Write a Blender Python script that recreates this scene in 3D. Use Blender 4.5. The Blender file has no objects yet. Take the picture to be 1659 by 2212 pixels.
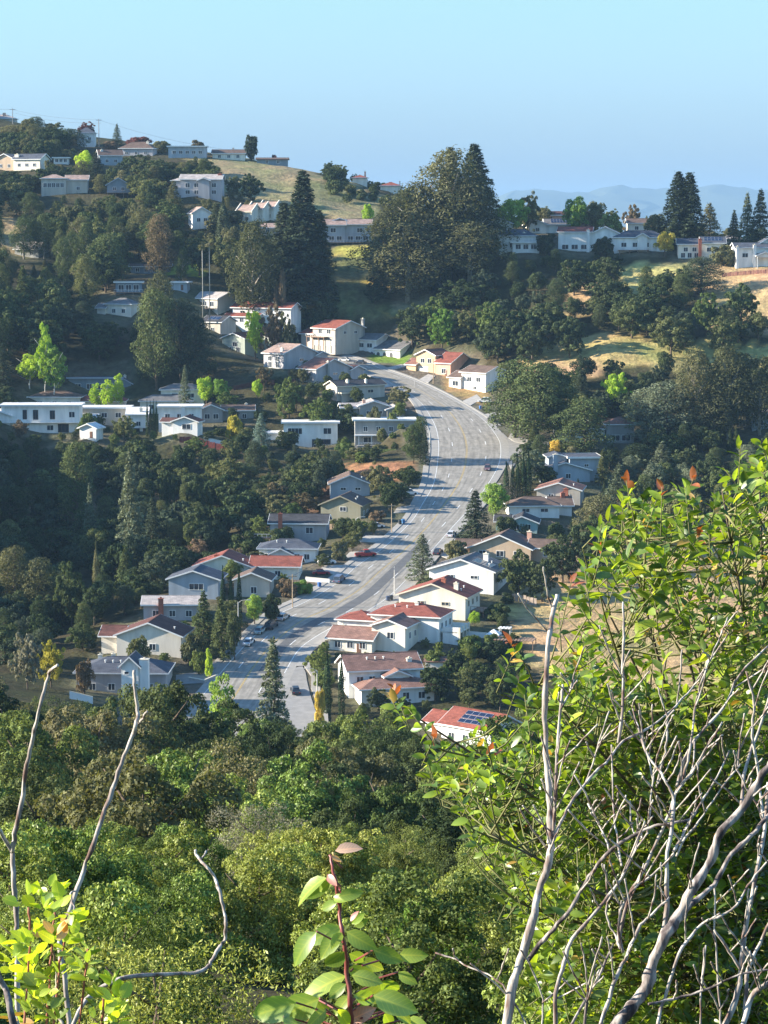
import bpy, math, random
import numpy as np
from mathutils import Vector, Matrix
sc = bpy.context.scene
C = sc.collection
random.seed(7); RN = np.random.RandomState(11)
R = math.radians
# ---------------------------------------------------------------- camera, sky, sun, exposure
PITCH = R(6.94); FD = 5184.0; CX, CY = 829.5, 1106.0
cam = bpy.data.objects.new('camera', bpy.data.cameras.new('camera')); C.objects.link(cam)
cam.data.sensor_fit = 'VERTICAL'; cam.data.sensor_height = 36.0; cam.data.lens = 2400.0/1024*36
cam.data.clip_start = .1; cam.data.clip_end = 150000
cam.rotation_euler = (R(90)-PITCH, 0, 0); cam.location = (0, 0, 0)
sc.camera = cam
SUN_EL, SUN_AZ = R(21), R(0)          # azimuth: how far beyond the left (-X) side the sun stands
w = bpy.data.worlds.new('World'); sc.world = w; w.use_nodes = True
nt = w.node_tree; bg = nt.nodes['Background']
sky = nt.nodes.new('ShaderNodeTexSky'); sky.sky_type = 'NISHITA'; sky.sun_disc = False
sky.sun_elevation = SUN_EL; sky.sun_rotation = R(-90)+SUN_AZ
sky.altitude = 200; sky.air_density = 1.0; sky.dust_density = 0.15; sky.ozone_density = 2.5
gam = nt.nodes.new('ShaderNodeHueSaturation'); gam.inputs['Saturation'].default_value = 1.15
gam.inputs['Hue'].default_value = .5
nt.links.new(sky.outputs[0], gam.inputs['Color'])
# blue marine haze thins the warm glow low on the horizon, the same all the way round
wtc = nt.nodes.new('ShaderNodeTexCoord'); wxyz = nt.nodes.new('ShaderNodeSeparateXYZ'); wcr = nt.nodes.new('ShaderNodeValToRGB')
nt.links.new(wtc.outputs['Generated'], wxyz.inputs[0]); nt.links.new(wxyz.outputs[2], wcr.inputs[0])
we = wcr.color_ramp.elements; we[0].position = 0; we[0].color = (.14,.21,.52,1); we[1].position = 1; we[1].color = (1,1,1,1)
for wp, wc in ((.02,(.21,.28,.50,1)), (.056,(.37,.43,.56,1)), (.09,(.49,.54,.52,1)), (.20,(.85,.82,.55,1)), (.40,(1,1,1,1))):
    q = we.new(wp); q.color = wc
wmx = nt.nodes.new('ShaderNodeMix'); wmx.data_type = 'RGBA'; wmx.blend_type = 'MULTIPLY'; wmx.inputs[0].default_value = 1
nt.links.new(gam.outputs[0], wmx.inputs[6]); nt.links.new(wcr.outputs[0], wmx.inputs[7]); nt.links.new(wmx.outputs[2], bg.inputs[0])
bg.inputs[1].default_value = 0.12
sl = bpy.data.lights.new('sun', 'SUN'); sl.energy = 5.0; sl.angle = R(.5); sl.color = (1, .90, .74)
so = bpy.data.objects.new('sun', sl); C.objects.link(so)
SD = Vector((-math.cos(SUN_EL)*math.cos(SUN_AZ), math.cos(SUN_EL)*math.sin(SUN_AZ), math.sin(SUN_EL)))
so.rotation_euler = SD.to_track_quat('Z', 'Y').to_euler()
sc.view_settings.view_transform = 'Standard'; sc.view_settings.look = 'None'
sc.view_settings.exposure = 1.62; sc.view_settings.gamma = 1; sc.view_settings.use_curve_mapping = False
sc.cycles.max_bounces = 5; sc.cycles.diffuse_bounces = 2; sc.cycles.glossy_bounces = 2
sc.cycles.transmission_bounces = 3; sc.cycles.transparent_max_bounces = 4; sc.cycles.volume_bounces = 1
# ---------------------------------------------------------------- projection helpers
cp, sp = math.cos(PITCH), math.sin(PITCH)
def ray(px, py):                       # direction with unit Y for a sight line of the photograph's camera
    u, v = (px-CX)/FD, -(py-CY)/FD
    y = cp+v*sp; z = -sp+v*cp
    return u/y, z/y
def P(px, py, D):
    a, b = ray(px, py); return Vector((a*D, D, b*D))
def proj(x, y, z):
    f = y*cp-z*sp; v = y*sp+z*cp
    return CX+FD*x/f, CY-FD*v/f
ROAD_S, ROAD_Y, ROAD_Z = .14, 540.0, -102.4
def plane(y): return ROAD_Z+ROAD_S*(y-ROAD_Y)
def PR(px, py):                        # sight line meets the road plane
    a, b = ray(px, py)
    D = (ROAD_Z-ROAD_S*ROAD_Y)/(b-ROAD_S); return Vector((a*D, D, b*D))
# ---------------------------------------------------------------- materials
MATS = {}
def nodes(name):
    m = bpy.data.materials.new(name); m.use_nodes = True
    t = m.node_tree; b = t.nodes['Principled BSDF']; return m, t, b
def mat(name, col, rough=.8, noise=.12, scale=3.0, metal=0, bump=0, spec=.3, scale2=None, streak=False):
    if name in MATS: return MATS[name]
    m, t, b = nodes(name)
    b.inputs['Roughness'].default_value = rough; b.inputs['Metallic'].default_value = metal
    b.inputs['Specular IOR Level'].default_value = spec
    tc = t.nodes.new('ShaderNodeNewGeometry'); n = t.nodes.new('ShaderNodeTexNoise')
    n.inputs['Scale'].default_value = scale; n.inputs['Detail'].default_value = 5
    src = tc.outputs['Position']
    if streak:
        mp = t.nodes.new('ShaderNodeMapping'); mp.inputs['Scale'].default_value = (1, 1, .18)
        t.links.new(src, mp.inputs[0]); src = mp.outputs[0]
    t.links.new(src, n.inputs['Vector'])
    r = t.nodes.new('ShaderNodeMapRange'); r.inputs[1].default_value = .3; r.inputs[2].default_value = .7
    r.inputs[3].default_value = 1-noise; r.inputs[4].default_value = 1+noise
    t.links.new(n.outputs[0], r.inputs[0])
    mx = t.nodes.new('ShaderNodeVectorMath'); mx.operation = 'SCALE'; mx.inputs[0].default_value = col
    t.links.new(r.outputs[0], mx.inputs['Scale'])
    t.links.new(mx.outputs[0], b.inputs['Base Color'])
    if bump:
        bm = t.nodes.new('ShaderNodeBump'); bm.inputs['Strength'].default_value = bump
        t.links.new(n.outputs[0], bm.inputs['Height']); t.links.new(bm.outputs[0], b.inputs['Normal'])
    MATS[name] = m; return m
def roofmat(name, col, tile=.35):
    """rows of shingles or tiles: colour differs a little from row to row and patch to patch"""
    if name in MATS: return MATS[name]
    m, t, b = nodes(name); b.inputs['Roughness'].default_value = .85; b.inputs['Specular IOR Level'].default_value = .2
    tc = t.nodes.new('ShaderNodeTexCoord')
    br = t.nodes.new('ShaderNodeTexBrick'); br.inputs['Scale'].default_value = 1.0
    br.inputs['Brick Width'].default_value = .9; br.inputs['Row Height'].default_value = tile
    br.inputs['Mortar Size'].default_value = .03; br.inputs['Bias'].default_value = 0
    c = col; br.inputs['Color1'].default_value = (c[0]*1.18, c[1]*1.15, c[2]*1.12, 1)
    br.inputs['Color2'].default_value = (c[0]*.8, c[1]*.8, c[2]*.82, 1); br.inputs['Mortar'].default_value = (c[0]*.55, c[1]*.55, c[2]*.55, 1)
    t.links.new(tc.outputs['Object'], br.inputs['Vector'])
    n = t.nodes.new('ShaderNodeTexNoise'); n.inputs['Scale'].default_value = .5; n.inputs['Detail'].default_value = 6
    t.links.new(tc.outputs['Object'], n.inputs['Vector'])
    r = t.nodes.new('ShaderNodeMapRange'); r.inputs[1].default_value = .3; r.inputs[2].default_value = .7
    r.inputs[3].default_value = .78; r.inputs[4].default_value = 1.2; t.links.new(n.outputs[0], r.inputs[0])
    mx = t.nodes.new('ShaderNodeVectorMath'); mx.operation = 'SCALE'
    t.links.new(br.outputs[0], mx.inputs[0]); t.links.new(r.outputs[0], mx.inputs['Scale'])
    t.links.new(mx.outputs[0], b.inputs['Base Color']); MATS[name] = m; return m
LEAFGAIN = 1.3
def leafmat(name, col, trans=.35, var=.25, hue=.03, gloss=0, tcol=None):
    """thin leaf: diffuse front, light coming through, colour differing leaf to leaf and plant to plant"""
    if name in MATS: return MATS[name]
    m = bpy.data.materials.new(name); m.use_nodes = True; t = m.node_tree; t.nodes.clear()
    out = t.nodes.new('ShaderNodeOutputMaterial')
    geo = t.nodes.new('ShaderNodeNewGeometry'); oi = t.nodes.new('ShaderNodeObjectInfo'); tc = t.nodes.new('ShaderNodeTexCoord')
    n = t.nodes.new('ShaderNodeTexNoise'); n.inputs['Scale'].default_value = .45; n.inputs['Detail'].default_value = 4
    t.links.new(tc.outputs['Object'], n.inputs['Vector'])
    hsv = t.nodes.new('ShaderNodeHueSaturation'); hsv.inputs['Color'].default_value = (*[c*LEAFGAIN for c in col], 1)
    a = t.nodes.new('ShaderNodeMath'); a.operation = 'MULTIPLY_ADD'; a.inputs[1].default_value = 2*var; a.inputs[2].default_value = 1-var
    t.links.new(geo.outputs['Random Per Island'], a.inputs[0])
    a2 = t.nodes.new('ShaderNodeMath'); a2.operation = 'MULTIPLY_ADD'; a2.inputs[1].default_value = .5; a2.inputs[2].default_value = .75
    t.links.new(oi.outputs['Random'], a2.inputs[0])
    r = t.nodes.new('ShaderNodeMapRange'); r.inputs[1].default_value = .3; r.inputs[2].default_value = .7
    r.inputs[3].default_value = .7; r.inputs[4].default_value = 1.35; t.links.new(n.outputs[0], r.inputs[0])
    p1 = t.nodes.new('ShaderNodeMath'); p1.operation = 'MULTIPLY'; t.links.new(a.outputs[0], p1.inputs[0]); t.links.new(a2.outputs[0], p1.inputs[1])
    p2 = t.nodes.new('ShaderNodeMath'); p2.operation = 'MULTIPLY'; t.links.new(p1.outputs[0], p2.inputs[0]); t.links.new(r.outputs[0], p2.inputs[1])
    t.links.new(p2.outputs[0], hsv.inputs['Value'])
    h = t.nodes.new('ShaderNodeMath'); h.operation = 'MULTIPLY_ADD'; h.inputs[1].default_value = -2*hue; h.inputs[2].default_value = .5+hue
    t.links.new(oi.outputs['Random'], h.inputs[0]); t.links.new(h.outputs[0], hsv.inputs['Hue'])
    d = t.nodes.new('ShaderNodeBsdfDiffuse'); t.links.new(hsv.outputs[0], d.inputs[0])
    tr = t.nodes.new('ShaderNodeBsdfTranslucent')
    tm = t.nodes.new('ShaderNodeMix'); tm.data_type = 'RGBA'; tm.blend_type = 'MULTIPLY'; tm.inputs[0].default_value = 1
    t.links.new(hsv.outputs[0], tm.inputs[6]); tm.inputs[7].default_value = (*(tcol or (1.5, 1.45, .5)), 1)
    t.links.new(tm.outputs[2], tr.inputs[0])
    mx = t.nodes.new('ShaderNodeMixShader'); mx.inputs[0].default_value = trans
    t.links.new(d.outputs[0], mx.inputs[1]); t.links.new(tr.outputs[0], mx.inputs[2])
    last = mx
    if gloss:
        g = t.nodes.new('ShaderNodeBsdfGlossy'); g.inputs['Roughness'].default_value = .38; g.inputs[0].default_value = (1, 1, 1, 1)
        m2 = t.nodes.new('ShaderNodeMixShader'); m2.inputs[0].default_value = gloss*.35
        t.links.new(mx.outputs[0], m2.inputs[1]); t.links.new(g.outputs[0], m2.inputs[2]); last = m2
    t.links.new(last.outputs[0], out.inputs[0]); MATS[name] = m; return m
# ---------------------------------------------------------------- object helpers
def mesh(name, verts, faces, m=None, smooth=False):
    me = bpy.data.meshes.new(name); me.from_pydata([tuple(v) for v in verts], [], faces)
    if m: me.materials.append(m)
    if smooth: me.shade_smooth()
    me.update(); return me
def link(name, data, parent=None, loc=(0, 0, 0), rz=0, label=None, cat=None, group=None, kind=None):
    o = bpy.data.objects.new(name, data); C.objects.link(o); o.location = loc
    if rz: o.rotation_euler = (0, 0, rz)
    if parent is not None: o.parent = parent
    if label: o['label'] = label
    if cat: o['category'] = cat
    if group: o['group'] = group
    if kind: o['kind'] = kind
    return o
class MB:
    """collects boxes, prisms and tubes into one mesh"""
    def __init__(s): s.v = []; s.f = []
    def add(s, vs, fs):
        k = len(s.v); s.v += [tuple(v) for v in vs]; s.f += [tuple(i+k for i in f) for f in fs]; return s
    def box(s, x0, x1, y0, y1, z0, z1):
        return s.add([(x0,y0,z0),(x1,y0,z0),(x1,y1,z0),(x0,y1,z0),(x0,y0,z1),(x1,y0,z1),(x1,y1,z1),(x0,y1,z1)],
            [(0,3,2,1),(4,5,6,7),(0,1,5,4),(1,2,6,5),(2,3,7,6),(3,0,4,7)])
    def hexa(s, lo, hi):      # two quads (same winding) joined
        return s.add(list(lo)+list(hi), [(0,3,2,1),(4,5,6,7),(0,1,5,4),(1,2,6,5),(2,3,7,6),(3,0,4,7)])
    def tube(s, pts, rad, n=6, cap=True):
        k = len(s.v); pts = [Vector(p) for p in pts]
        if not hasattr(rad, '__len__'): rad = [rad]*len(pts)
        ref = Vector((.3, .9, .2)).normalized()
        for i, p in enumerate(pts):
            t = (pts[min(i+1, len(pts)-1)]-pts[max(i-1, 0)]).normalized()
            a = t.cross(ref)
            if a.length < .1: a = t.cross(Vector((1, 0, 0)))
            a.normalize(); b = t.cross(a)
            for j in range(n):
                an = 2*math.pi*j/n; s.v.append(tuple(p+(a*math.cos(an)+b*math.sin(an))*rad[i]))
        for i in range(len(pts)-1):
            for j in range(n):
                q = (j+1) % n; s.f.append((k+i*n+j, k+i*n+q, k+(i+1)*n+q, k+(i+1)*n+j))
        if cap:
            s.f.append(tuple(k+j for j in range(n))[::-1]); s.f.append(tuple(k+(len(pts)-1)*n+j for j in range(n)))
        return s
    def mesh(s, name, m=None, smooth=False): return mesh(name, s.v, s.f, m, smooth)
    def obj(s, name, m, parent=None, smooth=False, **k): return link(name, s.mesh(name, m, smooth), parent, **k)
def npmesh(name, V, F, m, smooth=False):
    me = bpy.data.meshes.new(name); V = np.asarray(V, np.float32); F = np.asarray(F, np.int32); n = F.shape[1]
    me.vertices.add(len(V)); me.vertices.foreach_set('co', V.ravel())
    me.loops.add(F.size); me.loops.foreach_set('vertex_index', F.ravel())
    me.polygons.add(len(F)); me.polygons.foreach_set('loop_start', np.arange(0, F.size, n, dtype=np.int32))
    me.polygons.foreach_set('loop_total', np.full(len(F), n, np.int32))
    me.update(calc_edges=True)
    if m: me.materials.append(m)
    if smooth: me.shade_smooth()
    return me
def tri(p, poly):      # point(s) in polygon
    x, y = p; inside = np.zeros(np.shape(x), bool); n = len(poly); j = n-1
    for i in range(n):
        xi, yi = poly[i]; xj, yj = poly[j]
        if yi != yj:
            c = ((yi > y) != (yj > y)) & (x < (xj-xi)*(y-yi)/(yj-yi)+xi); inside = inside ^ c
        j = i
    return inside
# ---------------------------------------------------------------- the houses: where they stand and how they look
# (label, px, py, D, yaw, wall, roof, trim, volumes, windows, extras)   D None: on the valley road's slope
# volume: x0,x1,y0,y1,z0,h,type,pitch   windows: volume:face count@sill width x height
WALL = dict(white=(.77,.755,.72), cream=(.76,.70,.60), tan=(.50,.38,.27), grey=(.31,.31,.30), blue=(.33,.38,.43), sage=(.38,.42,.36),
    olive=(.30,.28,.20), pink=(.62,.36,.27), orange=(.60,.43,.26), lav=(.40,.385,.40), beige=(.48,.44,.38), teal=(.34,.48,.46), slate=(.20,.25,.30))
ROOF = dict(red=(.25,.082,.060), tile=(.25,.145,.115), grey=(.17,.165,.165), dark=(.06,.06,.066), brown=(.15,.105,.085), slate=(.085,.095,.12),
    pink=(.36,.26,.22), pale=(.42,.38,.36), maroon=(.13,.06,.05), white=(.75,.74,.72), brick=(.24,.12,.09))
HOUSES = [
# right side of the road, nearest first
('red tile roofed house with a small solar array, half hidden by the lowest trees', 1010,1613,490,-40,'white','red','white',
  [(-7,6,0,10,0,3.8,'gx',.42),(-13,-6.5,2,9,0,3.2,'gx',.4)], '0:F3@1 0:R2@1', dict(solar=[(0,'F',-3.2,3.6,.12,.9,4,3)])),
('big house with broad pinkish brown tile roofs beside two columnar cypresses', 838,1512,522,14,'white','tile','white',
  [(-8.3,8,2.5,13,0,5.9,'gx',.40),(-7,9.6,-4,3.5,0,3.1,'hip',.32),(-.5,4.8,-.5,4,0,4.9,'gy',.36)], '0:F5@3.6 1:F4@.9 0:L2@3.4 2:F1@3.5', dict(chim=[(6,4.5,8.2,1.1,'white')],vents=3)),
('white two-storey house with brown tiled roof and a lower roof towards the road', 875,1411,None,-20,'cream','tile','white',
  [(-8.3,0,0,10,0,5.6,'gy',.30),(-18,-7.2,-3,6,0,3.0,'gx',.36)], '0:F1@3.3,1.3x1.2 0:R2@3,1x1.2 1:F3@1', dict(chim=[(-16.4,2,5.4,1.5,'cream')],door=1)),
('white house with long bright red hip roof and an arched rear porch', 948,1391,None,-18,'white','red','white',
  [(-17,0,0,11.5,0,5.7,'hip',.30),(-25,-16,-1,8,0,4.4,'hip',.28)], '0:F1@1 0:R3@3.3 0:R3@.4,1.2x2', dict(chim=[(-7,5,8.7,.9,'white')],porch=(.3,5,1,9),vents=2)),
('cream stucco house with red roof and two tiny windows in its tall gable wall', 1005,1341,None,-18,'cream','red','cream',
  [(-17,0,0,13,0,5.2,'gy',.30)], '0:F2@3.6,1.5x.6 0:R3@3.2,1x1.1 0:R1@.6,1x1', dict(chim=[(-7,5,9.2,1.1,'brick'),(-3.2,3,8.6,1.1,'cream')],vents=2,deck=(0.2,3.5,4,10,1.9))),
('white gable walled house with grey roof, solar panels and a white chimney', 1066,1285,None,-18,'white','grey','white',
  [(-17,0,0,13,0,5.3,'gy',.28)], '0:F2@3.9,1.5x.6 0:R2@3,1x1.1', dict(chim=[(-4.2,8,9.2,1.3,'white')],solar=[(0,'R',2,7,.15,.75,4,2),(0,'L',2,8,.3,.8,3,2)],vents=2)),
('long low house with brown roof and a wide tan gable behind the round dark oaks', 1146,1212,None,-14,'tan','brown','white',
  [(-16.5,0,0,12,0,2.9,'gy',.36),(-1,13,3,11,0,3,'gx',.34),(-21,-15,2,9,0,2.8,'gx',.34)], '0:F3@1,1.6x1.2 1:F2@1', dict(chim=[(-2,9,6.6,1.2,'pink'),(9,8,5,1.3,'cream')])),
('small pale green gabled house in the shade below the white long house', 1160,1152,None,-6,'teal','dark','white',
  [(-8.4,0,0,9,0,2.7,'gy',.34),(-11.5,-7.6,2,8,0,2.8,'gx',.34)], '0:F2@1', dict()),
('long white house with grey brown hip roof beside the row of tall cypresses', 1208,1119,None,4,'white','brown','white',
  [(-14.2,0,0,9,0,3.2,'hip',.36),(-2,4,3,12,0,3,'gx',.34)], '0:F2@1.8,1.7x.8', dict(chim=[(2,7,6.3,1.2,'brick')])),
('grey gabled house with reddish brown roof and a brick chimney in front', 1253,1091,None,-10,'beige','brick','white',
  [(-12.6,0,0,12,0,3.9,'gy',.27)], '0:F2@1.6,1.2x1.2', dict(chim=[(-4,-1.4,4.7,1.3,'brick')],vents=1)),
('blue grey house with split sloping roofs, broad white fascia and a tall chimney', 1296,1040,None,4,'blue','slate','white',
  [(-18,-3,0,12,0,3.2,'gy',.25),(-9,0,1.2,12,0,6.2,'flat',0),(-15,-9.5,4,12,0,6.4,'gy',.25)], '1:F1@4.4,1x.6 0:F1@1', dict(chim=[(-13.6,-.8,8.2,1.4,'blue')])),
('white flat roofed house partly hidden behind the dark pines', 1262,957,770,3,'white','dark','white',
  [(-9,0,0,9,0,4.3,'flat',0),(-8,2,10,17,0,5.2,'flat',0),(0,7,3,10,0,3.6,'flat',0)], '0:F1@1.9,1.8x1.6 1:F3@3.5', dict(garage=0)),
('small grey house with pinkish hip roof between two dark conifers', 1360,958,772,2,'grey','brick','white',
  [(-7.5,1.5,0,8,0,5.6,'hip',.38)], '0:F2@.9,2.2x1.6', dict()),
('pale blue walled house at the right edge of the view beneath the eucalyptus grove', 1652,926,770,-5,'blue','pale','white',
  [(-4,9,0,9,0,3.6,'hip',.3)], '0:F3@1.2', dict()),
# across the road where it curves away
('white house with brown roof and slanting front wing, lowest on the uphill kerb', 1049,848,None,-44,'white','brown','white',
  [(-11.5,0,0,11,0,6.2,'gx',.30),(-16.5,-11,-1,9,0,4.4,'gx',.34)], '0:F2@3.6,1.6x1.3 0:F1@.8,1.2x1 1:F1@1.8,2.2x1.5', dict()),
('pink and orange house, front gable half of the red roofed pair', 940,806,None,-38,'orange','brick','white',
  [(-8.6,0,0,9.5,0,5.9,'gy',.36),(-12.4,-8.2,-1,7,0,2.7,'gx',.4)], '0:F2@3.6,1.4x1.3', dict(garage=0)),
('pinkish house with bright red roof slope and a plain grey side wall', 973,813,None,-38,'pink','red','white',
  [(-6.8,0,0,14,0,4.4,'gx',.40)], '0:F1@1,1.6x1.4', dict(door=1)),
('white two-storey house with grey roofs and dark arches behind a lawn', 864,776,None,-38,'white','grey','white',
  [(-12,0,0,14,0,3.3,'gx',.33),(-23,-12,1,11,0,6.2,'gx',.33)], '1:F2@3.9,2x1.3', dict(arches=4)),
('tan two-storey house with red roof and twin garage doors above the road bend', 725,748,905,-45,'beige','red','white',
  [(-12.5,0,0,15,0,6,'gx',.30),(-19,-12.2,0,9,0,3.9,'gx',.32)], '0:F2@4.6,1.5x1.4 0:R2@4.5,1.2x.9', dict(garage=0,garage2=1,chim=[(-.6,15,9.8,1.2,'grey')],deck=(-14,-4,-2.2,0,3.4))),
('pale walled house with wide pinkish white roof behind the two palm trunks', 470,681,925,-42,'beige','pale','white',
  [(-14,0,0,11.5,0,5.8,'gx',.31),(-20,-13.5,1,9,0,4.4,'gx',.31)], '0:F3@3.3,1.6x1.6 0:R1@1,1x1', dict(deck=(-13,-2,-2,0,2.6))),
('long red roofed house behind the lime green maple', 628,702,915,-24,'white','red','white',
  [(-25,0,0,9,0,5.8,'gx',.34),(-26,-12,-4,0.5,0,2.9,'gx',.34)], '0:F4@3.6,1.5x1.3 1:F3@1', dict(chim=[(-9,4,8.6,1.2,'cream')])),
('low house with small tilted solar roof below the pale roofed house', 478,722,905,-30,'beige','dark','white',
  [(-9,0,0,10,0,4.2,'gx',.34)], '0:F1@1', dict(solar=[(0,'F',-7,-2,.2,.8,3,1)])),
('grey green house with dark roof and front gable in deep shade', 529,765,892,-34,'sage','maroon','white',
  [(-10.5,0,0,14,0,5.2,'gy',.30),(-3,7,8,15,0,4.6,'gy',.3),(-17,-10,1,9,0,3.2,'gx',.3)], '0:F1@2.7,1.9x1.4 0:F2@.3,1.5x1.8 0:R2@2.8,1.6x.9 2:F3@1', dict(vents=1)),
('whitish house with pinkish roof and grey gabled side above a dark fence', 612,797,868,-42,'lav','pink','white',
  [(-10,0,0,17,0,5,'gx',.30),(-4,0.3,17,23,0,4,'gx',.3)], '0:F2@2.8,1.5x1.3 0:F2@.3,1.4x1.7 0:R1@2.4,1.8x.9', dict(chim=[(-2,1.4,7.3,1.1,'cream')],vents=1)),
('long gabled house with brown roof and a dark chimney on its shaded side', 683,829,848,-44,'lav','brick','white',
  [(-9,0,0,17,0,4.7,'gx',.32),(-5,.2,17,24,0,3.8,'gx',.32)], '0:F1@1.6,1.4x1.3 0:R1@2.8,1.9x.6', dict(chim=[(.5,5.4,7.6,1.1,'grey')])),
('beige house with dark roof and a narrow sunlit cream gable', 728,867,826,-60,'beige','dark','cream',
  [(-8,0,0,19,0,4.8,'gy',.32),(-1.5,1.6,1.2,4,-2,2.4,'flat',0)], '0:F1@2.4,1.1x1.1 0:R2@2.6,1.8x.9', dict(chim=[(-1.6,5,7,1.1,'cream'),(-1,12,7,.9,'cream')])),
('grey gabled house hemmed in by round trees below the beige house', 822,912,806,6,'grey','pale','white',
  [(-7,2.5,0,10,0,4.4,'gy',.28),(2,7.8,-2.5,7,0,3.4,'gy',.28),(-13,-6.5,2,9,0,3.8,'gx',.28)], '0:F2@2.2,1.5x.8 1:F1@.9,1.2x1.6', dict(chim=[(-5.4,2,6.8,1,'pink')])),
# left shelf
('white modern flat roofed house with wide window, just left of the grey balcony house', 671,967,798,2,'white','white','white',
  [(-9,9,0,9,0,7.3,'flat',0),(-15,-9.2,3,9,2,4,'flat',0)], '', dict(win=[(0,-5.2,4.6,4.6,1.9),(0,5.6,4.6,2.5,1.9),(0,3.6,.3,6,2.4)],rail=(0,9,-1.5,.1))),
('grey two-storey house with white flat roof and a long columned porch', 831,971,790,2,'grey','white','white',
  [(-9.8,9.8,0,9,0,7.2,'flat',0)], '0:F4@4.6,1.1x1.3', dict(win=[(0,-5.5,.9,3,1.7),(0,-.6,.9,1,1.9),(0,1,.9,1,1.9),(0,3,.9,2.2,1.8)],porch2=(-8.6,8,-2.2,3.2),box=(-8,1,3,7,7.3,8.2))),
('large white modern house with black framed tall windows at the left edge', 88,935,800,1,'white','white','white',
  [(-13,13,0,10,0,8,'flat',0),(-18,-10,-.8,8,0,5.4,'gy',.3)], '', dict(win=[(0,-5.2,4.6,1.2,3),(0,-1.6,4.4,1.5,3.2),(0,4,4.6,1.5,2.8),(0,10.5,5.2,1.8,1.8),(0,3.2,.9,2,1.6),(0,7.6,.2,3.4,2.7),(0,-5.5,.4,1.4,2.6)],rail=(-2,13,-1.4,3.6))),
('low flat roofed house between the white modern house and the cypresses', 224,918,812,0,'beige','white','white',
  [(-8,8.5,0,9,0,5.0,'flat',0),(-8,-2,-2.5,1,0,2.8,'gx',.3)], '0:F3@2.6,1.5x1.3 1:F2@.8', dict()),
('red hip roof rising just behind the flat roofed houses', 212,890,838,0,'cream','red','white',
  [(-8,9,0,10,0,3.4,'hip',.38)], '0:F3@1', dict()),
('white two-storey house with thin flat roof right of the dark cypresses', 388,933,803,1,'white','white','white',
  [(-7,7,0,9,0,7.4,'flat',0),(-17.5,-11,1,9,1.2,5.4,'gx',.4)], '0:F3@4.6,1.3x1.2 1:F1@2', dict(chim=[(1.2,-.5,8.4,1.4,'white'),(-13,2,7.7,1,'cream')])),
('little white gabled hut with dark red roof above a red fence', 398,932,786,-12,'white','maroon','white',
  [(-4,4.5,0,6,0,3,'gy',.30),(-8,-3.6,1,6,0,2.8,'gx',.3)], '0:F1@.8,2.4x1.4', dict()),
('tiny white gabled outbuilding among shrubs below the white modern house', 190,946,780,-20,'white','white','white',
  [(-3,3,0,5,0,3,'gy',.36)], '', dict(door=1)),
('cream two-storey house with grey hip roofs behind the slim grey conifer', 372,888,838,2,'cream','grey','white',
  [(-4,11,2,10,0,6.6,'hip',.34),(-11,7,-3,5,0,3.4,'hip',.36)], '0:F2@4.6,1.8x1.2 1:F3@1', dict()),
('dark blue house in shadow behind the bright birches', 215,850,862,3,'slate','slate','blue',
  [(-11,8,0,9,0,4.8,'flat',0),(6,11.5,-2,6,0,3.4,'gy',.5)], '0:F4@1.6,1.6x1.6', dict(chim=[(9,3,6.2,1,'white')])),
('brown roofed house with twin pale gables right of the white two-storey house', 488,912,818,4,'grey','brown','white',
  [(-9,-1,0,9,0,3.9,'gy',.36),(-1,9.5,2,10,0,3.6,'gx',.3)], '0:F2@1.2,1.4x1.4 1:F2@1.2', dict(chim=[(7,6,5.8,1,'white')])),
('low house with pale brown hip roof showing above the white modern house', 118,882,838,-3,'cream','brown','white',
  [(-9,9,0,9,0,3.6,'hip',.28)], '0:F3@1', dict()),
('dark low house with a lit row of white windows under the tall pines', 278,632,930,4,'slate','slate','white',
  [(-5,5,0,8,0,3.4,'flat',0)], '0:F3@.8,1.7x1.8', dict(deck=(-5.5,5.5,-2,0,.2))),
('small grey hip roofed house with one sunlit wall in the dark wood', 258,682,912,-22,'cream','grey','white',
  [(-6,5,0,8,0,4,'hip',.4),(-9,-5.6,-1,5,0,2.8,'gx',.4)], '0:F2@1.1', dict()),
('small white flat shed lit among trees above the pale roofed house', 385,627,935,-10,'blue','white','white',
  [(-3,3.5,0,5,0,2.6,'flat',0)], '', dict(door=1)),
('low dark roofed house under tall pine trunks beside a bright lawn', 325,592,968,2,'slate','brown','white',
  [(-8,8,0,7,0,2.8,'gx',.2)], '0:F4@.9', dict()),
('grey roofed house among trees high on the left edge', 60,556,992,-20,'grey','pale','white',
  [(-6,5,0,9,0,3.2,'gx',.5)], '0:F2@1', dict()),
# left side of the road, lower
('blue grey gabled house with bright white barge boards in front of the reddish bank', 756,1076,702,2,'blue','brown','white',
  [(-5.8,5.8,0,11,0,3.9,'gy',.36)], '0:F2@2.4,1.3x.6', dict(vents=1)),
('olive tan gabled house with brown roof and one white square window', 737,1124,676,-14,'olive','brown','olive',
  [(-6,5.7,0,11,0,4,'gy',.36)], '0:F1@2.7,1.4x1 0:R2@1', dict(vents=2)),
('lavender grey house with long dark roof and a tall brick chimney', 650,1172,655,-4,'lav','dark','white',
  [(-8.5,7,0,10,0,4.9,'gx',.30)], '0:F2@2.6,1.6x1.4', dict(chim=[(-5.6,-.6,8,1.1,'brick')],deck=(-13,-6.5,-3,0,1.6))),
('house with slate roof, white band of windows and a garage under its right end', 622,1226,632,-3,'white','slate','white',
  [(-7.7,7.4,0,10,0,4.6,'hip',.30),(-4.5,1,-2,4,0,3.6,'gy',.42)], '0:F5@2.2,1.1x1.2 0:R2@2,1.2x1.2', dict(vents=2)),
('wide red roofed house with cream gable and a red chimney, behind the slim cypresses', 540,1255,612,-5,'cream','red','white',
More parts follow.
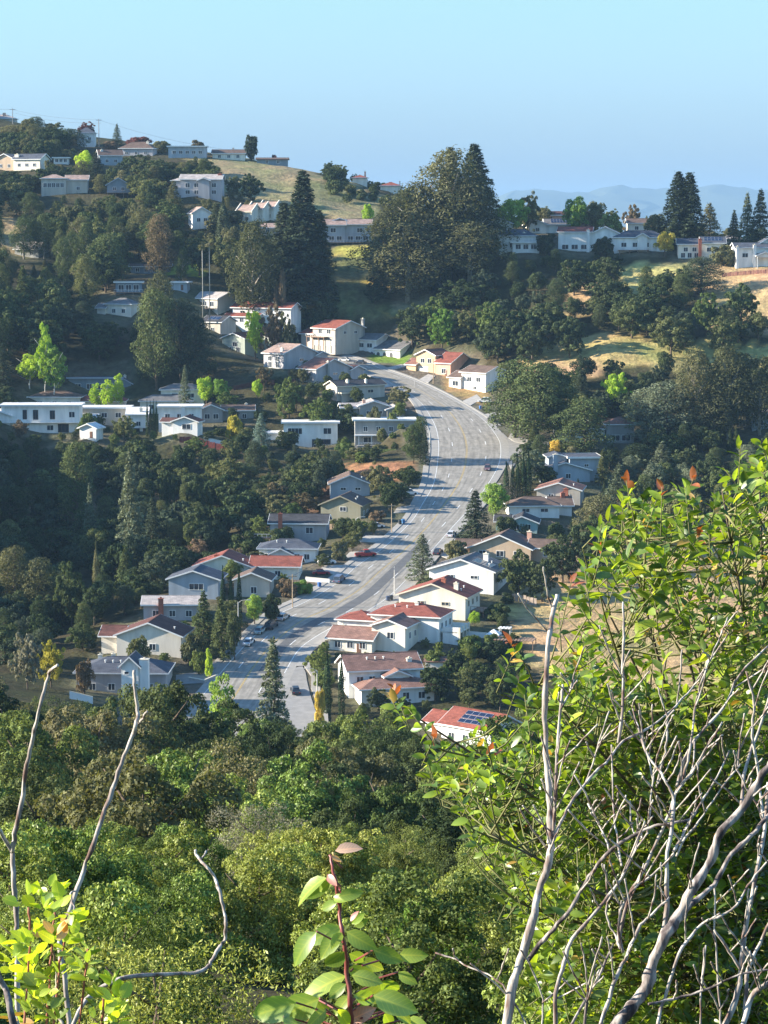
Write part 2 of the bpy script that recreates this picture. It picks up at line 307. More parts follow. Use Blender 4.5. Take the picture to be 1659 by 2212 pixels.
  [(-14.5,0,0,11,0,3.4,'gy',.32),(0,12.4,2,10,0,3.4,'gx',.4)], '0:F3@1,1.7x1.3 1:F1@1', dict(chim=[(-9,2,6.4,1.1,'brick')],vents=1)),
('light blue gabled house with dark roof left of the slim cypresses', 418,1294,596,-6,'blue','slate','white',
  [(-6.3,6.3,0,10,0,4.6,'gy',.28)], '0:F1@2.4,3x1.3', dict()),
('pale gabled garage house just right of the slim cypresses', 548,1290,598,-5,'beige','brown','white',
  [(-5,4,0,9,0,4,'gy',.34)], '0:F1@1,1.2x1.4', dict()),
('long grey roofed bungalow with white fascia and a dark red chimney', 368,1340,577,1,'lav','pale','white',
  [(-6.5,7.5,0,8,0,3.6,'gx',.28)], '0:F3@1', dict(chim=[(-2.2,-.7,5.4,1.2,'brick')])),
('cream gabled house with maroon brown roof behind a rounded hedge', 322,1413,550,-8,'cream','maroon','white',
  [(-7.7,7.6,0,11,0,4,'gy',.33),(-12.4,-7.4,4,11,0,3.2,'gx',.4)], '0:F1@1', dict(vents=1)),
('wide grey hip roofed house at lower left with skylights on its roof', 262,1500,526,-2,'lav','slate','white',
  [(-10,10,0,12,0,4.4,'hip',.34)], '0:F4@1', dict(vents=4,chim=[(-3,9,7.4,.9,'cream'),(-6,9,7.2,.9,'cream')])),
('narrow white gabled wing with tiny window and white chimney behind the bare forked branch', 288,1502,514,-6,'white','slate','white',
  [(-2.6,1.2,0,6,0,6,'gy',.8)], '', dict(win=[(0,-.7,4.7,.9,.5)],chim=[(2.3,1,7.8,2.0,'white')])),
# the ridge at upper left
('white and pink two-storey house with a long row of upper windows on the left ridge', 138,420,1082,3,'beige','pink','white',
  [(-10,1,0,9,0,6.4,'hip',.3),(1,10.5,1,9,0,6,'gx',.4)], '0:F5@3.2,1.3x1.6 1:F1@2', dict()),
('cream house with pink roof at the left edge of the ridge', 14,369,1142,-20,'tan','pink','white',
  [(-7,5,0,9,0,4.6,'gy',.4)], '0:F2@1.6', dict()),
('cream house with dusky grey roof and broad chimney beside the ridge pines', 62,368,1135,-20,'cream','slate','white',
  [(-8,6,0,10,0,4.8,'gx',.4)], '0:F3@1.8', dict(chim=[(-7,2,7.4,2,'cream')])),
('low white building like a long trailer above the dark oaks', 132,354,1150,2,'white','white','white',
  [(-3.5,3.5,0,5,0,2.4,'flat',0)], '0:F3@.9', dict()),
('broad lavender house with pale roof and red brick chimney below the golden slope', 429,423,1062,-4,'lav','pale','white',
  [(-8,10,0,10,0,6.6,'gx',.34),(-12,-7.5,1,8,0,6,'hip',.3),(0,5,-1.5,4,0,6,'gy',.35)], '0:F4@3.7,1.6x1.6 0:F4@.8,1.6x1.4', dict(chim=[(9,4,9.6,1.8,'brick')])),
('slate blue house on stilts half hidden by oaks', 256,426,1072,5,'slate','brown','blue',
  [(-5,5,0,8,2,5,'gy',.5)], '0:F2@3', dict(deck=(-5,6,-2.5,0,2))),
('little house with chimney on the skyline at the far left', 12,274,1292,0,'beige','pale','white',
  [(-9,5,0,9,0,4,'hip',.35)], '0:F2@1', dict(chim=[(-1,3,7.2,1.6,'pink')])),
('white two-storey house with grey pyramid roof on the skyline below the power pole', 186,318,1232,2,'white','slate','white',
  [(-4.5,4.5,0,8,0,6.4,'hip',.55)], '0:F2@3.6', dict()),
('white gabled house with grey roof below the skyline tan roofs', 240,358,1172,14,'blue','brown','white',
  [(-5.6,5.6,0,9,0,4.6,'gx',.5)], '0:F2@1.6', dict(chim=[(-4,3,7.6,1.2,'white')])),
('house with dusky violet roof and cream chimney along the skyline', 294,338,1203,-8,'lav','brown','white',
  [(-8.4,8.4,0,10,0,3.6,'hip',.5)], '0:F3@1', dict(chim=[(5,4,7.4,1.4,'cream')])),
('long lavender blue house with flat dark roof near the skyline', 405,341,1192,0,'blue','dark','white',
  [(-9.4,9.2,0,8,0,4.8,'flat',0)], '0:F5@2,1.4x1.2', dict()),
('low brown roofed house left of the round skyline tree', 494,345,1197,0,'cream','brown','white',
  [(-8,8,0,9,0,2.9,'gx',.32)], '0:F3@.9', dict(chim=[(2,5,5.6,1,'white')])),
('small white gabled house with pinkish roof between dark conifers', 436,494,1022,18,'white','pink','white',
  [(-4,4,0,8,0,6,'gy',.5)], '0:F2@3', dict()),
('nearest of the row houses with tan roofs and pale party walls', 532,481,1038,-26,'cream','pink','cream',
  [(-5,2.6,0,9,0,4.4,'gx',.5)], '0:F2@1', dict(party=True)),
('middle of the row houses with tan roofs and pale party walls', 556,478,1043,-26,'cream','pink','cream',
  [(-5,2.6,0,9,0,4.6,'gx',.5)], '0:F2@1', dict(party=True)),
('rightmost of the row houses with tan roofs and pale party walls', 580,475,1048,-26,'cream','pink','cream',
  [(-5,2.6,0,9,0,4.6,'gx',.5)], '0:F2@1', dict(party=True)),
('blue grey twin townhouse with tan roofs and a brown deck above the green clearing', 745,524,1000,3,'blue','pink','white',
  [(-11,0,0,10,0,6.6,'gx',.36),(0,11,.8,10,0,6.8,'gx',.36),(-5,1,4,10,0,8,'gy',.3)], '0:F1@4.2,1.8x1.5 1:F1@4.2,1.8x1.5 0:F3@.8,1.7x1.6 1:F3@.8,1.7x1.6', dict(chim=[(.4,6,9.6,1.6,'white')],deck=(-10,10,-2.6,0,.1))),
('long low pinkish brown roof beside the big dark spruce', 600,508,1012,-3,'tan','pink','white',
  [(-7,6,0,9,0,2.9,'gx',.3)], '0:F3@1', dict()),
('dark low flat house on the skyline end of the golden slope', 590,357,1192,0,'slate','brown','brown',
  [(-8,7,0,9,0,2.6,'gx',.14)], '0:F2@1', dict(chim=[(1,5,4.4,1,'brick')])),
('tiny red roofed house on the falling skyline', 775,397,1152,0,'cream','red','white',
  [(-3,4,0,7,0,2.6,'hip',.3)], '', dict(chim=[(3,3,5.6,.8,'pink')])),
('low coral roofed house at the right foot of the skyline slope', 845,414,1130,0,'cream','red','white',
  [(-5,4.5,0,8,0,2.5,'hip',.3)], '', dict(chim=[(4,3,4.6,.8,'white')])),
# the ridge at the right
('cream house with greyish gable right behind the great eucalyptus', 1078,518,968,-10,'cream','brown','white',
  [(-4,5,0,8,0,6,'gy',.35)], '0:F2@3.4', dict()),
('house with dark slate roofs and an open terrace left of the first hedge', 1122,540,952,2,'white','slate','white',
  [(-8,7,0,9,0,5,'hip',.42),(-3,7.5,-3,1,0,2.5,'flat',0)], '0:F2@1 1:F3@.4,1.6x1.6', dict(chim=[(2,2,6.6,1.3,'cream')])),
('grey roofed house with white gables and dark solar panels behind the ridge row', 1185,505,985,4,'white','grey','white',
  [(-9,-1,0,9,0,3.4,'gy',.4),(-1,10,1,9,0,3.6,'gx',.42)], '0:F1@1', dict(solar=[(1,'F',1.2,8.6,.1,.9,6,2)])),
('white two-storey house with orange red roof between two clipped hedges', 1244,543,956,-8,'white','red','white',
  [(-7,6,0,10,0,7,'gx',.3),(6,17,1,10,0,6.4,'gy',.4)], '0:F3@.9,2x1.5', dict(chim=[(4.8,-.6,8.4,1.2,'white')])),
('white house with slate roof and little central gable above the dry slope', 1384,541,951,2,'white','slate','white',
  [(-10.4,10.4,0,10,0,4.6,'hip',.4),(-1.5,2.4,-1,4,0,5,'gy',.5)], '0:F4@1.4,1.6x1.4', dict(deck=(-9,3,-2.4,0,.2))),
('cream upper house with brown roof peeping behind the slate roofed house', 1383,507,992,0,'cream','brown','white',
  [(-5,5.6,0,8,0,4.4,'gx',.34)], '0:F2@2', dict()),
('house with slate roofs and an orange brick chimney right of the yellow green tree', 1515,560,941,-4,'cream','slate','white',
  [(-9,0,1,10,0,5.4,'gx',.36),(0,9,0,10,0,5.8,'gx',.36)], '0:F2@3,1.3x1.3 1:F2@3,1.5x1.3 0:F3@.6,1.3x1.6', dict(chim=[(-.6,-.7,7.8,1.2,'brick')],solar=[(1,'F',1,8,.2,.9,5,2)])),
('white two-storey house with grey roof and gabled bay at the right edge of the ridge', 1628,576,926,2,'white','slate','white',
  [(-7,10,0,10,0,6.6,'gx',.28),(2,10,4,10,0,7.4,'gy',.5)], '0:F3@3.6,1.8x1.3', dict(chim=[(-6.4,-.5,7.6,1,'white'),(.2,-.5,8.2,1.2,'white')],gableporch=(1,7,-3,.5,4.4))),
('pale roofed house tucked behind the olive green bush on the right ridge', 1580,543,978,0,'white','pale','white',
  [(-6,6,0,9,0,4.4,'hip',.22)], '0:F2@1', dict()),
('low dark red roof on the skyline behind the solar panel house', 1210,480,1012,0,'brick' if False else 'pink','maroon','white',
  [(-4,4,0,7,0,2.8,'gx',.3)], '', dict()),
]
# ---------------------------------------------------------------- road edge pairs as sight lines meeting the road's slope
ROADP = [((360,1560),(560,1640)), ((395,1525),(585,1560)), ((430,1488),(612,1500)), ((467,1444),(640,1440)), ((523,1384),(668,1398)), ((586,1325),(729,1361)), ((650,1294),(788,1335)),
 ((719,1252),(845,1300)), ((761,1216),(886,1262)), ((809,1186),(925,1215)), ((845,1156),(953,1182)), ((881,1120),(985,1145)), ((901,1085),(1022,1106)),
 ((916,1058),(1055,1066)), ((923,1034),(1083,1025)), ((927,1000),(1098,992)), ((930,966),(1098,958)), ((927,930),(1085,936)), ((915,900),(1066,914)),
 ((893,866),(1042,896)), ((858,838),(999.5,870)), ((822,820),(950,843.5)), ((780,806),(898,820)), ((735,794),(834,797)), ((690,786),(768,773)), ((640,776),(715,763)),((590,768),(660,757))]
# ---------------------------------------------------------------- ground control points (px, py, distance)
GROUND = [
 (100,950,790),(300,955,790),(500,965,785),(650,985,780),(850,990,770),
 (100,1030,765),(300,1050,750),(500,1060,735),(640,1080,715),(100,1110,730),(300,1130,710),(500,1150,680),(560,1200,650),
 (60,1200,680),(250,1230,650),(60,1300,630),(220,1310,605),(60,1380,585),(60,1450,545),(300,1560,480),
 (100,800,862),(300,790,870),(100,700,905),(330,720,895),(100,640,935),(180,560,985),(400,560,985),(250,480,1035),(60,480,1035),
 (520,580,965),(620,640,945),(320,440,1060),(60,420,1090),(180,370,1135),(330,380,1120),(420,360,1160),(520,400,1115),
 (-60,268,1255),(60,274,1290),(120,288,1285),(260,304,1255),(350,318,1235),(450,330,1230),(540,341,1215),(640,366,1195),(700,380,1180),(760,400,1168),(820,418,1150),(880,440,1130),
 (940,470,1100),(1020,490,1060),(600,405,1120),(700,438,1090),(780,455,1085),(640,460,1065),(560,440,1080),
 (700,560,985),(760,560,982),(800,600,960),(860,640,942),(780,680,925),(700,640,940),(950,650,930),(1000,600,950),(900,560,975),
 (1060,570,940),(1150,580,935),(1250,600,930),(1400,600,925),(1550,610,912),(1650,610,905),(1720,590,915),
 (1060,660,915),(1200,680,895),(1350,690,885),(1500,690,878),(1650,690,872),
 (900,700,915),(1000,740,890),(1100,770,868),(1200,750,868),(1300,730,868),(1400,740,862),(1550,760,850),(1650,770,845),
 (1150,810,835),(1250,800,838),(1400,830,825),(1550,850,815),(1650,850,812),
 (1150,900,795),(1300,960,770),(1450,940,775),(1600,930,775),(1400,1020,735),(1550,1020,735),
 (1350,1100,700),(1500,1120,690),(1650,1100,700),(1300,1180,660),(1250,1250,632),(1450,1200,650),(1600,1180,655),
 (1150,1300,597),(1230,1290,600),(1350,1290,598),(1500,1290,596),(1650,1280,600),(1160,1380,565),(1250,1380,568),(1400,1390,562),(1600,1390,560),
 (1130,1430,545),(1250,1440,543),(1350,1470,530),(1500,1480,525),(1000,1450,545),(1050,1520,515),(960,1600,487),(1100,1620,480),(1300,1600,482),(1600,1560,495)]
# world points: the slope below the camera, behind the ridges, the far plain, an unseen left hill raised to shade the hollow
WORLD = [(0,0,-1.7),(-8,0,-1.8),(8,0,-1.6),(0,6,-2.9),(0,14,-6),(0,30,-12),(-12,30,-12),(12,30,-11.5),(0,45,-15.8),(0,60,-19),(-20,60,-19),(20,60,-18.5),(0,85,-25.5),(-25,85,-26),(25,85,-24.5),(0,120,-37),(-30,120,-38),(30,120,-35),(0,200,-58),(-50,200,-58),(50,200,-55),
 (0,300,-78),(-60,300,-78),(60,300,-74),(0,400,-95),(-80,400,-93),(80,400,-88),(-120,520,-92),(-165,590,-70),(-165,640,-56),(-165,700,-48),(-160,750,-52),(-240,680,-25),(-135,670,-70),(-160,900,-30),(-200,1100,20),(-210,1290,60),
 (140,500,-85),(170,700,-60),(190,900,-20),(190,1000,-12),(150,60,-15),(-150,60,-20),(200,300,-60),(-200,300,-60),
 (-300,1400,30),(-100,1360,25),(0,1250,-5),(100,1050,-13),(150,1050,-13),(60,1090,-14),(50,1180,-22),(150,1200,-28),(0,1500,-60),(-150,1600,-30),(150,1500,-70),
 (300,1200,-30),(300,800,-40),(320,400,-60),(-320,500,-60),(-340,900,0),(-340,1250,40),(0,1800,-150),(400,1800,-150),(-400,1800,-120)]
# ---------------------------------------------------------------- ground
ctrl = [tuple(P(*g)) for g in GROUND]+list(WORLD)
for h in HOUSES:
    p = P(h[1], h[2], h[3]) if h[3] else PR(h[1], h[2]); ctrl.append(tuple(p))
EL = [PR(*a) for a, b in ROADP]; ER = [PR(*b) for a, b in ROADP]
def catmull(pts, k=8):
    out = []; n = len(pts)
    for i in range(n-1):
        p0, p1, p2, p3 = pts[max(i-1,0)], pts[i], pts[i+1], pts[min(i+2,n-1)]
        for j in range(k):
            t = j/k; out.append(.5*((2*p1)+(p2-p0)*t+(2*p0-5*p1+4*p2-p3)*t*t+(3*p1-p0-3*p2+p3)*t**3))
    out.append(pts[-1]); return out
RL, RR = catmull(EL), catmull(ER)
for i in range(0, len(EL)):
    m = (EL[i]+ER[i])/2
    for e in (EL[i], m, ER[i]): ctrl.append(tuple(e))
    if i > 1:
        for s in (1.45, -.45):
            q = EL[i].lerp(ER[i], s); ctrl.append((q.x, q.y, plane(q.y)-.1))
ctrl = np.array(ctrl, float)
keep = []
for i in range(len(ctrl)):            # drop near duplicates so the fit stays well conditioned
    if all(np.hypot(*(ctrl[i,:2]-ctrl[j,:2])) > 2.0 for j in keep): keep.append(i)
ctrl = ctrl[keep]
A = np.hypot(ctrl[:,None,0]-ctrl[None,:,0], ctrl[:,None,1]-ctrl[None,:,1])
A = -A
n = len(ctrl); Pm = np.c_[np.ones(n), ctrl[:,:2]]
M = np.zeros((n+3, n+3)); M[:n,:n] = A-np.eye(n)*.6; M[:n,n:] = Pm; M[n:,:n] = Pm.T
sol = np.linalg.solve(M, np.r_[ctrl[:,2], 0, 0, 0])
def rbf(X, Y):
    X = np.asarray(X, float); Y = np.asarray(Y, float); sh = X.shape; x = X.ravel(); y = Y.ravel(); o = np.zeros(len(x))
    for s in range(0, len(x), 20000):
        d = -np.hypot(x[s:s+20000,None]-ctrl[None,:,0], y[s:s+20000,None]-ctrl[None,:,1])
        o[s:s+20000] = d@sol[:n]+sol[n]+sol[n+1]*x[s:s+20000]+sol[n+2]*y[s:s+20000]
    return o.reshape(sh)
def axis(dense, lo, hi):
    a = [dense[0]]; s = abs(dense[1]-dense[0])
    while a[0] > lo: s *= 1.25; a.insert(0, a[0]-s)
    s = abs(dense[-1]-dense[-2]); b = list(dense)
    while b[-1] < hi: s *= 1.25; b.append(b[-1]+s)
    return np.array(a[:-1]+b)
GX = axis(np.arange(-250, 251, 3.0), -20000, 20000)
GY = axis(np.arange(-10, 1330, 3.5), -1000, 24000)
GX = np.clip(GX, -21500, 21500); GY = np.clip(GY, -1200, 25500)
XX, YY = np.meshgrid(GX, GY)
XC, YC = np.clip(XX, -340, 340), np.clip(YY, -10, 1800)
ZZ = rbf(XC, YC)
far = np.clip((np.hypot(np.maximum(abs(XX)-340, 0), np.maximum(YY-1800, 0)+np.maximum(-10-YY, 0)))/1500, 0, 1)
far = far*far*(3-2*far)
ZZ = ZZ*(1-far)-150*far
def vnoise(x, y, seed=0):
    xi = np.floor(x).astype(int); yi = np.floor(y).astype(int); fx = x-xi; fy = y-yi
    fx = fx*fx*(3-2*fx); fy = fy*fy*(3-2*fy)
    def h(a, b): 
        q = np.sin(a*127.1+b*311.7+seed*74.7)*43758.5453; return q-np.floor(q)
    return (h(xi,yi)*(1-fx)+h(xi+1,yi)*fx)*(1-fy)+(h(xi,yi+1)*(1-fx)+h(xi+1,yi+1)*fx)*fy
# distance to the road's middle line
ML = [(a+b)/2 for a, b in zip(RL, RR)]; mid = np.array([(p.x, p.y) for p in ML]); hw = np.array([(a-b).length/2 for a, b in zip(RL, RR)])
def road_dist(X, Y):
    X = np.asarray(X, float); Y = np.asarray(Y, float)
    best = np.full(X.shape, 1e9)
    for (mx, my), h in zip(mid, hw): best = np.minimum(best, np.hypot(X-mx, Y-my)-h*.98)
    return best
RDm = road_dist(XX, YY)
rough = np.clip((RDm-12)/20, 0, 1)
hp = np.array([[p.x, p.y] for p in [(P(h[1],h[2],h[3]) if h[3] else PR(h[1],h[2])) for h in HOUSES]])
hd = np.full(XX.shape, 1e9)
for x, y in hp: hd = np.minimum(hd, np.hypot(XX-x, YY-y-4))
rough = rough*np.clip((hd-9)/12, 0, 1)*(1-far)*np.clip((YY-20)/40, 0, 1)
ZZ += rough*((vnoise(XX/16, YY/16)-.5)*2.4+(vnoise(XX/6, YY/6, 3)-.5)*1.1)
wr = np.clip(1-(RDm-2)/14, 0, 1); wr = wr*wr*(3-2*wr)
ZZ = ZZ*(1-wr)+(ROAD_Z+ROAD_S*(YY-ROAD_Y)-.12)*wr
def gz(x, y):
    x = np.asarray(x, float); y = np.asarray(y, float)
    i = np.clip(np.searchsorted(GX, x)-1, 0, len(GX)-2); j = np.clip(np.searchsorted(GY, y)-1, 0, len(GY)-2)
    fx = (x-GX[i])/(GX[i+1]-GX[i]); fy = (y-GY[j])/(GY[j+1]-GY[j])
    return (ZZ[j,i]*(1-fx)+ZZ[j,i+1]*fx)*(1-fy)+(ZZ[j+1,i]*(1-fx)+ZZ[j+1,i+1]*fx)*fy
DS = np.concatenate([np.arange(20, 400, 2.0), np.arange(400, 1500, 2.0)])
def hit(px, py, dmin=20):             # first point where the sight line meets the ground
    a, b = ray(px, py); d = DS[DS >= dmin]; g = gz(a*d, d); k = np.nonzero(b*d < g)[0]
    if len(k) == 0: return None
    return Vector((a*d[k[0]], d[k[0]], float(g[k[0]])))
# ground cover colours: dark leaf litter under trees, dry gold grass, green grass, bare earth
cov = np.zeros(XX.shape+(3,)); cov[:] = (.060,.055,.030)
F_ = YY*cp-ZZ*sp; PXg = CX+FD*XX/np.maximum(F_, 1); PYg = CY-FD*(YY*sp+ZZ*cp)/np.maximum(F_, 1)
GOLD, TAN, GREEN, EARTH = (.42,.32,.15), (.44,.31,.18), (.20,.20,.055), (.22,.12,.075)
def patch(poly, col, y0, y1, soft=.0):
    m = tri((PXg+(vnoise(XX/9,YY/9,5)-.5)*26, PYg+(vnoise(XX/9,YY/9,8)-.5)*10), poly) & (YY > y0) & (YY < y1); cov[m] = col
patch([(395,345),(520,335),(640,360),(760,392),(830,430),(810,470),(700,470),(560,440),(470,425),(400,400)], (.27,.23,.135), 1040, 1300)
patch([(640,380),(800,430),(780,450),(640,420)], (.19,.18,.10), 1040, 1300)
patch([(690,540),(810,530),(900,600),(900,680),(640,690),(620,640)], (.14,.13,.06), 900, 1010)
patch([(720,530),(800,532),(800,550),(725,560)], (.40,.36,.10), 900, 1020)
patch([(780,585),(850,590),(850,625),(790,625)], (.50,.35,.12), 900, 1010)
patch([(840,620),(930,620),(920,670),(850,680)], (.34,.27,.18), 900, 1010)
patch([(640,630),(760,625),(760,670),(650,680)], (.17,.17,.07), 900, 1010)
patch([(1330,575),(1480,565),(1490,620),(1350,640)], (.40,.36,.16), 860, 960)
patch([(1360,590),(1400,575),(1460,575),(1440,600)], (.36,.36,.14), 860, 960)
patch([(1490,575),(1720,570),(1720,720),(1540,720),(1500,640)], TAN, 840, 960)
patch([(1230,590),(1290,590),(1290,680),(1220,680)], TAN, 860, 960)
patch([(1120,775),(1180,745),(1290,715),(1450,735),(1440,790),(1290,800),(1120,820)], GOLD, 800, 900)
patch([(1130,770),(1300,770),(1290,815),(1120,815)], TAN, 800, 880)
patch([(1380,740),(1720,740),(1720,800),(1400,800)], (.38,.33,.15), 780, 900)
patch([(1050,1310),(1120,1310),(1160,1325),(1110,1340),(1050,1330)], GOLD, 560, 620)
patch([(1120,1290),(1300,1150),(1720,1100),(1720,1560),(1330,1560),(1150,1440),(1110,1380)], (.42,.30,.17), 470, 740)
patch([(0,1060),(160,1040),(300,1060),(420,1080),(440,1130),(300,1120),(150,1110),(0,1100)], (.17,.13,.085), 640, 820)
patch([(500,1060),(720,1050),(720,1110),(560,1140)], (.15,.085,.06), 640, 760)
patch([(745,1000),(880,1000),(880,1040),(760,1040)], (.33,.17,.10), 690, 790)
patch([(0,470),(80,480),(70,560),(0,540)], (.40,.28,.17), 980, 1060)
patch([(960,800),(1060,840),(1060,880),(950,845)], (.40,.25,.13), 800, 890)
patch([(340,575),(420,570),(440,592),(350,596)], (.30,.34,.05), 940, 1010)
patch([(800,765),(890,760),(880,786),(810,788)], (.14,.22,.04), 860, 960)
patch([(820,1310),(860,1300),(830,1340),(800,1345)], GOLD, 540, 620)
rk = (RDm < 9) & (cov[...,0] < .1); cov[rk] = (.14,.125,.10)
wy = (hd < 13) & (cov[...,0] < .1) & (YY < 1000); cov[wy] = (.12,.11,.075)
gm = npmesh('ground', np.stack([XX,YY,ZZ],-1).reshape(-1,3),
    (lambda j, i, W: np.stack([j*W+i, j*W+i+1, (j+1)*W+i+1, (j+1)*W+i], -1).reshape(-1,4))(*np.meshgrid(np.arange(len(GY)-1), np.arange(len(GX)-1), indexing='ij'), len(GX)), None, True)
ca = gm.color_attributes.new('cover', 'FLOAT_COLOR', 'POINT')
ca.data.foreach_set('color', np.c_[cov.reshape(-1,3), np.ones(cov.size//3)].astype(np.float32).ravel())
m, t, b = nodes('ground'); b.inputs['Roughness'].default_value = .95; b.inputs['Specular IOR Level'].default_value = .1
at = t.nodes.new('ShaderNodeAttribute'); at.attribute_name = 'cover'
geo = t.nodes.new('ShaderNodeNewGeometry')
n1 = t.nodes.new('ShaderNodeTexNoise'); n1.inputs['Scale'].default_value = .35; n1.inputs['Detail'].default_value = 8; n1.inputs['Roughness'].default_value = .65
n2 = t.nodes.new('ShaderNodeTexNoise'); n2.inputs['Scale'].default_value = .06; n2.inputs['Detail'].default_value = 5
for q in (n1, n2): t.links.new(geo.outputs['Position'], q.inputs['Vector'])
r1 = t.nodes.new('ShaderNodeMapRange'); r1.inputs[1].default_value=.3; r1.inputs[2].default_value=.7; r1.inputs[3].default_value=.55; r1.inputs[4].default_value=1.35
t.links.new(n1.outputs[0], r1.inputs[0])
cr = t.nodes.new('ShaderNodeValToRGB'); cr.color_ramp.elements[0].position=.35; cr.color_ramp.elements[0].color=(.8,.92,.72,1); cr.color_ramp.elements[1].position=.65; cr.color_ramp.elements[1].color=(1.12,1.0,.95,1)
t.links.new(n2.outputs[0], cr.inputs[0])
mm = t.nodes.new('ShaderNodeMix'); mm.data_type='RGBA'; mm.blend_type='MULTIPLY'; mm.inputs[0].default_value=1
t.links.new(at.outputs[0], mm.inputs[6]); t.links.new(cr.outputs[0], mm.inputs[7])
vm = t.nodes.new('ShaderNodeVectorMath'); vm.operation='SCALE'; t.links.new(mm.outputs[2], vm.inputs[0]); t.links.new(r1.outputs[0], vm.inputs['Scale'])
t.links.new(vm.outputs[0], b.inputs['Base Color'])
bu = t.nodes.new('ShaderNodeBump'); bu.inputs['Strength'].default_value=.8; bu.inputs['Distance'].default_value=1.2; t.links.new(n1.outputs[0], bu.inputs['Height']); t.links.new(bu.outputs[0], b.inputs['Normal'])
gm.materials.append(m)
link('ground', gm, kind='structure')
# ---------------------------------------------------------------- far mountains across the bay
prof = [(-900,470),(700,475),(1000,450),(1060,430),(1110,412),(1160,408),(1190,412),(1230,416),(1270,413),(1290,406),(1330,402),(1343,400),(1365,406),(1400,408),(1440,406),(1480,410),(1510,402),(1550,400),(1580,402),(1630,409),(1660,412),(1800,406),(2000,415),(2400,440),(3000,470)]
pv, pf = [], []
xs = np.arange(-900, 3000, 12); ys = np.interp(xs, [p[0] for p in prof], [p[1] for p in prof])
ys = ys+(vnoise(xs/24., xs*0, 2)-.5)*5+(vnoise(xs/9., xs*0, 4)-.5)*2.2
K = 10
for i, (x, y) in enumerate(zip(xs, ys)):
    top = P(x, y, 21000)
    for k in range(K+1):
        f = k/K; zz = top.z*(1-f)**1.4-152*(1-(1-f)**1.4)
        pv.append((top.x+150*math.sin(k*1.7+i*.35)*(f>0)*(f<1), 21000-f*3500+320*(vnoise(np.array(i*.30), np.array(k*.9), 3)-.5)*(f>0), zz))
for i in range(len(xs)-1):
    for k in range(K): a = i*(K+1)+k; pf.append((a, a+1, a+K+2, a+K+1))
kb = len(pv)
for i in range(len(xs)):           # far flank
    pv.append((pv[i*(K+1)][0], 24000, -152))
for i in range(len(xs)-1): pf.append((i*(K+1), (i+1)*(K+1), kb+i+1, kb+i))
link('distant_mountains', mesh('distant_mountains', pv, pf, mat('mountain', (.06,.075,.045), .95, .3, .0008), True), kind='structure')
# ---------------------------------------------------------------- haze
hb = MB().box(-22000, 22000, -1300, 26000, -153, 345)
hz = bpy.data.materials.new('haze'); hz.use_nodes = True; t = hz.node_tree; t.nodes.clear()
o = t.nodes.new('ShaderNodeOutputMaterial'); v = t.nodes.new('ShaderNodeVolumePrincipled')
v.inputs['Color'].default_value = (.295,.48,.715,1); v.inputs['Density'].default_value = .000058; v.inputs['Anisotropy'].default_value = 0.0
t.links.new(v.outputs[0], o.inputs['Volume'])
HAZE = hb.obj('haze', hz, kind='stuff')
# ---------------------------------------------------------------- road
lift = Vector((0, 0, .012))
def strip(u0, u1, z, i0=0, i1=None):
    i1 = len(RL) if i1 is None else i1; v = []; f = []
    for i in range(i0, i1):
        a, b = RL[i], RR[i]; v += [a.lerp(b, u0)+Vector((0,0,z)), a.lerp(b, u1)+Vector((0,0,z))]
    for i in range(i1-i0-1): f.append((2*i, 2*i+1, 2*i+3, 2*i+2))
    return v, f
m, t, b = nodes('asphalt'); b.inputs['Roughness'].default_value=.85; b.inputs['Specular IOR Level'].default_value=.25
at = t.nodes.new('ShaderNodeUVMap'); sx = t.nodes.new('ShaderNodeSeparateXYZ'); t.links.new(at.outputs[0], sx.inputs[0])
wv = t.nodes.new('ShaderNodeTexNoise'); wv.noise_dimensions='2D'; wv.inputs['Scale'].default_value=1; wv.inputs['Detail'].default_value=4
mp = t.nodes.new('ShaderNodeMapping'); mp.inputs['Scale'].default_value=(26,.9,1); t.links.new(at.outputs[0], mp.inputs[0]); t.links.new(mp.outputs[0], wv.inputs[0])
n1 = t.nodes.new('ShaderNodeTexNoise'); n1.inputs['Scale'].default_value=.5; n1.inputs['Detail'].default_value=8
ge = t.nodes.new('ShaderNodeNewGeometry'); t.links.new(ge.outputs['Position'], n1.inputs['Vector'])
ad = t.nodes.new('ShaderNodeMath'); ad.operation='ADD'; t.links.new(wv.outputs[0], ad.inputs[0]); t.links.new(n1.outputs[0], ad.inputs[1])
cr = t.nodes.new('ShaderNodeValToRGB'); e = cr.color_ramp.elements; e[0].position=.36; e[0].color=(.205,.19,.165,1); e[1].position=.66; e[1].color=(.345,.318,.275,1)
hf = t.nodes.new('ShaderNodeMath'); hf.operation='MULTIPLY'; hf.inputs[1].default_value=.5; t.links.new(ad.outputs[0], hf.inputs[0]); t.links.new(hf.outputs[0], cr.inputs[0]); # wheel tracks: two darker bands in every lane
tk = t.nodes.new('ShaderNodeMath'); tk.operation='MULTIPLY'; tk.inputs[1].default_value=2*math.pi*11; t.links.new(sx.outputs[0], tk.inputs[0])
tk2 = t.nodes.new('ShaderNodeMath'); tk2.operation='COSINE'; t.links.new(tk.outputs[0], tk2.inputs[0])
tk3 = t.nodes.new('ShaderNodeMapRange'); tk3.inputs[1].default_value=0; tk3.inputs[2].default_value=1; tk3.inputs[3].default_value=1; tk3.inputs[4].default_value=.86; t.links.new(tk2.outputs[0], tk3.inputs[0])
tv = t.nodes.new('ShaderNodeVectorMath'); tv.operation='SCALE'; t.links.new(cr.outputs[0], tv.inputs[0]); t.links.new(tk3.outputs[0], tv.inputs['Scale'])
t.links.new(tv.outputs[0], b.inputs['Base Color'])
ASPH = m
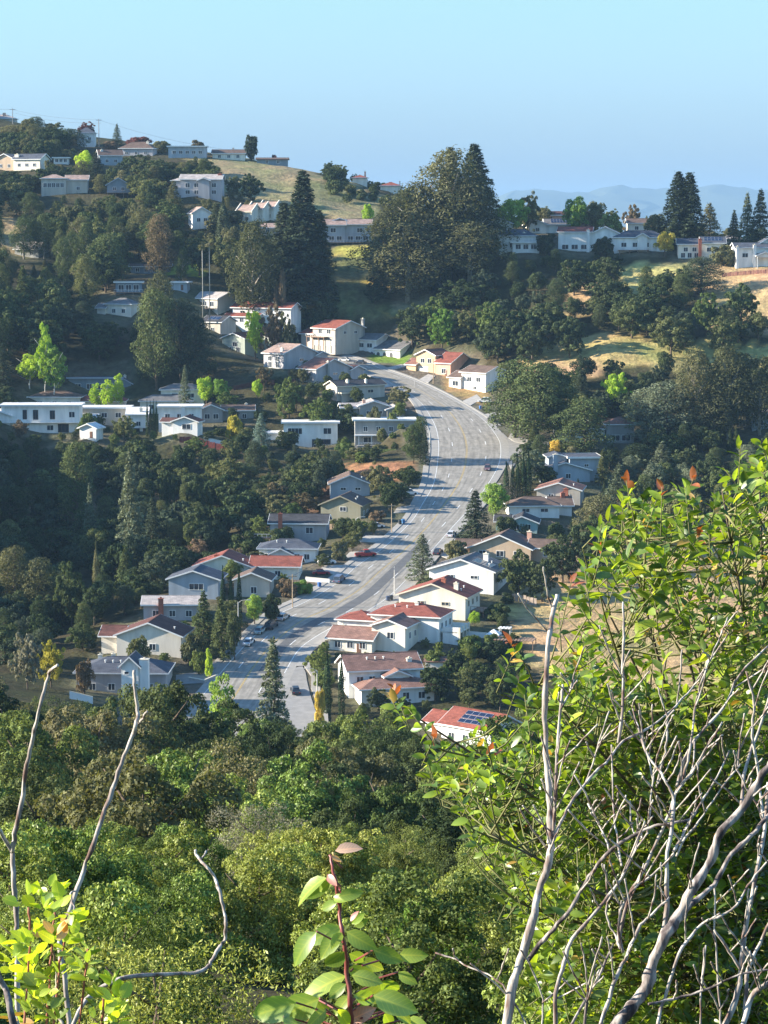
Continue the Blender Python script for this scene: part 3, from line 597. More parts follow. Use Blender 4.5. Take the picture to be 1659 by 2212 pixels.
def uvroad(me, u0, u1, nrow):
    uv = me.uv_layers.new(name='UVMap'); L = np.zeros(len(me.loops)*2, np.float32); vi = np.zeros(len(me.loops), np.int32); me.loops.foreach_get('vertex_index', vi)
    L[0::2] = np.where(vi % 2 == 0, u0, u1); L[1::2] = (vi//2)*.35; uv.data.foreach_set('uv', L)
v, f = strip(0, 1, .012); rm = mesh('road', v, f, ASPH); uvroad(rm, 0, 1, len(RL)); road = link('road', rm, kind='structure')
SH = mat('asphalt_shoulder', (.30,.285,.26), .9, .1, .8)
for (u0, u1) in ((.0, .10), (.90, 1)):
    v, f = strip(u0, u1, .018, 12, len(RL)-8); link('parking_lane', mesh('parking_lane', v, f, SH), kind='structure')
# the darker resurfaced strip on the lower straight
v, f = strip(.56, .70, .020, 22, 80); link('resurfaced_strip', mesh('resurfaced_strip', v, f, mat('new_asphalt', (.115,.115,.115), .85, .12, .7)), road)
WP = mat('white_paint', (.72,.72,.70), .7, .1, 2); YP = mat('yellow_paint', (.50,.36,.13), .7, .1, 2)
def line(name, u, wd, z, m, i0=0, i1=None, dash=None):
    i1 = len(RL)-1 if i1 is None else i1; V = []; F = []
    for i in range(i0, i1):
        if dash and (i % dash[1]) >= dash[0]: continue
        q = []
        for k in (i, i+1):
            a, b = RL[k], RR[k]; c = a.lerp(b, u); s = (b-a).normalized()*wd/2; q += [c-s+Vector((0,0,z)), c+s+Vector((0,0,z))]
        k = len(V); V += q; F.append((k, k+1, k+3, k+2))
    link(name, mesh(name, V, F, m), road)
line('yellow_line', .455, .13, .026, YP, 0, 205); line('yellow_line', .468, .13, .026, YP, 0, 205)
line('edge_line', .105, .16, .028, WP, 14, 190); line('edge_line', .895, .16, .028, WP, 22, 200)
line('lane_dashes', .28, .2, .030, WP, 0, 200, (2, 8)); line('lane_dashes', .71, .2, .030, WP, 0, 200, (2, 8))
# side streets
def sidestreet(pts, z=.008):
    v = [PR(*p)+Vector((0,0,z)) for p in pts]; k = len(v)//2; 
    f = [(i, i+1, 2*k-2-i, 2*k-1-i) for i in range(k-1)]
    me = mesh('side_street', v, f, mat('asphalt_side', (.27,.26,.245), .9, .12, .6)); link('side_street', me, kind='structure')
sidestreet([(1085,934),(1102,950),(1122,958),(1150,962),(1185,966),(1185,985),(1140,982),(1118,985),(1104,990),(1096,1002)], .006)
sidestreet([(652,1436),(660,1452),(664,1475),(670,1500),(686,1550),(690,1600),(560,1600),(575,1560),(585,1530),(598,1500),(606,1480),(615,1455)], .016)
sidestreet([(477,1434),(450,1446),(420,1452),(380,1458),(380,1478),(425,1476),(440,1475),(452,1470)], .006)
# sidewalks with kerbs
SW = mat('concrete', (.33,.31,.28), .9, .12, .8)
def walk(side, i0, i1, name='sidewalk', wd=1.8):
    V = []; F = []
    for i in range(i0, i1+1):
        a, b = (RL[i], RR[i]) if side < 0 else (RR[i], RL[i])
        d = (a-b); d.z = 0; d.normalize(); i_ = a; o_ = a+d*wd; o_.z = plane(o_.y); i_ = Vector((a.x, a.y, plane(a.y)))
        V += [i_-Vector((0,0,.1)), i_+Vector((0,0,.14)), o_+Vector((0,0,.14)), o_-Vector((0,0,.3))]
    for i in range(i1-i0):
        k = 4*i
        for j in range(3): F.append((k+j, k+j+4, k+j+5, k+j+1) if side > 0 else (k+j, k+j+1, k+j+5, k+j+4))
    link(name, mesh(name, V, F, SW), kind='structure')
walk(-1, 24, 205); walk(1, 24, 108); walk(1, 142, 205)
# kerb apron of the junction corners
def apron(pts, h=.13, name='sidewalk'):
    v = [PR(*p) for p in pts]; k = len(v); V = [p-Vector((0,0,.2)) for p in v]+[p+Vector((0,0,h)) for p in v]
    F = [tuple(range(k, 2*k))]+[(i, (i+1)%k, (i+1)%k+k, i+k) for i in range(k)]
    link(name, mesh(name, V, F, SW), kind='structure')
apron([(1098,946),(1112,955),(1135,959),(1185,963),(1185,955),(1140,950),(1118,944),(1104,936)])
apron([(655,1436),(672,1460),(672,1486),(690,1535),(700,1600),(712,1600),(708,1540),(692,1490),(690,1455),(672,1430)])
apron([(1098,1000),(1106,994),(1120,990),(1140,988),(1185,990),(1185,996),(1140,995),(1122,997),(1112,1004),(1104,1014)])

# driveways, each a slab from the kerb to a house
DRV = mat('driveway_concrete', (.40,.375,.34), .9, .15, .7)
def driveway(pts):
    v = [PR(*p)+Vector((0,0,.03)) for p in pts]; k = len(v); V = [p-Vector((0,0,.3)) for p in v]+v
    link('driveway', mesh('driveway', V, [tuple(range(k, 2*k))]+[(i, (i+1)%k, (i+1)%k+k, i+k) for i in range(k)], DRV), kind='structure')
for q in ([(921,1052),(914,1068),(868,1070),(872,1058)],[(898,1090),(886,1106),(850,1108),(858,1096)],[(842,1158),(826,1172),(770,1170),(790,1156)],[(806,1188),(786,1202),(742,1206),(756,1192)],[(756,1220),(728,1240),(680,1238),(700,1222)],
  [(700,1266),(680,1280),(640,1276),(650,1264)],[(838,822),(852,834),(820,838),(806,828)],[(836,794),(852,798),(882,790),(870,786)],[(905,820),(925,827),(940,812),(925,808)],[(1000,866),(1016,876),(1040,862),(1030,852)],[(1046,895),(1056,904),(1086,900),(1076,890)],
  [(950,1182),(940,1196),(966,1206),(980,1196)],[(886,1264),(872,1280),(905,1290),(915,1276)],[(790,1338),(770,1350),(800,1362),(816,1350)]): driveway(q)
# ---------------------------------------------------------------- houses
GLASS = mat('window_glass', (.035,.045,.06), .12, .05, 1, spec=.6)
TRIM = {'white': mat('trim_white', (.78,.78,.76), .6, .05, 1), 'cream': mat('trim_cream', (.70,.63,.50), .7, .05, 1),
        'blue': mat('trim_blue', (.40,.46,.55), .7, .05, 1), 'olive': mat('trim_olive', (.28,.26,.19), .7, .05, 1), 'brown': mat('trim_brown', (.12,.08,.06), .7, .1, 1)}
DARKP = mat('solar_glass', (.012,.018,.045), .15, .1, 1, spec=.7); FRAMEM = mat('panel_frame', (.45,.45,.47), .4, .05, 1, metal=.6)
BRICK = mat('brick_red', (.36,.12,.075), .9, .25, 2.5); DECKM = mat('deck_wood', (.26,.17,.12), .85, .2, 1.5); DOORM = mat('door_paint', (.62,.60,.55), .6, .05, 1)
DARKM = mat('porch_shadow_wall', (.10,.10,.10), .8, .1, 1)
def wallmat(k): return mat('wall_'+k, WALL[k], .88, .15, .6, streak=True)
def rmat(k): return roofmat('roof_'+k, ROOF[k], .42 if k in ('red','tile','brick','pink') else .3)
PC = {}
def cached(key, fn):
    if key not in PC: PC[key] = fn()
    return PC[key]
def window(par, x, y, z, w, h, face, trim, bars=None):
    """frame standing proud of the wall, glass set back inside it; a mullion on the wide ones"""
    w, h = round(w, 1), round(h, 1)
    def fr():
        m = MB(); t = .11
        m.box(-w/2-t, w/2+t, -.09, .02, -t, 0); m.box(-w/2-t, w/2+t, -.09, .02, h, h+t)
        m.box(-w/2-t, -w/2, -.09, .02, 0, h); m.box(w/2, w/2+t, -.09, .02, 0, h)
        n = 0 if w < 1.05 else max(1, round(w/1.3)-1) if w > 2.3 else 1
        for i in range(n):
            c = -w/2+w*(i+1)/(n+1); m.box(c-.045, c+.045, -.08, .015, 0, h)
        return m.mesh('window', TRIM[trim])
    o = link('window', cached(('w', w, h, trim), fr), par, (x, y, z), face)
    link('pane', cached(('p', w, h), lambda: MB().box(-w/2, w/2, -.03, .01, 0, h).mesh('pane', GLASS)), o)
    return o
def facepos(v, face, u):        # position on a wall face of a volume; u runs left to right as seen from outside
    x0, x1, y0, y1 = v[:4]
    if face == 'F': return (x0+x1)/2+u, y0-.012, 0
    if face == 'B': return (x0+x1)/2-u, y1+.012, math.pi
    if face == 'R': return x1+.012, (y0+y1)/2+u, math.pi/2
    return x0-.012, (y0+y1)/2-u, -math.pi/2
def volume(par, v, wm, rm, tm, party=False):
    x0, x1, y0, y1, z0, h, typ, pit = v; base = -3.2 if z0 <= .01 else (z0 if z0 > 0 else z0-2)
    wb = MB(); ov = .65; T = .16; top = h
    if typ == 'flat':
        wb.box(x0, x1, y0, y1, base, h); wb.obj('wall', wm, par)
        r = MB().box(x0-.7, x1+.7, y0-.7, y1+.7, h+.003, h+.42).obj('roof', rm, par)
        f = MB(); a, b, c, d = x0-.75, x1+.75, y0-.75, y1+.75
        f.box(a, b, c-.06, c, h-.06, h+.48); f.box(a, b, d, d+.06, h-.06, h+.48); f.box(a-.06, a, c-.06, d+.06, h-.06, h+.48); f.box(b, b+.06, c-.06, d+.06, h-.06, h+.48)
        f.obj('fascia', tm, r); return r
    if typ == 'gx':      # ridge along x: work in swapped axes
        X = lambda a, b, z: (a, b, z); a0, a1, b0, b1 = x0, x1, y0, y1
    else: X = lambda a, b, z: (b, a, z); a0, a1, b0, b1 = y0, y1, x0, x1
    bm_ = (b0+b1)/2; rise = (b1-b0)/2*pit
    flip = typ != 'gx'
    def quadbox(m, q0, q1, q2, q3, th):
        lo = [X(*p) for p in (q0, q1, q2, q3)]; hi = [(p[0], p[1], p[2]+th) for p in lo]; m.hexa(lo, hi)
    if typ in ('gx', 'gy'):
        pts = [(a, b, z) for a in (a0, a1) for b, z in ((b0, base), (b1, base), (b1, h), (bm_, h+rise), (b0, h))]
        wb.add([X(*p) for p in pts], [(0,1,2,3,4), (9,8,7,6,5), (0,5,6,1), (1,6,7,2), (4,9,5,0), (2,7,8,3), (3,8,9,4)]); wb.obj('wall', wm, par)
        r_ = MB(); f_ = MB()
        e0, e1 = a0-ov, a1+ov
        for s, bb in ((-1, b0), (1, b1)):
            be = bb+s*ov; ze = h-ov*pit
            quadbox(r_, (e0, be, ze+.02), (e1, be, ze+.02), (e1, bm_, h+rise+.02), (e0, bm_, h+rise+.02), T+.02)
            # barge boards and eaves boards, proud of the roof sheet
            quadbox(f_, (e0-.07, be, ze-.16), (e0, be, ze-.16), (e0, bm_, h+rise-.16), (e0-.07, bm_, h+rise-.16), .36)
            quadbox(f_, (e1, be, ze-.16), (e1+.07, be, ze-.16), (e1+.07, bm_, h+rise-.16), (e1, bm_, h+rise-.16), .36)
            quadbox(f_, (e0-.07, be+s*.08, ze-.18), (e1+.07, be+s*.08, ze-.18), (e1+.07, be, ze-.17), (e0-.07, be, ze-.17), .30)
        r = r_.obj('roof', rm, par); f_.obj('fascia', tm, r)
        cap = MB(); quadbox(cap, (e0, bm_-.18, h+rise+.16), (e1, bm_-.18, h+rise+.16), (e1, bm_+.18, h+rise+.16), (e0, bm_+.18, h+rise+.16), .09); cap.obj('ridge_cap', rm, r)
        if party:
            for e in (a0-.35, a1+.15):
                m = MB(); quadbox(m, (e, b0-.7, h-.9), (e+.35, b0-.7, h-.9), (e+.35, bm_, h+rise+.1), (e, bm_, h+rise+.1), .85); m.obj('party_wall', wm, par)
        return r
    # hip
    wb.box(x0, x1, y0, y1, base, h); wb.obj('wall', wm, par)
    W, Dp = x1-x0+2*ov, y1-y0+2*ov; hl = min(W, Dp)/2; z = h-.05; zt = z+hl*pit
    X0, X1, Y0, Y1 = x0-ov, x1+ov, y0-ov, y1+ov
    if W >= Dp: ra, rb = (X0+hl, (Y0+Y1)/2, zt), (X1-hl, (Y0+Y1)/2, zt)
    else: ra, rb = ((X0+X1)/2, Y0+hl, zt), ((X0+X1)/2, Y1-hl, zt)
    V = [(X0,Y0,z),(X1,Y0,z),(X1,Y1,z),(X0,Y1,z),ra,rb]
    if W >= Dp: F = [(0,1,5,4),(1,2,5),(2,3,4,5),(3,0,4),(3,2,1,0)]
    else: F = [(0,1,4),(1,2,5,4),(2,3,5),(3,0,4,5),(3,2,1,0)]
    r = link('roof', mesh('roof', V, F, rm), par)
    f = MB(); f.box(X0-.06, X1+.06, Y0-.07, Y0, z-.2, z+.09); f.box(X0-.06, X1+.06, Y1, Y1+.07, z-.2, z+.09); f.box(X0-.06, X0, Y0, Y1, z-.2, z+.09); f.box(X1, X1+.06, Y0, Y1, z-.2, z+.09)
    f.obj('fascia', tm, r); cap = MB().tube([(ra[0],ra[1],ra[2]+.02), (rb[0],rb[1],rb[2]+.02)], .13, 6) if W != Dp else MB().box(ra[0]-.2,ra[0]+.2,ra[1]-.2,ra[1]+.2,ra[2]-.1,ra[2]+.1)
    cap.obj('ridge_cap', rm, r); return r
def roof_z(v, x, y):            # height of a roof above a point, and slope direction
    x0, x1, y0, y1, z0, h, typ, pit = v
    if typ == 'flat': return h+.42
    if typ == 'gx': return h+((y1-y0)/2-abs(y-(y0+y1)/2))*pit+.16
    if typ == 'gy': return h+((x1-x0)/2-abs(x-(x0+x1)/2))*pit+.16
    d = min(x-x0, x1-x, y-y0, y1-y)+.65; return h-.05+d*pit
def solar(par, v, side, a0, a1, f0, f1, nx, ny):
    x0, x1, y0, y1, z0, h, typ, pit = v; w = (a1-a0)/nx
    half = (y1-y0)/2 if typ == 'gx' else (x1-x0)/2
    run = half*(f1-f0)/ny
    def pm():
        m = MB(); m.box(.05, w-.05, .05, run-.05, .02, .07); return m.mesh('solar_panel', DARKP)
    def fm():
        m = MB(); m.box(0, w, 0, .05, 0, .09); m.box(0, w, run-.05, run, 0, .09); m.box(0, .05, .05, run-.05, 0, .09); m.box(w-.05, w, .05, run-.05, 0, .09); return m.mesh('panel_frame', FRAMEM)
    M1, M2 = pm(), fm(); ang = math.atan(pit)
    for i in range(nx):
        for j in range(ny):
            o = link('solar_panel', M1, par); link('panel_frame', M2, o); s = half*(f0)+run*j
            if side == 'F': o.location = (a0+i*w, y0+s, h+s*pit+.24); o.rotation_euler = (ang, 0, 0)
            elif side == 'R': o.location = (x1-s, a0+i*w, h+s*pit+.24); o.rotation_euler = Matrix.Rotation(math.pi/2, 3, 'Z').to_4x4().to_euler(); o.rotation_euler = (Matrix.Rotation(math.pi/2, 3, 'Z') @ Matrix.Rotation(ang, 3, 'X')).to_euler()
            else: o.location = (x0+s, a0+(i+1)*w, h+s*pit+.24); o.rotation_euler = (Matrix.Rotation(-math.pi/2, 3, 'Z') @ Matrix.Rotation(ang, 3, 'X')).to_euler()
            o.scale = (1, .97, 1)
def build_house(idx, rec):
    label, px, py, D, yaw, wc, rc, tc, vols, wins, ex = rec
    p = P(px, py, D) if D else PR(px, py); q = float(gz(p.x, p.y)); p.z = max(p.z, q-.3) if D else p.z
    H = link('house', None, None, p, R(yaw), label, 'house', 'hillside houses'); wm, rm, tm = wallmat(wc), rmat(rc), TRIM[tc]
    roofs = []
    vols = [(*v[:5], v[5]*1.12, v[6], v[7]*1.15) for v in vols]
    for k, v in enumerate(vols):
        v = list(v)
        for j in range(k):                     # no coplanar walls between touching volumes
            for c in range(4):
                if abs(v[c]-vols[j][c]) < .01: v[c] += .013*(k+1)
        roofs.append(volume(H, v, wm, rm, tm, ex.get('party')))
    for tok in wins.split():
        vi, rest = tok.split(':'); v = vols[int(vi)]; face = rest[0]; cnt, dim = rest[1:].split('@'); cnt = int(cnt)
        dim = dim.split(','); z = float(dim[0]); w, h = (float(a) for a in dim[1].split('x')) if len(dim) > 1 else (1.2, 1.2)
        w *= 1.18; h *= 1.15
        L = (v[1]-v[0]) if face in 'FB' else (v[3]-v[2])
        for i in range(cnt):
            u = (-.5+(i+.5)/cnt)*L*.86 if cnt != 2 else (-.17 if i == 0 else .20)*L
            if cnt == 1: u = .06*L
            x, y, a = facepos(v, face, u); window(H, x, y, z, w, h, a, tc if tc in ('white','cream') else 'white')
    for (vi, u, z, w, h) in ex.get('win', ()):
        x, y, a = facepos(vols[vi], 'F', u); window(H, x, y, z, w, h, a, 'brown' if h > 2 and vi == 0 else 'white')
    for (x, y, ht, s, col) in ex.get('chim', ()):
        m = MB().box(x-s/2, x+s/2, y-s*.35, y+s*.35, -1, ht).obj('chimney', BRICK if col == 'brick' else wallmat(col), H)
        MB().box(x-s/2-.1, x+s/2+.1, y-s*.35-.1, y+s*.35+.1, ht, ht+.16).box(x-.2, x+.2, y-.2, y+.2, ht+.16, ht+.5).obj('chimney_cap', TRIM['cream'] if col != 'brick' else BRICK, m)
    for i in range(ex.get('vents', 0)):
        v = vols[0]; x = v[0]+(v[1]-v[0])*(.3+.35*i/max(1, ex['vents'])) if v[6] != 'gy' else v[1]-2.2-.4*i; y = v[2]+(v[3]-v[2])*(.3 if v[6] != 'gy' else .3+.3*i)
        z = roof_z(v, x, y); MB().tube([(x,y,z-.3),(x,y,z+.45)], .13, 8).tube([(x,y,z+.45),(x,y,z+.58)], .24, 8).obj('roof_vent', TRIM['white'], roofs[0])
    for s in ex.get('solar', ()): solar(roofs[s[0]], vols[s[0]], *s[1:])
    for k in ('garage', 'garage2'):
        if k in ex:
            v = vols[0]; x = v[0]+3.2 if k == 'garage' else v[0]+9
            g = MB().box(x-2.3, x+2.3, v[2]-.07, v[2]+.02, 0, 2.3).obj('garage_door', DOORM, H)
            gr = MB(); [gr.box(x-2.2, x+2.2, v[2]-.1, v[2]-.072, .55*j-.02, .55*j+.02) for j in range(1, 4)]; gr.obj('panel_rail', TRIM['cream'], g)
    if ex.get('door'):
        v = vols[-1]; x = v[0]+(v[1]-v[0])*.7; d = MB().box(x-.5, x+.5, v[2]-.06, v[2]+.02, max(0, v[4]), max(0, v[4])+2.1).obj('door', mat('door_brown', (.16,.08,.05), .6), H)
        MB().box(x+.33, x+.4, v[2]-.1, v[2]-.062, 1, 1.12).obj('handle', FRAMEM, d)
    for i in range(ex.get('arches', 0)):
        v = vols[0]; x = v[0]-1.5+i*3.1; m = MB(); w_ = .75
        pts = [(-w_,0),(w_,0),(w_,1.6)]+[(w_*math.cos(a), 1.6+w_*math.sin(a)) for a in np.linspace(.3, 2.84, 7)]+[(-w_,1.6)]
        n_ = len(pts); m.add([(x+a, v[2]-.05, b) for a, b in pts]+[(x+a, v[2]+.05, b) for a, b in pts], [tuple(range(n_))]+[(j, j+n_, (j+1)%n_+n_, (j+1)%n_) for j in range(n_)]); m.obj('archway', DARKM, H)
    if 'deck' in ex:
        x0, x1, y0, y1, z = ex['deck']; d = MB().box(x0, x1, y0, y1, z-.25, z).obj('deck', DECKM, H)
        r = MB(); n = int((x1-x0)/1.4)+1
        for i in range(n+1): x = x0+(x1-x0)*i/n; r.box(x-.05, x+.05, y0, y0+.1, z, z+1)
        r.box(x0-.06, x1+.06, y0-.02, y0+.12, z+1, z+1.08); r.obj('railing', TRIM['white'] if tc == 'white' else DECKM, d)
        [MB().box(x0+(x1-x0)*t_-.12, x0+(x1-x0)*t_+.12, y0+.1, y0+.34, z-5, z-.25).obj('post', DECKM, d) for t_ in (.03,.35,.66,.96)]
    if 'rail' in ex:
        vi, x1, y0, z = ex['rail']; v = vols[0]; x0 = v[0] if x1 > 8.5 and vi == -2 else 1; r = MB(); r.box(x0, x1, y0, y0+.06, z+.95, z+1.03)
        if vi == -2: MB().box(v[0], v[1], y0, v[2]-.02, z-.2, z).obj('balcony', wm, H); x0 = v[0]
        n = int((x1-x0)/.9)
        for i in range(n+1): x = x0+(x1-x0)*i/n; r.box(x-.03, x+.03, y0, y0+.06, z, z+.95)
        r.obj('railing', TRIM['white'], H)
    if 'porch2' in ex:
        x0, x1, y0, z = ex['porch2']; v = vols[0]; d = MB().box(v[0]-.2, v[1]+.2, y0, v[2]-.02, z, z+.3).obj('porch_roof', TRIM['white'], H)
        for i in range(5): x = x0+(x1-x0)*i/4; MB().box(x-.12, x+.12, y0+.1, y0+.34, -2, z).obj('porch_column', TRIM['white'], H)
        r = MB(); n = 18
        for i in range(n+1): x = x0+(x1-x0)*i/n; r.box(x-.04, x+.04, y0+.15, y0+.22, 0, .85)
        r.box(x0, x1, y0+.13, y0+.24, .85, .95); r.obj('railing', TRIM['white'], H); MB().box(x0-.6, x1+.6, y0, v[2]-.02, -3, 0).obj('terrace', mat('concrete', (.33,.31,.28)), H)
    if 'porch' in ex:
        x0, x1, y0, y1 = ex['porch']; MB().box(x0, x1, y0, y1, 2.6, 2.85).obj('balcony', TRIM['cream'], H)
        for i in range(4): y = y0+(y1-y0)*i/3; MB().box(x1-.4, x1, y-.2, y+.2, -3, 4.0).obj('porch_column', TRIM['cream'], H)
        MB().box(x0+.3, x1-.5, y0, y0+.35, -3, 4.0).obj('porch_wall', wm, H); MB().box(x0+.3, x1-.5, y1, y1+.2, 2.85, 3.8).obj('parapet', wm, H)
    if 'box' in ex:
        x0, x1, y0, y1, z0, z1 = ex['box']; MB().box(x0, x1, y0, y1, z0+.43, z1).obj('roof_box', TRIM['white'], roofs[0])
    if 'gableporch' in ex:
        x0, x1, y0, y1, h = ex['gableporch']; volume(H, (x0, x1, y0+.4, y1-.6, 3.6, h, 'gy', .4), wm, rm, tm)
        for x in (x0, x1): MB().box(x-.15, x+.15, y0+.3, y0+.6, -2, 3.6).obj('porch_column', TRIM['white'], H)
    return H
HOBJ = [build_house(i, h) for i, h in enumerate(HOUSES)]
bpy.context.view_layer.update()
def bounds(objs):
    xs, ys, dd = [], [], []
    for o in objs:
        if o.type != 'MESH': continue
        for c in o.bound_box:
            wv_ = o.matrix_world @ Vector(c)
            if o.name.startswith('wall') and c[2] < 0: wv_ = o.matrix_world @ Vector((c[0], c[1], 0))
            u = proj(*wv_); xs.append(u[0]); ys.append(u[1]); dd.append(wv_.y)
    return min(xs), max(xs), min(ys), max(ys), min(dd)
KEEPOUT = []          # what stands open to view: nothing tall is planted between it and the lookout
for H in HOBJ: KEEPOUT.append(bounds([c for c in H.children if c.name.split('.')[0] in ('wall','roof')]))
# ---------------------------------------------------------------- tree prototypes: crowns of leaf clumps round a limbed trunk
def leafquads(Cn, Nn, size, aspect=.6, jit=.7, seed=0, bend=True):
    """one folded diamond per leaf clump"""
    r = np.random.RandomState(seed); n = len(Cn)
    Nv = Nn+r.normal(0, jit, (n, 3)); Nv /= np.linalg.norm(Nv, axis=1, keepdims=True)+1e-9
    T = np.cross(Nv, r.normal(0, 1, (n, 3))); T /= np.linalg.norm(T, axis=1, keepdims=True)+1e-9
    B = np.cross(Nv, T); s = (size*r.uniform(.6, 1.35, n))[:, None]
    V = np.empty((n, 4, 3)); V[:,0] = Cn+T*s*.5; V[:,1] = Cn+B*s*aspect*.5-Nv*s*.10; V[:,2] = Cn-T*s*.5; V[:,3] = Cn-B*s*aspect*.5-Nv*s*.10
    F = np.arange(n*4).reshape(n, 4); return V.reshape(-1, 3), F
def lobes_to_leaves(L, n, seed, inner=.55, squash=1.0):
    """L: lobes (x,y,z,r). Points over the lobe surfaces, those swallowed by other lobes dropped"""
    r = np.random.RandomState(seed); L = np.asarray(L); wgt = L[:,3]**2; k = r.choice(len(L), int(n*1.9), p=wgt/wgt.sum())
    d = r.normal(0, 1, (len(k), 3)); d /= np.linalg.norm(d, axis=1, keepdims=True)
    d[:,2] = np.where((d[:,2] < -.3) & (r.rand(len(k)) < .6), -d[:,2], d[:,2])
    rad = L[k,3]*(1-.35*r.rand(len(k))**2)*(1+.15*np.sin(d[:,0]*9+k)*np.cos(d[:,1]*8+k*1.7))
    p = L[k,:3]+d*rad[:,None]*np.array([1,1,squash]); keep = np.ones(len(k), bool)
    for l in L:
        dd = (p-l[:3])/np.array([1,1,squash]); keep &= ~((dd**2).sum(1) < (l[3]*inner)**2)
    p, d = p[keep][:n], d[keep][:n]; return p, d
def trunk_mesh(H, r0, limbs, seed, zc=.45, spread=.3, m=None):
    H = H*.86
    rr = np.random.RandomState(seed); mb = MB(); pts = [Vector((0,0,-1.5))]; n = 6
    for i in range(1, n): pts.append(Vector((rr.normal(0,.012)*H, rr.normal(0,.012)*H, H*.86*i/(n-1))))
    mb.tube(pts, [r0*(1-.82*i/(n-1)) for i in range(n)], 7)
    for k in range(limbs):
        a = k*2.4+rr.rand(); z = H*(zc+(.8-zc)*k/max(1, limbs)); b = Vector((0,0,z)); e = b+Vector((math.cos(a)*spread*H, math.sin(a)*spread*H, H*(.12+.14*rr.rand())))
        mb.tube([b, b.lerp(e, .5)+Vector((0,0,-.02*H)), e], [r0*.45, r0*.3, r0*.1], 5)
    return mb.mesh('trunk', m, True)
BARK = mat('bark', (.12,.09,.065), .95, .3, 2, bump=.5); BARKW = mat('bark_pale', (.42,.37,.31), .85, .3, 1.2); BARKB = mat('bark_birch', (.62,.60,.55), .8, .2, 1.5)
PROTO = {}
def proto(kind, H, W, trunk, V, F): PROTO.setdefault(kind, []).append((H, W, trunk, npmesh('crown', V, F, None)))
def make_round(kind, H, W, n, leaf, nl, seed, base=.18, flat=1., lump=(.22,.40), bark=None, r0=.3, aspect=.62, jit=.75, sub_=0):
    r = np.random.RandomState(seed); L = []
    zc = H*(base+1)/2; hz_ = H*(1-base)/2
    for i in range(nl):
        th = i*2.39996+r.rand()*.5; t = (i+.5)/nl; cz = 1-2*t; s = math.sqrt(max(0, 1-cz*cz)); q = r.uniform(.46, .84)
        rr = W/2*r.uniform(*lump); L.append((math.cos(th)*s*W/2*q*r.uniform(.8,1.1), math.sin(th)*s*W/2*q*r.uniform(.8,1.1), zc+cz*hz_*q*.98*flat, rr))
    if sub_:
        L2 = []
        for (x, y, z, q) in L:
            for k in range(sub_):
                v_ = r.normal(0, 1, 3); v_ /= np.linalg.norm(v_); v_[2] = abs(v_[2])*.9-.2 if r.rand() < .5 else v_[2]; L2.append((x+v_[0]*q*.72, y+v_[1]*q*.72, z+v_[2]*q*.72, q*r.uniform(.26, .44)))
        L = L2
    L.append((0, 0, zc, W*.28))
    p, d = lobes_to_leaves(L, n, seed, squash=min(1, .85*2*hz_/W) if hz_*2 < W else 1)
    V, F = leafquads(p, d, leaf, aspect, jit, seed); proto(kind, H, W, trunk_mesh(H, r0, 6, seed, .3, .28, bark or BARK), V, F)
def make_cone(kind, H, W, n, leaf, seed, gap=.35, droop=.25, pw=.9, base=.06, bark=None, r0=.3, whorls=16, layered=.4):
    r = np.random.RandomState(seed); Cn = []; Nn = []; nb = whorls*7
    for i in range(nb):
        t = (i+.5)/nb; t = base+(1-base)*(1-(1-t)**1.25); z = H*(round(t*whorls)/whorls*layered+t*(1-layered)); rad = W/2*(1-t)**pw*r.uniform(.72, 1.12)+W*.02
        a = i*2.39996+r.normal(0, .3); m = max(6, int(n*(rad*1.0)/(nb*W*.25)))
        u = r.rand(m)**.65; side = r.normal(0, .16, m)*rad*(1.1-u)+r.normal(0,.06*W/2,m); dz = -droop*rad*u**1.6+r.normal(0, .028*W, m)+.1*rad*u
        x = math.cos(a)*rad*u-math.sin(a)*side; y = math.sin(a)*rad*u+math.cos(a)*side
        Cn.append(np.stack([x, y, z+dz], 1)); Nn.append(np.stack([x/(W)*.8, y/W*.8, np.full(m, .8)], 1))
    Cn = np.concatenate(Cn); Nn = np.concatenate(Nn); V, F = leafquads(Cn, Nn, leaf, .5, .45, seed)
    proto(kind, H, W, trunk_mesh(H*1.1, r0, 0, seed, m=bark or BARK), V, F)
def make_column(kind, H, W, n, leaf, seed):
    r = np.random.RandomState(seed); t = r.rand(n)**.9; prof = np.sin(np.clip(t*1.08+.06, 0, 1)**.75*math.pi)**.55*(1-t*.3); a = r.rand(n)*2*math.pi
    rad = W/2*prof*(1-.25*r.rand(n)**2)*(1+.16*np.sin(a*5+t*9)); p = np.stack([np.cos(a)*rad, np.sin(a)*rad, t*H], 1)
    d = np.stack([np.cos(a), np.sin(a), np.full(n, .5)], 1); V, F = leafquads(p, d, leaf, .4, .5, seed); proto(kind, H, W, trunk_mesh(H, .15, 0, seed, m=BARK), V, F)
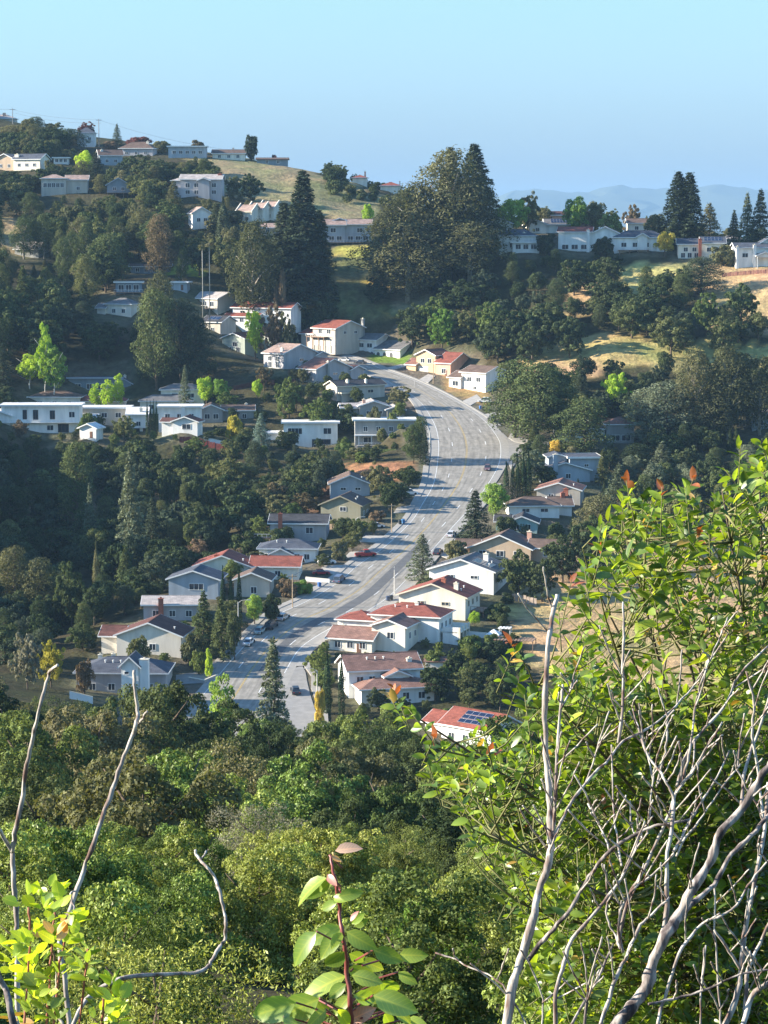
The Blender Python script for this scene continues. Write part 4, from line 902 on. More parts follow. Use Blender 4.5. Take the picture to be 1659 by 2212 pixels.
def make_layers(kind, H, W, n, leaf, nl, seed, base=.25):
    """pines and cedars: flattened tufts at the ends of long limbs, gaps between"""
    r = np.random.RandomState(seed); L = []; mb = MB(); mb.tube([(0,0,-1.5),(H*.01,0,H*.4),(0,H*.01,H*.92)], [.34,.24,.06], 7)
    for i in range(nl):
        t = base+(1-base)*(i/nl)**.9; a = i*2.39996+r.normal(0,.4); rad = W/2*(1-((t-.35)/.65)**2*.8 if t > .35 else .85)*r.uniform(.45, .95); z = H*t
        e = (math.cos(a)*rad, math.sin(a)*rad, z+.03*H*r.rand()); L.append((*e, W*r.uniform(.16, .25)))
        if i % 2 == 0: L.append((e[0]*.5, e[1]*.5, z, W*r.uniform(.12,.17)))
        mb.tube([(0,0,z-H*.06), (e[0]*.5,e[1]*.5,z-.02*H), e], [.13,.09,.03], 4)
    p, d = lobes_to_leaves(L, n, seed, .5, .55); V, F = leafquads(p, d+np.array([0,0,.6]), leaf, .5, .6, seed); proto(kind, H, W, mb.mesh('trunk', BARK, True), V, F)
def make_euc(kind, H, W, n, leaf, nl, seed, bark=None, base=.2, conic=.5):
    r = np.random.RandomState(seed); L = []; mb = MB(); mb.tube([(0,0,-1.5),(.02*H,0,H*.35),(-.01*H,.01*H,H*.8)], [.5,.36,.12], 7)
    for i in range(nl):
        t = base+(1-base)*(i+.5)/nl; a = i*2.39996+r.normal(0,.5); q = math.sqrt(max(.02, 1-(2*(t-base)/(1-base)-1)**2)); q = q*(1-conic*t)*1.3
        rad = W/2*q*r.uniform(.35, .95); e = (math.cos(a)*rad, math.sin(a)*rad, H*t); s = W*r.uniform(.12, .21); L.append((*e, s))
        if i % 3 == 0: mb.tube([(0,0,H*t*.72), (e[0]*.5,e[1]*.5,H*t*.88), e], [.2,.13,.04], 5)
    p, d = lobes_to_leaves(L, n, seed, .45, 1.25); V, F = leafquads(p, d+np.array([0,0,.2]), leaf, .45, .5, seed); proto(kind, H, W, mb.mesh('trunk', bark or BARKW, True), V, F)
for s in range(6): make_round('oak', 10, 12, 8000, .48, 18, 20+s, .04, jit=.4, lump=(.24,.42), sub_=6)
for s in range(4): make_round('bush', 4, 6, 3400, .4, 13, 40+s, -.08, jit=.42)
for s in range(4): make_round('broad', 11, 9, 6000, .46, 24, 60+s, .10, lump=(.18,.34), jit=.45)
for s in range(3): make_round('birch', 13, 6.5, 2600, .5, 30, 70+s, .15, lump=(.16,.32), bark=BARKB, r0=.16)
for s in range(5): make_euc('euc', 20, 13, 10000, .55, 60, 80+s)
for s in range(3): make_cone('redwood', 34, 11, 11000, .75, 90+s, pw=.66, droop=.35, whorls=26, layered=.5)
for s in range(4): make_cone('spruce', 16, 8, 6000, .5, 95+s, pw=.85, whorls=15)
for s in range(3): make_cone('fir', 14, 8, 5200, .45, 101+s, pw=.75, droop=.1, whorls=13, layered=.25)
for s in range(5): make_layers('pine', 15, 11, 9500, .46, 46, 110+s, .16)
for s in range(3): make_layers('cedar', 16, 10, 7600, .46, 50, 118+s, .06)
for s in range(3): make_column('cypress', 11, 1.9, 2200, .36, 125+s)
for s in range(1): make_round('hedge', 4, 6, 4600, .3, 60, 130+s, -.1, lump=(.16,.22))
# the nearer wood below the lookout: finer leaves
for s in range(5): make_round('nearoak', 12, 13, 30000, .25, 24, 140+s, -.04, lump=(.17,.35), aspect=.6, jit=.4, sub_=11)
for s in range(2): make_round('greyoak', 12, 12, 15000, .26, 40, 150+s, .0, lump=(.16,.32), jit=.95)
for s in range(5): make_round('shrub', 4.6, 5.2, 30000, .10, 22, 160+s, -.12, lump=(.18,.34), r0=.1, aspect=.5, jit=.5, sub_=12)
for s in range(1): make_round('greyshrub', 4.6, 5.2, 15000, .085, 46, 170+s, -.1, lump=(.15,.3), r0=.1, aspect=.35, jit=1.1)
LEAF = dict(
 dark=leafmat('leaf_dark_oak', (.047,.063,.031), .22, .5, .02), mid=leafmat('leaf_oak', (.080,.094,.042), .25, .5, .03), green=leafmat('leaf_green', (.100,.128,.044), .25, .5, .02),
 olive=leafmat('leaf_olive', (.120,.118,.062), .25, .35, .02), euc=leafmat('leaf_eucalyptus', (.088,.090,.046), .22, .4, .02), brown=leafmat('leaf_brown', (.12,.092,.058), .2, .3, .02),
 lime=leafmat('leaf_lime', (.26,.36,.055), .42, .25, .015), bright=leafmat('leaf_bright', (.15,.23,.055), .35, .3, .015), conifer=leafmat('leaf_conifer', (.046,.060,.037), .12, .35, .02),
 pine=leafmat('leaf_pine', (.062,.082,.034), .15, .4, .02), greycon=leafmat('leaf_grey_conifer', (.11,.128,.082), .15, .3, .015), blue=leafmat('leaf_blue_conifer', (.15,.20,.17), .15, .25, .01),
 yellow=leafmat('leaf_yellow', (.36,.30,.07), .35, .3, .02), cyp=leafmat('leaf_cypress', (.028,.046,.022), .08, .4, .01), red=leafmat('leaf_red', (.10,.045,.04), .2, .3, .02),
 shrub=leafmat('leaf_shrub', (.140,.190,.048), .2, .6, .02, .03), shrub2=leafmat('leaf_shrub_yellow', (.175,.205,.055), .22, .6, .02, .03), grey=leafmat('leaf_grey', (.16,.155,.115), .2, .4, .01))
NT = 0
PROTO['roundtree'] = PROTO['hedge']
KINDNAME = dict(oak='oak_tree', bush='bush', broad='broadleaf_tree', birch='birch_tree', euc='eucalyptus_tree', redwood='redwood_tree', spruce='spruce_tree', fir='fir_tree', pine='pine_tree',
    cedar='cedar_tree', cypress='cypress_tree', hedge='hedge', roundtree='pine_tree', nearoak='live_oak_tree', greyoak='live_oak_tree', shrub='shrub', greyshrub='shrub')
def plant(kind, x, y, z, w_, h_, col, label, group=None, rz=None):
    global NT; NT += 1
    pl = PROTO[kind]; H, W, tk, cr_ = pl[NT % len(pl)]
    nm = KINDNAME[kind]; cat = 'bush' if kind in ('bush','shrub','greyshrub') else 'hedge' if kind == 'hedge' else 'tree'
    if kind in ('spruce','redwood','fir'): w_ *= 1.3
    if kind in ('shrub','greyshrub','nearoak','greyoak'): w_ = max(w_, h_*W/H*.9)
    t = link(nm, None, None, (x, y, z), random.random()*6.28 if rz is None else rz, label, cat, group)
    t.scale = (w_/W, w_/W, h_/H)
    link('trunk', tk, t); c = link('crown', cr_, t)
    if len(cr_.materials) == 0: cr_.materials.append(LEAF['mid'])
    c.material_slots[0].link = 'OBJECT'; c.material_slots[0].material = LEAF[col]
    return t
def tree(kind, px, top, base, wpx, col, label, D=None, group=None):
    """base: row where it meets the ground; D: distance when the foot is hidden"""
    if D: a, b = ray(px, base); p = Vector((a*D, D, 0)); p.z = float(gz(p.x, D))
    else: p = hit(px, base, 60)
    a, b = ray(px, top); h = max(1.2, b*p.y-p.z); return plant(kind, p.x, p.y, p.z-.1, wpx*p.y/FD, h+.1, col, label, group)
T = tree
# ---- left ridge
T('pine',45,272,325,105,'olive','wide dark pine at the far left of the ridge top',1225)
T('pine',95,277,340,95,'euc','spreading pine with brownish lit crown right of the far left pine',1215)
T('pine',150,280,315,75,'dark','flat topped dark pine leaning out beside the white skyline house',1212)
T('oak',20,300,345,70,'mid','rounded oak under the far left ridge pines',1205)
T('oak',187,262,300,46,'red','reddish dark round tree behind the grey pyramid roof',1262)
T('fir',253,268,312,22,'greycon','small pointed conifer alone against the sky',1240)
T('bush',240,303,325,40,'brown','russet bush right of the white skyline house',1225)
T('bush',300,292,312,60,'red','reddish hedge of shrubs over the violet roof',1225)
T('bush',350,300,320,48,'olive','olive shrubs at the right end of the violet roofed house',1215)
T('bush',428,303,322,42,'brown','tan topped shrub above the long lavender house',1212)
T('roundtree',543,284,345,37,'conifer','round dark tree standing alone on the skyline',1200)
T('bush',592,331,343,12,'red','tiny red shrub on the skyline behind the dark flat house',1200)
T('broad',184,323,372,48,'lime','pale lime tree left of the dark spruce on the ridge',1120)
T('spruce',207,330,402,52,'conifer','dark narrow conifer beside the pale lime ridge tree',1112)
T('oak',290,332,400,80,'dark','big dark green oak filling the middle of the left ridge',1115)
T('oak',330,345,415,92,'dark','large dark oak left of the broad lavender house',1098)
T('oak',262,352,425,70,'conifer','dark oak over the slate blue stilt house',1108)
T('oak',386,352,378,62,'conifer','low dark oak right of the ridge under the lavender blue house',1140)
T('oak',540,372,420,60,'dark','dark oak right of the red brick chimney house',1080)
T('oak',505,378,430,45,'mid','oak behind the right end of the broad lavender house',1085)
for i, (x, t_, w_) in enumerate([(20,368,90),(75,385,50),(110,352,90),(160,360,70),(45,400,80)]):
    T('oak',x,t_,t_+60,w_,'dark',['dark oak under the cream ridge houses at far left','oak left of the white and pink house','oak crown above the white and pink house','oak crown touching the pink roof','oak in front of the far left edge below the ridge'][i],1100 if i<4 else 1070)
T('fir',375,392,480,50,'olive','rounded olive conifer left below the lavender house',1035)
T('cypress',483,425,530,34,'conifer','slim black green cypress rising beside the small pinkish gable',1000)
T('spruce',470,440,540,60,'conifer','dark conifer behind the small gabled house',1010)
T('pine',345,470,600,70,'brown','thin brown eucalyptus like tree with a bare white trunk',955)
T('redwood',655,372,640,118,'conifer','towering dark spruce right of the row houses',935)
T('redwood',615,440,640,100,'conifer','dark conifer at the left shoulder of the towering spruce',940)
T('redwood',690,455,600,70,'dark','lower dark conifer at the right shoulder of the towering spruce',945)
T('euc',548,495,645,118,'euc','olive eucalyptus with pale trunks left of the towering spruce',925)
T('bush',605,588,665,42,'brown','tawny shrub below the olive eucalyptus',920)
T('broad',795,434,475,28,'lime','small bright yellow green tree right of the twin townhouse',1020)
T('oak',700,640,690,85,'dark','dark bush like oak above the red roofed tan house',925)
T('bush',640,640,680,70,'mid','green scrub clump left of the dark oak on the slope',930)
# ---- the great eucalyptus and redwoods
for (x,t_,b_,w_,l) in [(968,348,600,190,'tallest peak of the great eucalyptus grove'),(905,415,600,190,'left middle crown of the great eucalyptus grove'),(850,468,612,170,'lowest left crown of the great eucalyptus grove'),
    (1018,405,620,180,'right crown of the great eucalyptus grove'),(955,460,640,210,'front crown of the great eucalyptus grove, over the bare bank'),(880,495,640,180,'front left crown of the great eucalyptus grove'),(1015,490,650,160,'front right crown of the great eucalyptus grove')]:
    T('euc',x,t_,b_,w_,'euc',l,948 if t_<470 else 935,'great eucalyptus grove')
T('redwood',972,320,590,84,'conifer','dark redwood tip rising behind the eucalyptus peak',975)
T('redwood',1024,313,590,112,'conifer','tall open branched redwood right of the eucalyptus peak',965)
# ---- right ridge trees
T('broad',1105,420,490,78,'bright','yellow green tree with windswept top on the right ridge',972)
T('oak',1142,418,490,58,'olive','airy olive branches leaning right behind the yellow green ridge tree',980)
T('broad',1243,421,500,66,'bright','light green airy tree behind the orange roofed house',975)
T('broad',1283,430,500,60,'olive','olive half of the airy tree behind the orange roofed house',978)
T('bush',1320,455,505,62,'green','green bush behind the clipped hedges on the ridge',968)
T('oak',1366,440,480,42,'brown','round dusky brown tree behind the cream upper house',1020)
T('redwood',1464,372,520,84,'conifer','left trunk of the twin redwood on the right ridge',962)
T('redwood',1488,374,520,80,'conifer','right trunk of the twin redwood on the right ridge',960)
T('broad',1415,455,510,55,'olive','pale tree left of the twin redwood',968)
T('fir',1532,440,515,62,'olive','grey olive conifer right of the twin redwood',970)
T('spruce',1613,418,530,50,'greycon','grey green spruce third from the right edge on the ridge',965)
T('spruce',1642,410,530,62,'conifer','dark spruce cut by the right edge on the ridge',960)
T('spruce',1585,455,530,40,'conifer','smaller dark conifer left of the grey green ridge spruce',972)
T('hedge',1177,500,541,52,'conifer','clipped dark hedge block left of the orange roofed house',948)
T('hedge',1302,505,550,58,'conifer','clipped dark hedge block right of the orange roofed house',944)
T('broad',1436,497,552,48,'yellow','yellow green round tree in front of the slate roofed houses',944)
T('bush',1562,525,575,62,'olive','big rounded olive bush below the pale roofed ridge house',930)
T('broad',1268,478,500,40,'brown','brownish twiggy tree over the orange red roof',972)
# ---- left middle
T('birch',98,684,862,46,'lime','tallest slender lime green birch at left',842,'lime green birches at left')
T('birch',65,760,862,60,'lime','wide lime birch left of the tallest one',846,'lime green birches at left')
T('birch',118,735,862,62,'bright','duller green birch with a white stem right of the tallest one',840,'lime green birches at left')
T('birch',12,775,862,50,'olive','olive birch at the left edge behind the white modern house',846,'lime green birches at left')
T('broad',95,720,850,72,'green','green tree filling behind the slender birches',856)
T('birch',255,800,878,34,'lime','pointed lime tree in front of the dark blue house, right one',832)
T('birch',207,822,878,38,'lime','pointed lime tree in front of the dark blue house, left one',834)
T('birch',232,815,878,40,'lime','pointed lime tree in front of the dark blue house, middle one',830)
T('fir',400,790,880,32,'greycon','slim grey conifer in front of the cream two-storey house',822)
T('broad',446,810,872,48,'lime','lime tree right of the slim grey conifer',838)
T('broad',478,812,885,46,'bright','bright tree between the lime tree and the dark bank',836)
T('broad',555,815,872,30,'lime','small lime tree on the dark bank left of the round trees',838)
T('oak',625,812,886,66,'green','round green tree left of the sunlit cream gable',818)
T('broad',640,820,880,50,'olive','olive green tree below the long gabled house',822)
T('oak',690,855,912,78,'green','round green tree above the white modern flat house',808)
T('bush',745,865,912,55,'mid','dark bush between the round green tree and the grey gable',808)
T('oak',862,833,885,62,'olive','round olive tree standing at the inner kerb of the bend',816)
T('bush',806,880,912,44,'olive','olive bush against the grey gabled house',798)
T('broad',848,884,915,24,'green','small green conical shrub on the inner kerb',792)
T('fir',564,894,948,42,'blue','blue green rounded conifer left of the white flat house',782)
T('bush',507,888,935,44,'yellow','yellow leaved shrub left of the blue green conifer',792)
T('hedge',622,925,955,58,'dark','dark clipped hedge in front of the white flat house',786)
for i, x in enumerate((318,325,332,338)): T('cypress',x,862+(i%2)*4,910,7.5,'cyp',['leftmost','second from left','third from left','rightmost'][i]+' of the four thin cypresses by the white two-storey house',796,'four thin cypresses')
T('pine',338,640,830,95,'pine','large pine at left centre above the lime tree',856)
T('pine',390,655,820,110,'conifer','large dark pine left of the sage gabled house',862)
T('pine',425,690,820,80,'conifer','dark pine to the right of the large pines',858)
T('euc',345,600,700,80,'euc','lit brown eucalyptus over the small hip roofed house',885)
T('oak',45,905,945,38,'brown','brownish bush before the left end of the white modern house',788)
T('bush',190,885,930,48,'green','green shrub between the two flat roofed houses',792)
T('oak',268,895,940,60,'mid','dark oak before the low flat roofed house',784)
T('oak',570,790,830,46,'brown','bare brown tree on the dark bank under the pinkish roof',846)
T('broad',552,660,705,48,'lime','lime green maple before the long red roof',888)
T('oak',590,656,715,62,'brown','russet tree right of the lime green maple',886)
T('oak',620,672,725,50,'euc','brownish shrub tree at the end of the long red roof',884)
# ---- road side
T('pine',908,905,1030,42,'pine','dark pine on the inner bend right of the grey balcony house',742)
T('pine',893,920,1035,40,'pine','pine beside the inner bend, left of its neighbour',738)
T('spruce',918,925,1040,22,'conifer','narrow dark conifer on the inner kerb',736)
T('hedge',840,990,1012,100,'green','long low hedge terrace below the grey balcony house',762)
T('hedge',800,975,990,80,'green','upper hedge terrace directly under the columned porch',774)
T('hedge',878,1010,1052,80,'mid','rounded hedge block beside the inner kerb',716)
T('oak',822,1002,1080,72,'olive','olive tree right of the blue gabled house',694)
T('oak',855,1040,1085,70,'dark','dark tree behind the kerb at the cars',690)
T('broad',742,1115,1165,58,'dark','dark shrub tree at the corner of the lavender house',650)
T('broad',770,1118,1168,46,'mid','dark green tree beside the small street lamp',648)
T('bush',735,1163,1205,46,'olive','yellowish shrub tree before the dark trees by the red vehicle',632)
T('fir',912,1155,1248,66,'greycon','grey cone shaped conifer on the near kerb',612)
T('spruce',1027,1060,1172,76,'conifer','layered dark conifer left of the tan gable',650)
T('broad',1070,1036,1120,68,'bright','bright green tree in front of the five cypresses',672)
T('bush',1092,1110,1165,50,'dark','dark bush below the bright green tree',655)
T('bush',985,1160,1220,56,'olive','olive shrub at the road beside the brown roof',632)
for i, (x, t_, w_) in enumerate([(1093,997,14),(1107,995,11),(1118,988,11),(1130,978,15),(1141,974,17)]):
    T('cypress',x,t_,1092,w_*1.15,'cyp',['leftmost','second from the left','middle','second from the right','rightmost and tallest'][i]+' of the five cypresses at the junction',695,'five cypresses at the junction')
T('pine',1112,785,955,115,'pine','left crown of the big pines at the junction',772)
T('pine',1160,795,972,150,'pine','big pine at the junction with a dark forked trunk',762)
T('pine',1200,805,960,110,'pine','right crown of the big pines at the junction',768)
T('spruce',1255,800,900,60,'conifer','dark conifer behind the white flat roofed house',800)
T('pine',1262,868,1010,130,'pine','pine in front of the white flat roofed house',748)
T('oak',1328,800,895,70,'lime','bright lime tree on the right hillside',800)
T('cedar',1440,830,985,130,'greycon','broad grey cedar right of the lime hillside tree',765)
T('cedar',1395,845,960,110,'greycon','grey green cedar behind the pinkish roofed house',772)
T('spruce',1430,955,1050,78,'greycon','layered grey green spruce on the lower right hillside',728)
T('fir',1335,1005,1135,74,'greycon','tall pale conifer in front of the brown gabled house',682)
T('pine',1290,1075,1170,90,'olive','olive pine right of the long white house',662)
T('pine',1375,960,1040,62,'dark','dark tree below the pinkish roofed house',740)
for (x,t_,w_,l) in [(1500,775,110,'left crown of the big eucalyptus grove on the right'),(1570,770,120,'middle crown of the big eucalyptus grove on the right'),(1640,790,110,'right crown of the big eucalyptus grove on the right'),(1540,840,120,'front crown of the big eucalyptus grove on the right')]:
    T('euc',x,t_,985,w_,'euc',l,765,'eucalyptus grove on the right')
T('broad',1197,945,990,34,'yellow','yellow palm like shrub by the junction',742)
T('bush',1235,958,995,42,'olive','olive bush right of the yellow shrub at the junction',738)
T('hedge',1180,1000,1035,56,'mid','hedge between the cypresses and the blue grey house',712)
T('bush',1210,985,1010,30,'red','reddish flowering bush at the junction corner',724)
# ---- dark oaks right of the road
T('oak',1120,1187,1315,98,'mid','round dark oak right of the white gable house',600)
T('oak',1170,1205,1320,80,'dark','round dark oak second from the white gable house',597)
T('oak',1215,1150,1300,110,'dark','large dark oak behind the budding twig tips',612)
T('oak',1280,1110,1290,120,'dark','large dark oak under the pale conifer at right',625)
T('oak',1370,1060,1250,130,'mid','broad oak in the right hollow behind the leafy bush',650)
T('oak',1470,1050,1200,130,'mid','broad oak further right behind the leafy bush',665)
T('oak',1570,1040,1180,130,'dark','broad oak near the right edge behind the leafy bush',670)
T('broad',1025,1318,1358,30,'lime','small lime tree behind the cream gabled house',574)
# ---- left lower
T('spruce',281,975,1140,72,'greycon','tall grey green conifer in the dark left hollow',655)
T('spruce',194,1045,1105,36,'greycon','small pointed conifer left of the tall one in the hollow',680)
T('pine',165,965,1080,80,'pine','dark open pine in the left hollow',705)
T('spruce',330,1075,1150,60,'conifer','dark conifer right of the tall grey green one',668)
T('spruce',272,1180,1265,55,'pine','dark spruce above the light blue gable',620)
T('cypress',208,1170,1240,18,'olive','thin leaning conifer left of the dark spruce',625)
T('oak',425,1025,1085,60,'dark','oak catching light in the middle of the left hollow',705)
T('oak',360,1010,1090,50,'dark','dark oak left of the lit one in the hollow',708)
T('oak',155,1210,1330,90,'mid','oak with lit leaves low on the left slope',590)
T('pine',30,1190,1330,90,'euc','brownish pine at the left edge of the lower slope',600)
T('pine',85,1215,1330,85,'olive','olive pine beside the left edge, lower slope',598)
for i, (x, t_, w_) in enumerate([(482,1222,14),(499,1230,13),(517,1222,14)]): T('cypress',x,t_,1340,w_,'cyp',['left','middle','right'][i]+' one of the three tall cypresses by the pale garage house',580,'three tall cypresses at lower left')
T('spruce',440,1278,1400,66,'pine','dark bushy conifer left of the three tall cypresses',556)
T('spruce',478,1295,1405,60,'pine','dark conifer in front of the three tall cypresses',550)
T('bush',418,1362,1410,72,'euc','brown green shrub right of the cream gabled house',543)
T('broad',507,1310,1405,42,'dark','dark tree left of the tall street lamp',548)
T('broad',550,1280,1345,46,'bright','bright shrub tree right of the tall street lamp',575)
T('bush',585,1285,1345,52,'dark','dark roadside shrub right of the bright one',578)
T('bush',655,1250,1290,48,'bright','light shrub at the end of the red roofed house',600)
T('bush',620,1245,1300,50,'brown','brownish shrub below the red roof',598)
T('hedge',298,1366,1420,60,'mid','rounded dome hedge against the cream gabled wall',541)
T('hedge',182,1415,1470,46,'brown','square brown hedge at the left of the wide grey roof',516)
T('oak',110,1378,1470,70,'yellow','pale golden domed tree at lower left',520)
T('oak',60,1360,1480,80,'grey','grey feathery tree left of the pale golden one',512)
T('hedge',430,1400,1432,40,'green','small hedge at the corner by the parked white car',538)
T('bush',452,1402,1425,22,'lime','small bright shrub at the street corner',536)
T('spruce',590,1382,1580,98,'greycon','large pale spruce standing before the lower road',432)
T('birch',482,1445,1570,70,'bright','thin pale tree over the side street',430)
T('oak',690,1398,1455,64,'green','round green tree left of the two cypresses',536)
T('cypress',707,1406,1520,22,'cyp','broad dark cypress left of the pink tile roofed house',512)
T('cypress',738,1412,1520,17,'cyp','thin dark cypress at the wall of the pink tile roofed house',510)
T('bush',692,1480,1540,30,'yellow','yellow flowering shrubs by the sidewalk below the cypresses',505)
T('oak',985,1400,1450,60,'dark','dark bush behind the small red shed',545)
T('oak',940,1440,1500,80,'dark','dark oak right of the pink tile roofed house',520)
T('oak',1010,1440,1500,90,'mid','dark oak above the solar roofed house',520)
T('bush',1010,1375,1410,50,'green','green shrub by the patio wall',560)
T('oak',1080,1440,1520,80,'dark','dark oak right of the solar roofed house',510)
# ---- right hillside, scattered in the dry grass
for i, (x,t_,w_,c) in enumerate([(1240,560,90,'dark'),(1310,590,95,'dark'),(1400,610,110,'dark'),(1365,640,110,'mid'),(1275,560,60,'mid'),(1515,560,95,'conifer'),(1525,630,70,'green'),(1600,610,85,'pine'),(1450,680,110,'mid'),(1560,680,80,'mid'),
    (1110,665,110,'dark'),(1170,650,120,'dark'),(1060,650,90,'green'),(940,640,95,'green'),(890,660,85,'dark'),(1000,600,110,'dark'),(1230,680,90,'dark'),(1075,690,100,'dark'),(955,665,70,'bright'),(1150,690,90,'dark')]):
    T('oak' if c != 'conifer' else 'pine',x,t_,t_+95 if t_ > 600 else t_+78,w_,c,
     ['oak on the dry slope under the first clipped hedge','oak below the second clipped hedge','large oak under the slate roofed house','wide oak beneath the dry green clearing','small oak right of the terraced lawn','dark spreading pine below the orange chimney house',
      'isolated green oak right of the dry slope','thin leaved tree against tan earth at right','wide oak above the golden grass band','oak at the right end of the golden grass band','oak at the left foot of the ridge','large oak left of the golden grass band',
      'green oak below the right eucalyptus crown','green tree just above the white arched house','dark tree over the white arched house','oak under the bare bank','oak over the left end of the golden grass','dark oak behind the red roofed pair','bright green tree between the dark oaks above the orange house','oak at the tip of the golden grass band'][i],
     None)

# ---- landmark trees of the near wood
for (x,t_,D,w_,c,k,l) in [(200,1478,265,230,'olive','nearoak','broad olive oak crown in front of the wide grey roof'),(345,1430,300,225,'mid','nearoak','tall dark oak crown beside the white gabled wing'),(60,1505,250,170,'green','nearoak','yellowish green crown low at the left edge of the near wood'),
  (20,1440,310,110,'dark','nearoak','dark crown at the left edge behind the leftmost bare stem'),(470,1505,330,120,'mid','nearoak','green crown between the tall dark oak and the pale spruce'),(590,1530,290,190,'dark','nearoak','dark crown directly below the pale spruce'),
  (785,1500,330,250,'green','nearoak','wide fresh green oak crown right below the two cypresses'),(640,1610,230,220,'dark','nearoak','dark shaded crown in the middle of the near wood'),(905,1560,290,150,'mid','nearoak','green crown left of the solar roofed house'),
  (1010,1600,240,230,'mid','nearoak','broad crown under the solar roofed house'),(1130,1510,290,190,'green','nearoak','fresh green crown right of the solar roofed house'),(1240,1465,330,170,'green','nearoak','green crown behind the tall dead stem'),
  (480,1610,205,210,'olive','greyoak','twiggy brownish crown left of centre in the near wood'),(255,1610,185,320,'olive','nearoak','very wide olive crown at left of the near wood'),(90,1640,170,230,'mid','nearoak','green crown above the shrubs near the left edge'),
  (840,1640,200,240,'green','nearoak','green crown above the shrubs right of centre')]:
    a, b = ray(x, t_); X_ = a*D; g_ = float(gz(X_, D)); h = max(6, b*D-g_); plant(k, X_, D, g_-.2, w_*D/FD, h, c, l)
for (x,t_,D,w_,c,k,l) in [(560,1690,92,230,'grey','greyshrub','greyish half bare shrub in the middle, above the green shrubs'),(900,1925,44,200,'bright','shrub','bright green feathery shrub right of the red stemmed shoot'),
  (160,1730,60,260,'shrub','shrub','rounded sunlit shrub between the two tall bare stems'),(340,1745,70,210,'shrub2','shrub','sunlit shrub right of the tall forked stem'),(20,1740,58,190,'shrub','shrub','sunlit shrub at the left edge behind the bare stem'),
  (330,1850,46,330,'shrub','shrub','big sunlit shrub left of the curling branch'),(560,1790,62,240,'shrub2','shrub','yellowish shrub below the half bare grey one'),(690,1740,75,170,'shrub2','shrub','small yellowish topped shrub above the red stemmed shoot')]:
    a, b = ray(x, t_); X_ = a*D; g_ = float(gz(X_, D)); h = max(2.5, b*D-g_); plant(k, X_, D, g_-.2, w_*D/FD, h, c, l)
# ---------------------------------------------------------------- the woods between the landmark trees
placed = []           # x, y, radius
for o in list(C.objects):
    if o.get('category') in ('tree','bush','hedge'): placed.append((o.location.x, o.location.y, 2.5))
HP = [(H.location.x, H.location.y, H.rotation_euler.z, HOUSES[i][8]) for i, H in enumerate(HOBJ)]
def in_house(x, y, pad):
    for hx, hy, a, vols in HP:
        dx, dy = x-hx, y-hy
        if abs(dx) > 45 or abs(dy) > 45: continue
        lx, ly = dx*math.cos(a)+dy*math.sin(a), -dx*math.sin(a)+dy*math.cos(a)
        for v in vols:
            if v[0]-pad < lx < v[1]+pad and v[2]-pad < ly < v[3]+pad: return True
    return False
ROADPT = [(*proj(*RL[i].lerp(RR[i], u)), RL[i].y) for i in range(16, 208, 2) for u in (0, .25, .5, .75, 1)]
OPEN = [([(430,345),(520,345),(640,375),(770,425),(780,455),(600,440),(470,400)], 1080), ([(700,535),(800,530),(860,585),(930,620),(900,680),(690,660)], 925), ([(1150,775),(1190,745),(1290,718),(1400,735),(1440,745),(1420,775),(1290,798),(1150,808)], 815),
        ([(1390,585),(1470,575),(1480,610),(1390,620)], 880), ([(1560,580),(1659,575),(1659,640),(1570,640)], 870), ([(1590,680),(1659,660),(1659,710),(1600,710)], 850), ([(1120,1320),(1180,1300),(1500,1250),(1659,1200),(1659,1480),(1350,1480),(1160,1400)], 480), ([(1050,1310),(1150,1310),(1150,1400),(1050,1400)], 500), ([(80,1050),(300,1060),(420,1085),(300,1110),(120,1090)], 640), ([(750,1010),(860,1020),(860,1045),(760,1045)], 660)]
OPENPT = []
for poly, dd in OPEN:
    xs = [p[0] for p in poly]; ys = [p[1] for p in poly]
    for x in np.arange(min(xs), max(xs), 9):
        for y in np.arange(min(ys), max(ys), 6):
            if tri((np.array(x), np.array(y)), poly): OPENPT.append((x, y, dd))
def rock(pts): a = np.array(pts); return a[:,0], a[:,1], a[:,2]
KX, KY, KD = rock(ROADPT+OPENPT+[((a+(b-a)*i/12), (c+(d-c)*j/6), e-1) for a, b, c, d, e in KEEPOUT for i in range(13) for j in range(7)])
def blocks(px, top, base, wpx, y, tol=1):
    """how many of the open points a crown would cover"""
    return int(((abs(KX-px) < wpx*.42) & (KY > top) & (KY < base) & (KD > y+1)).sum()) > tol
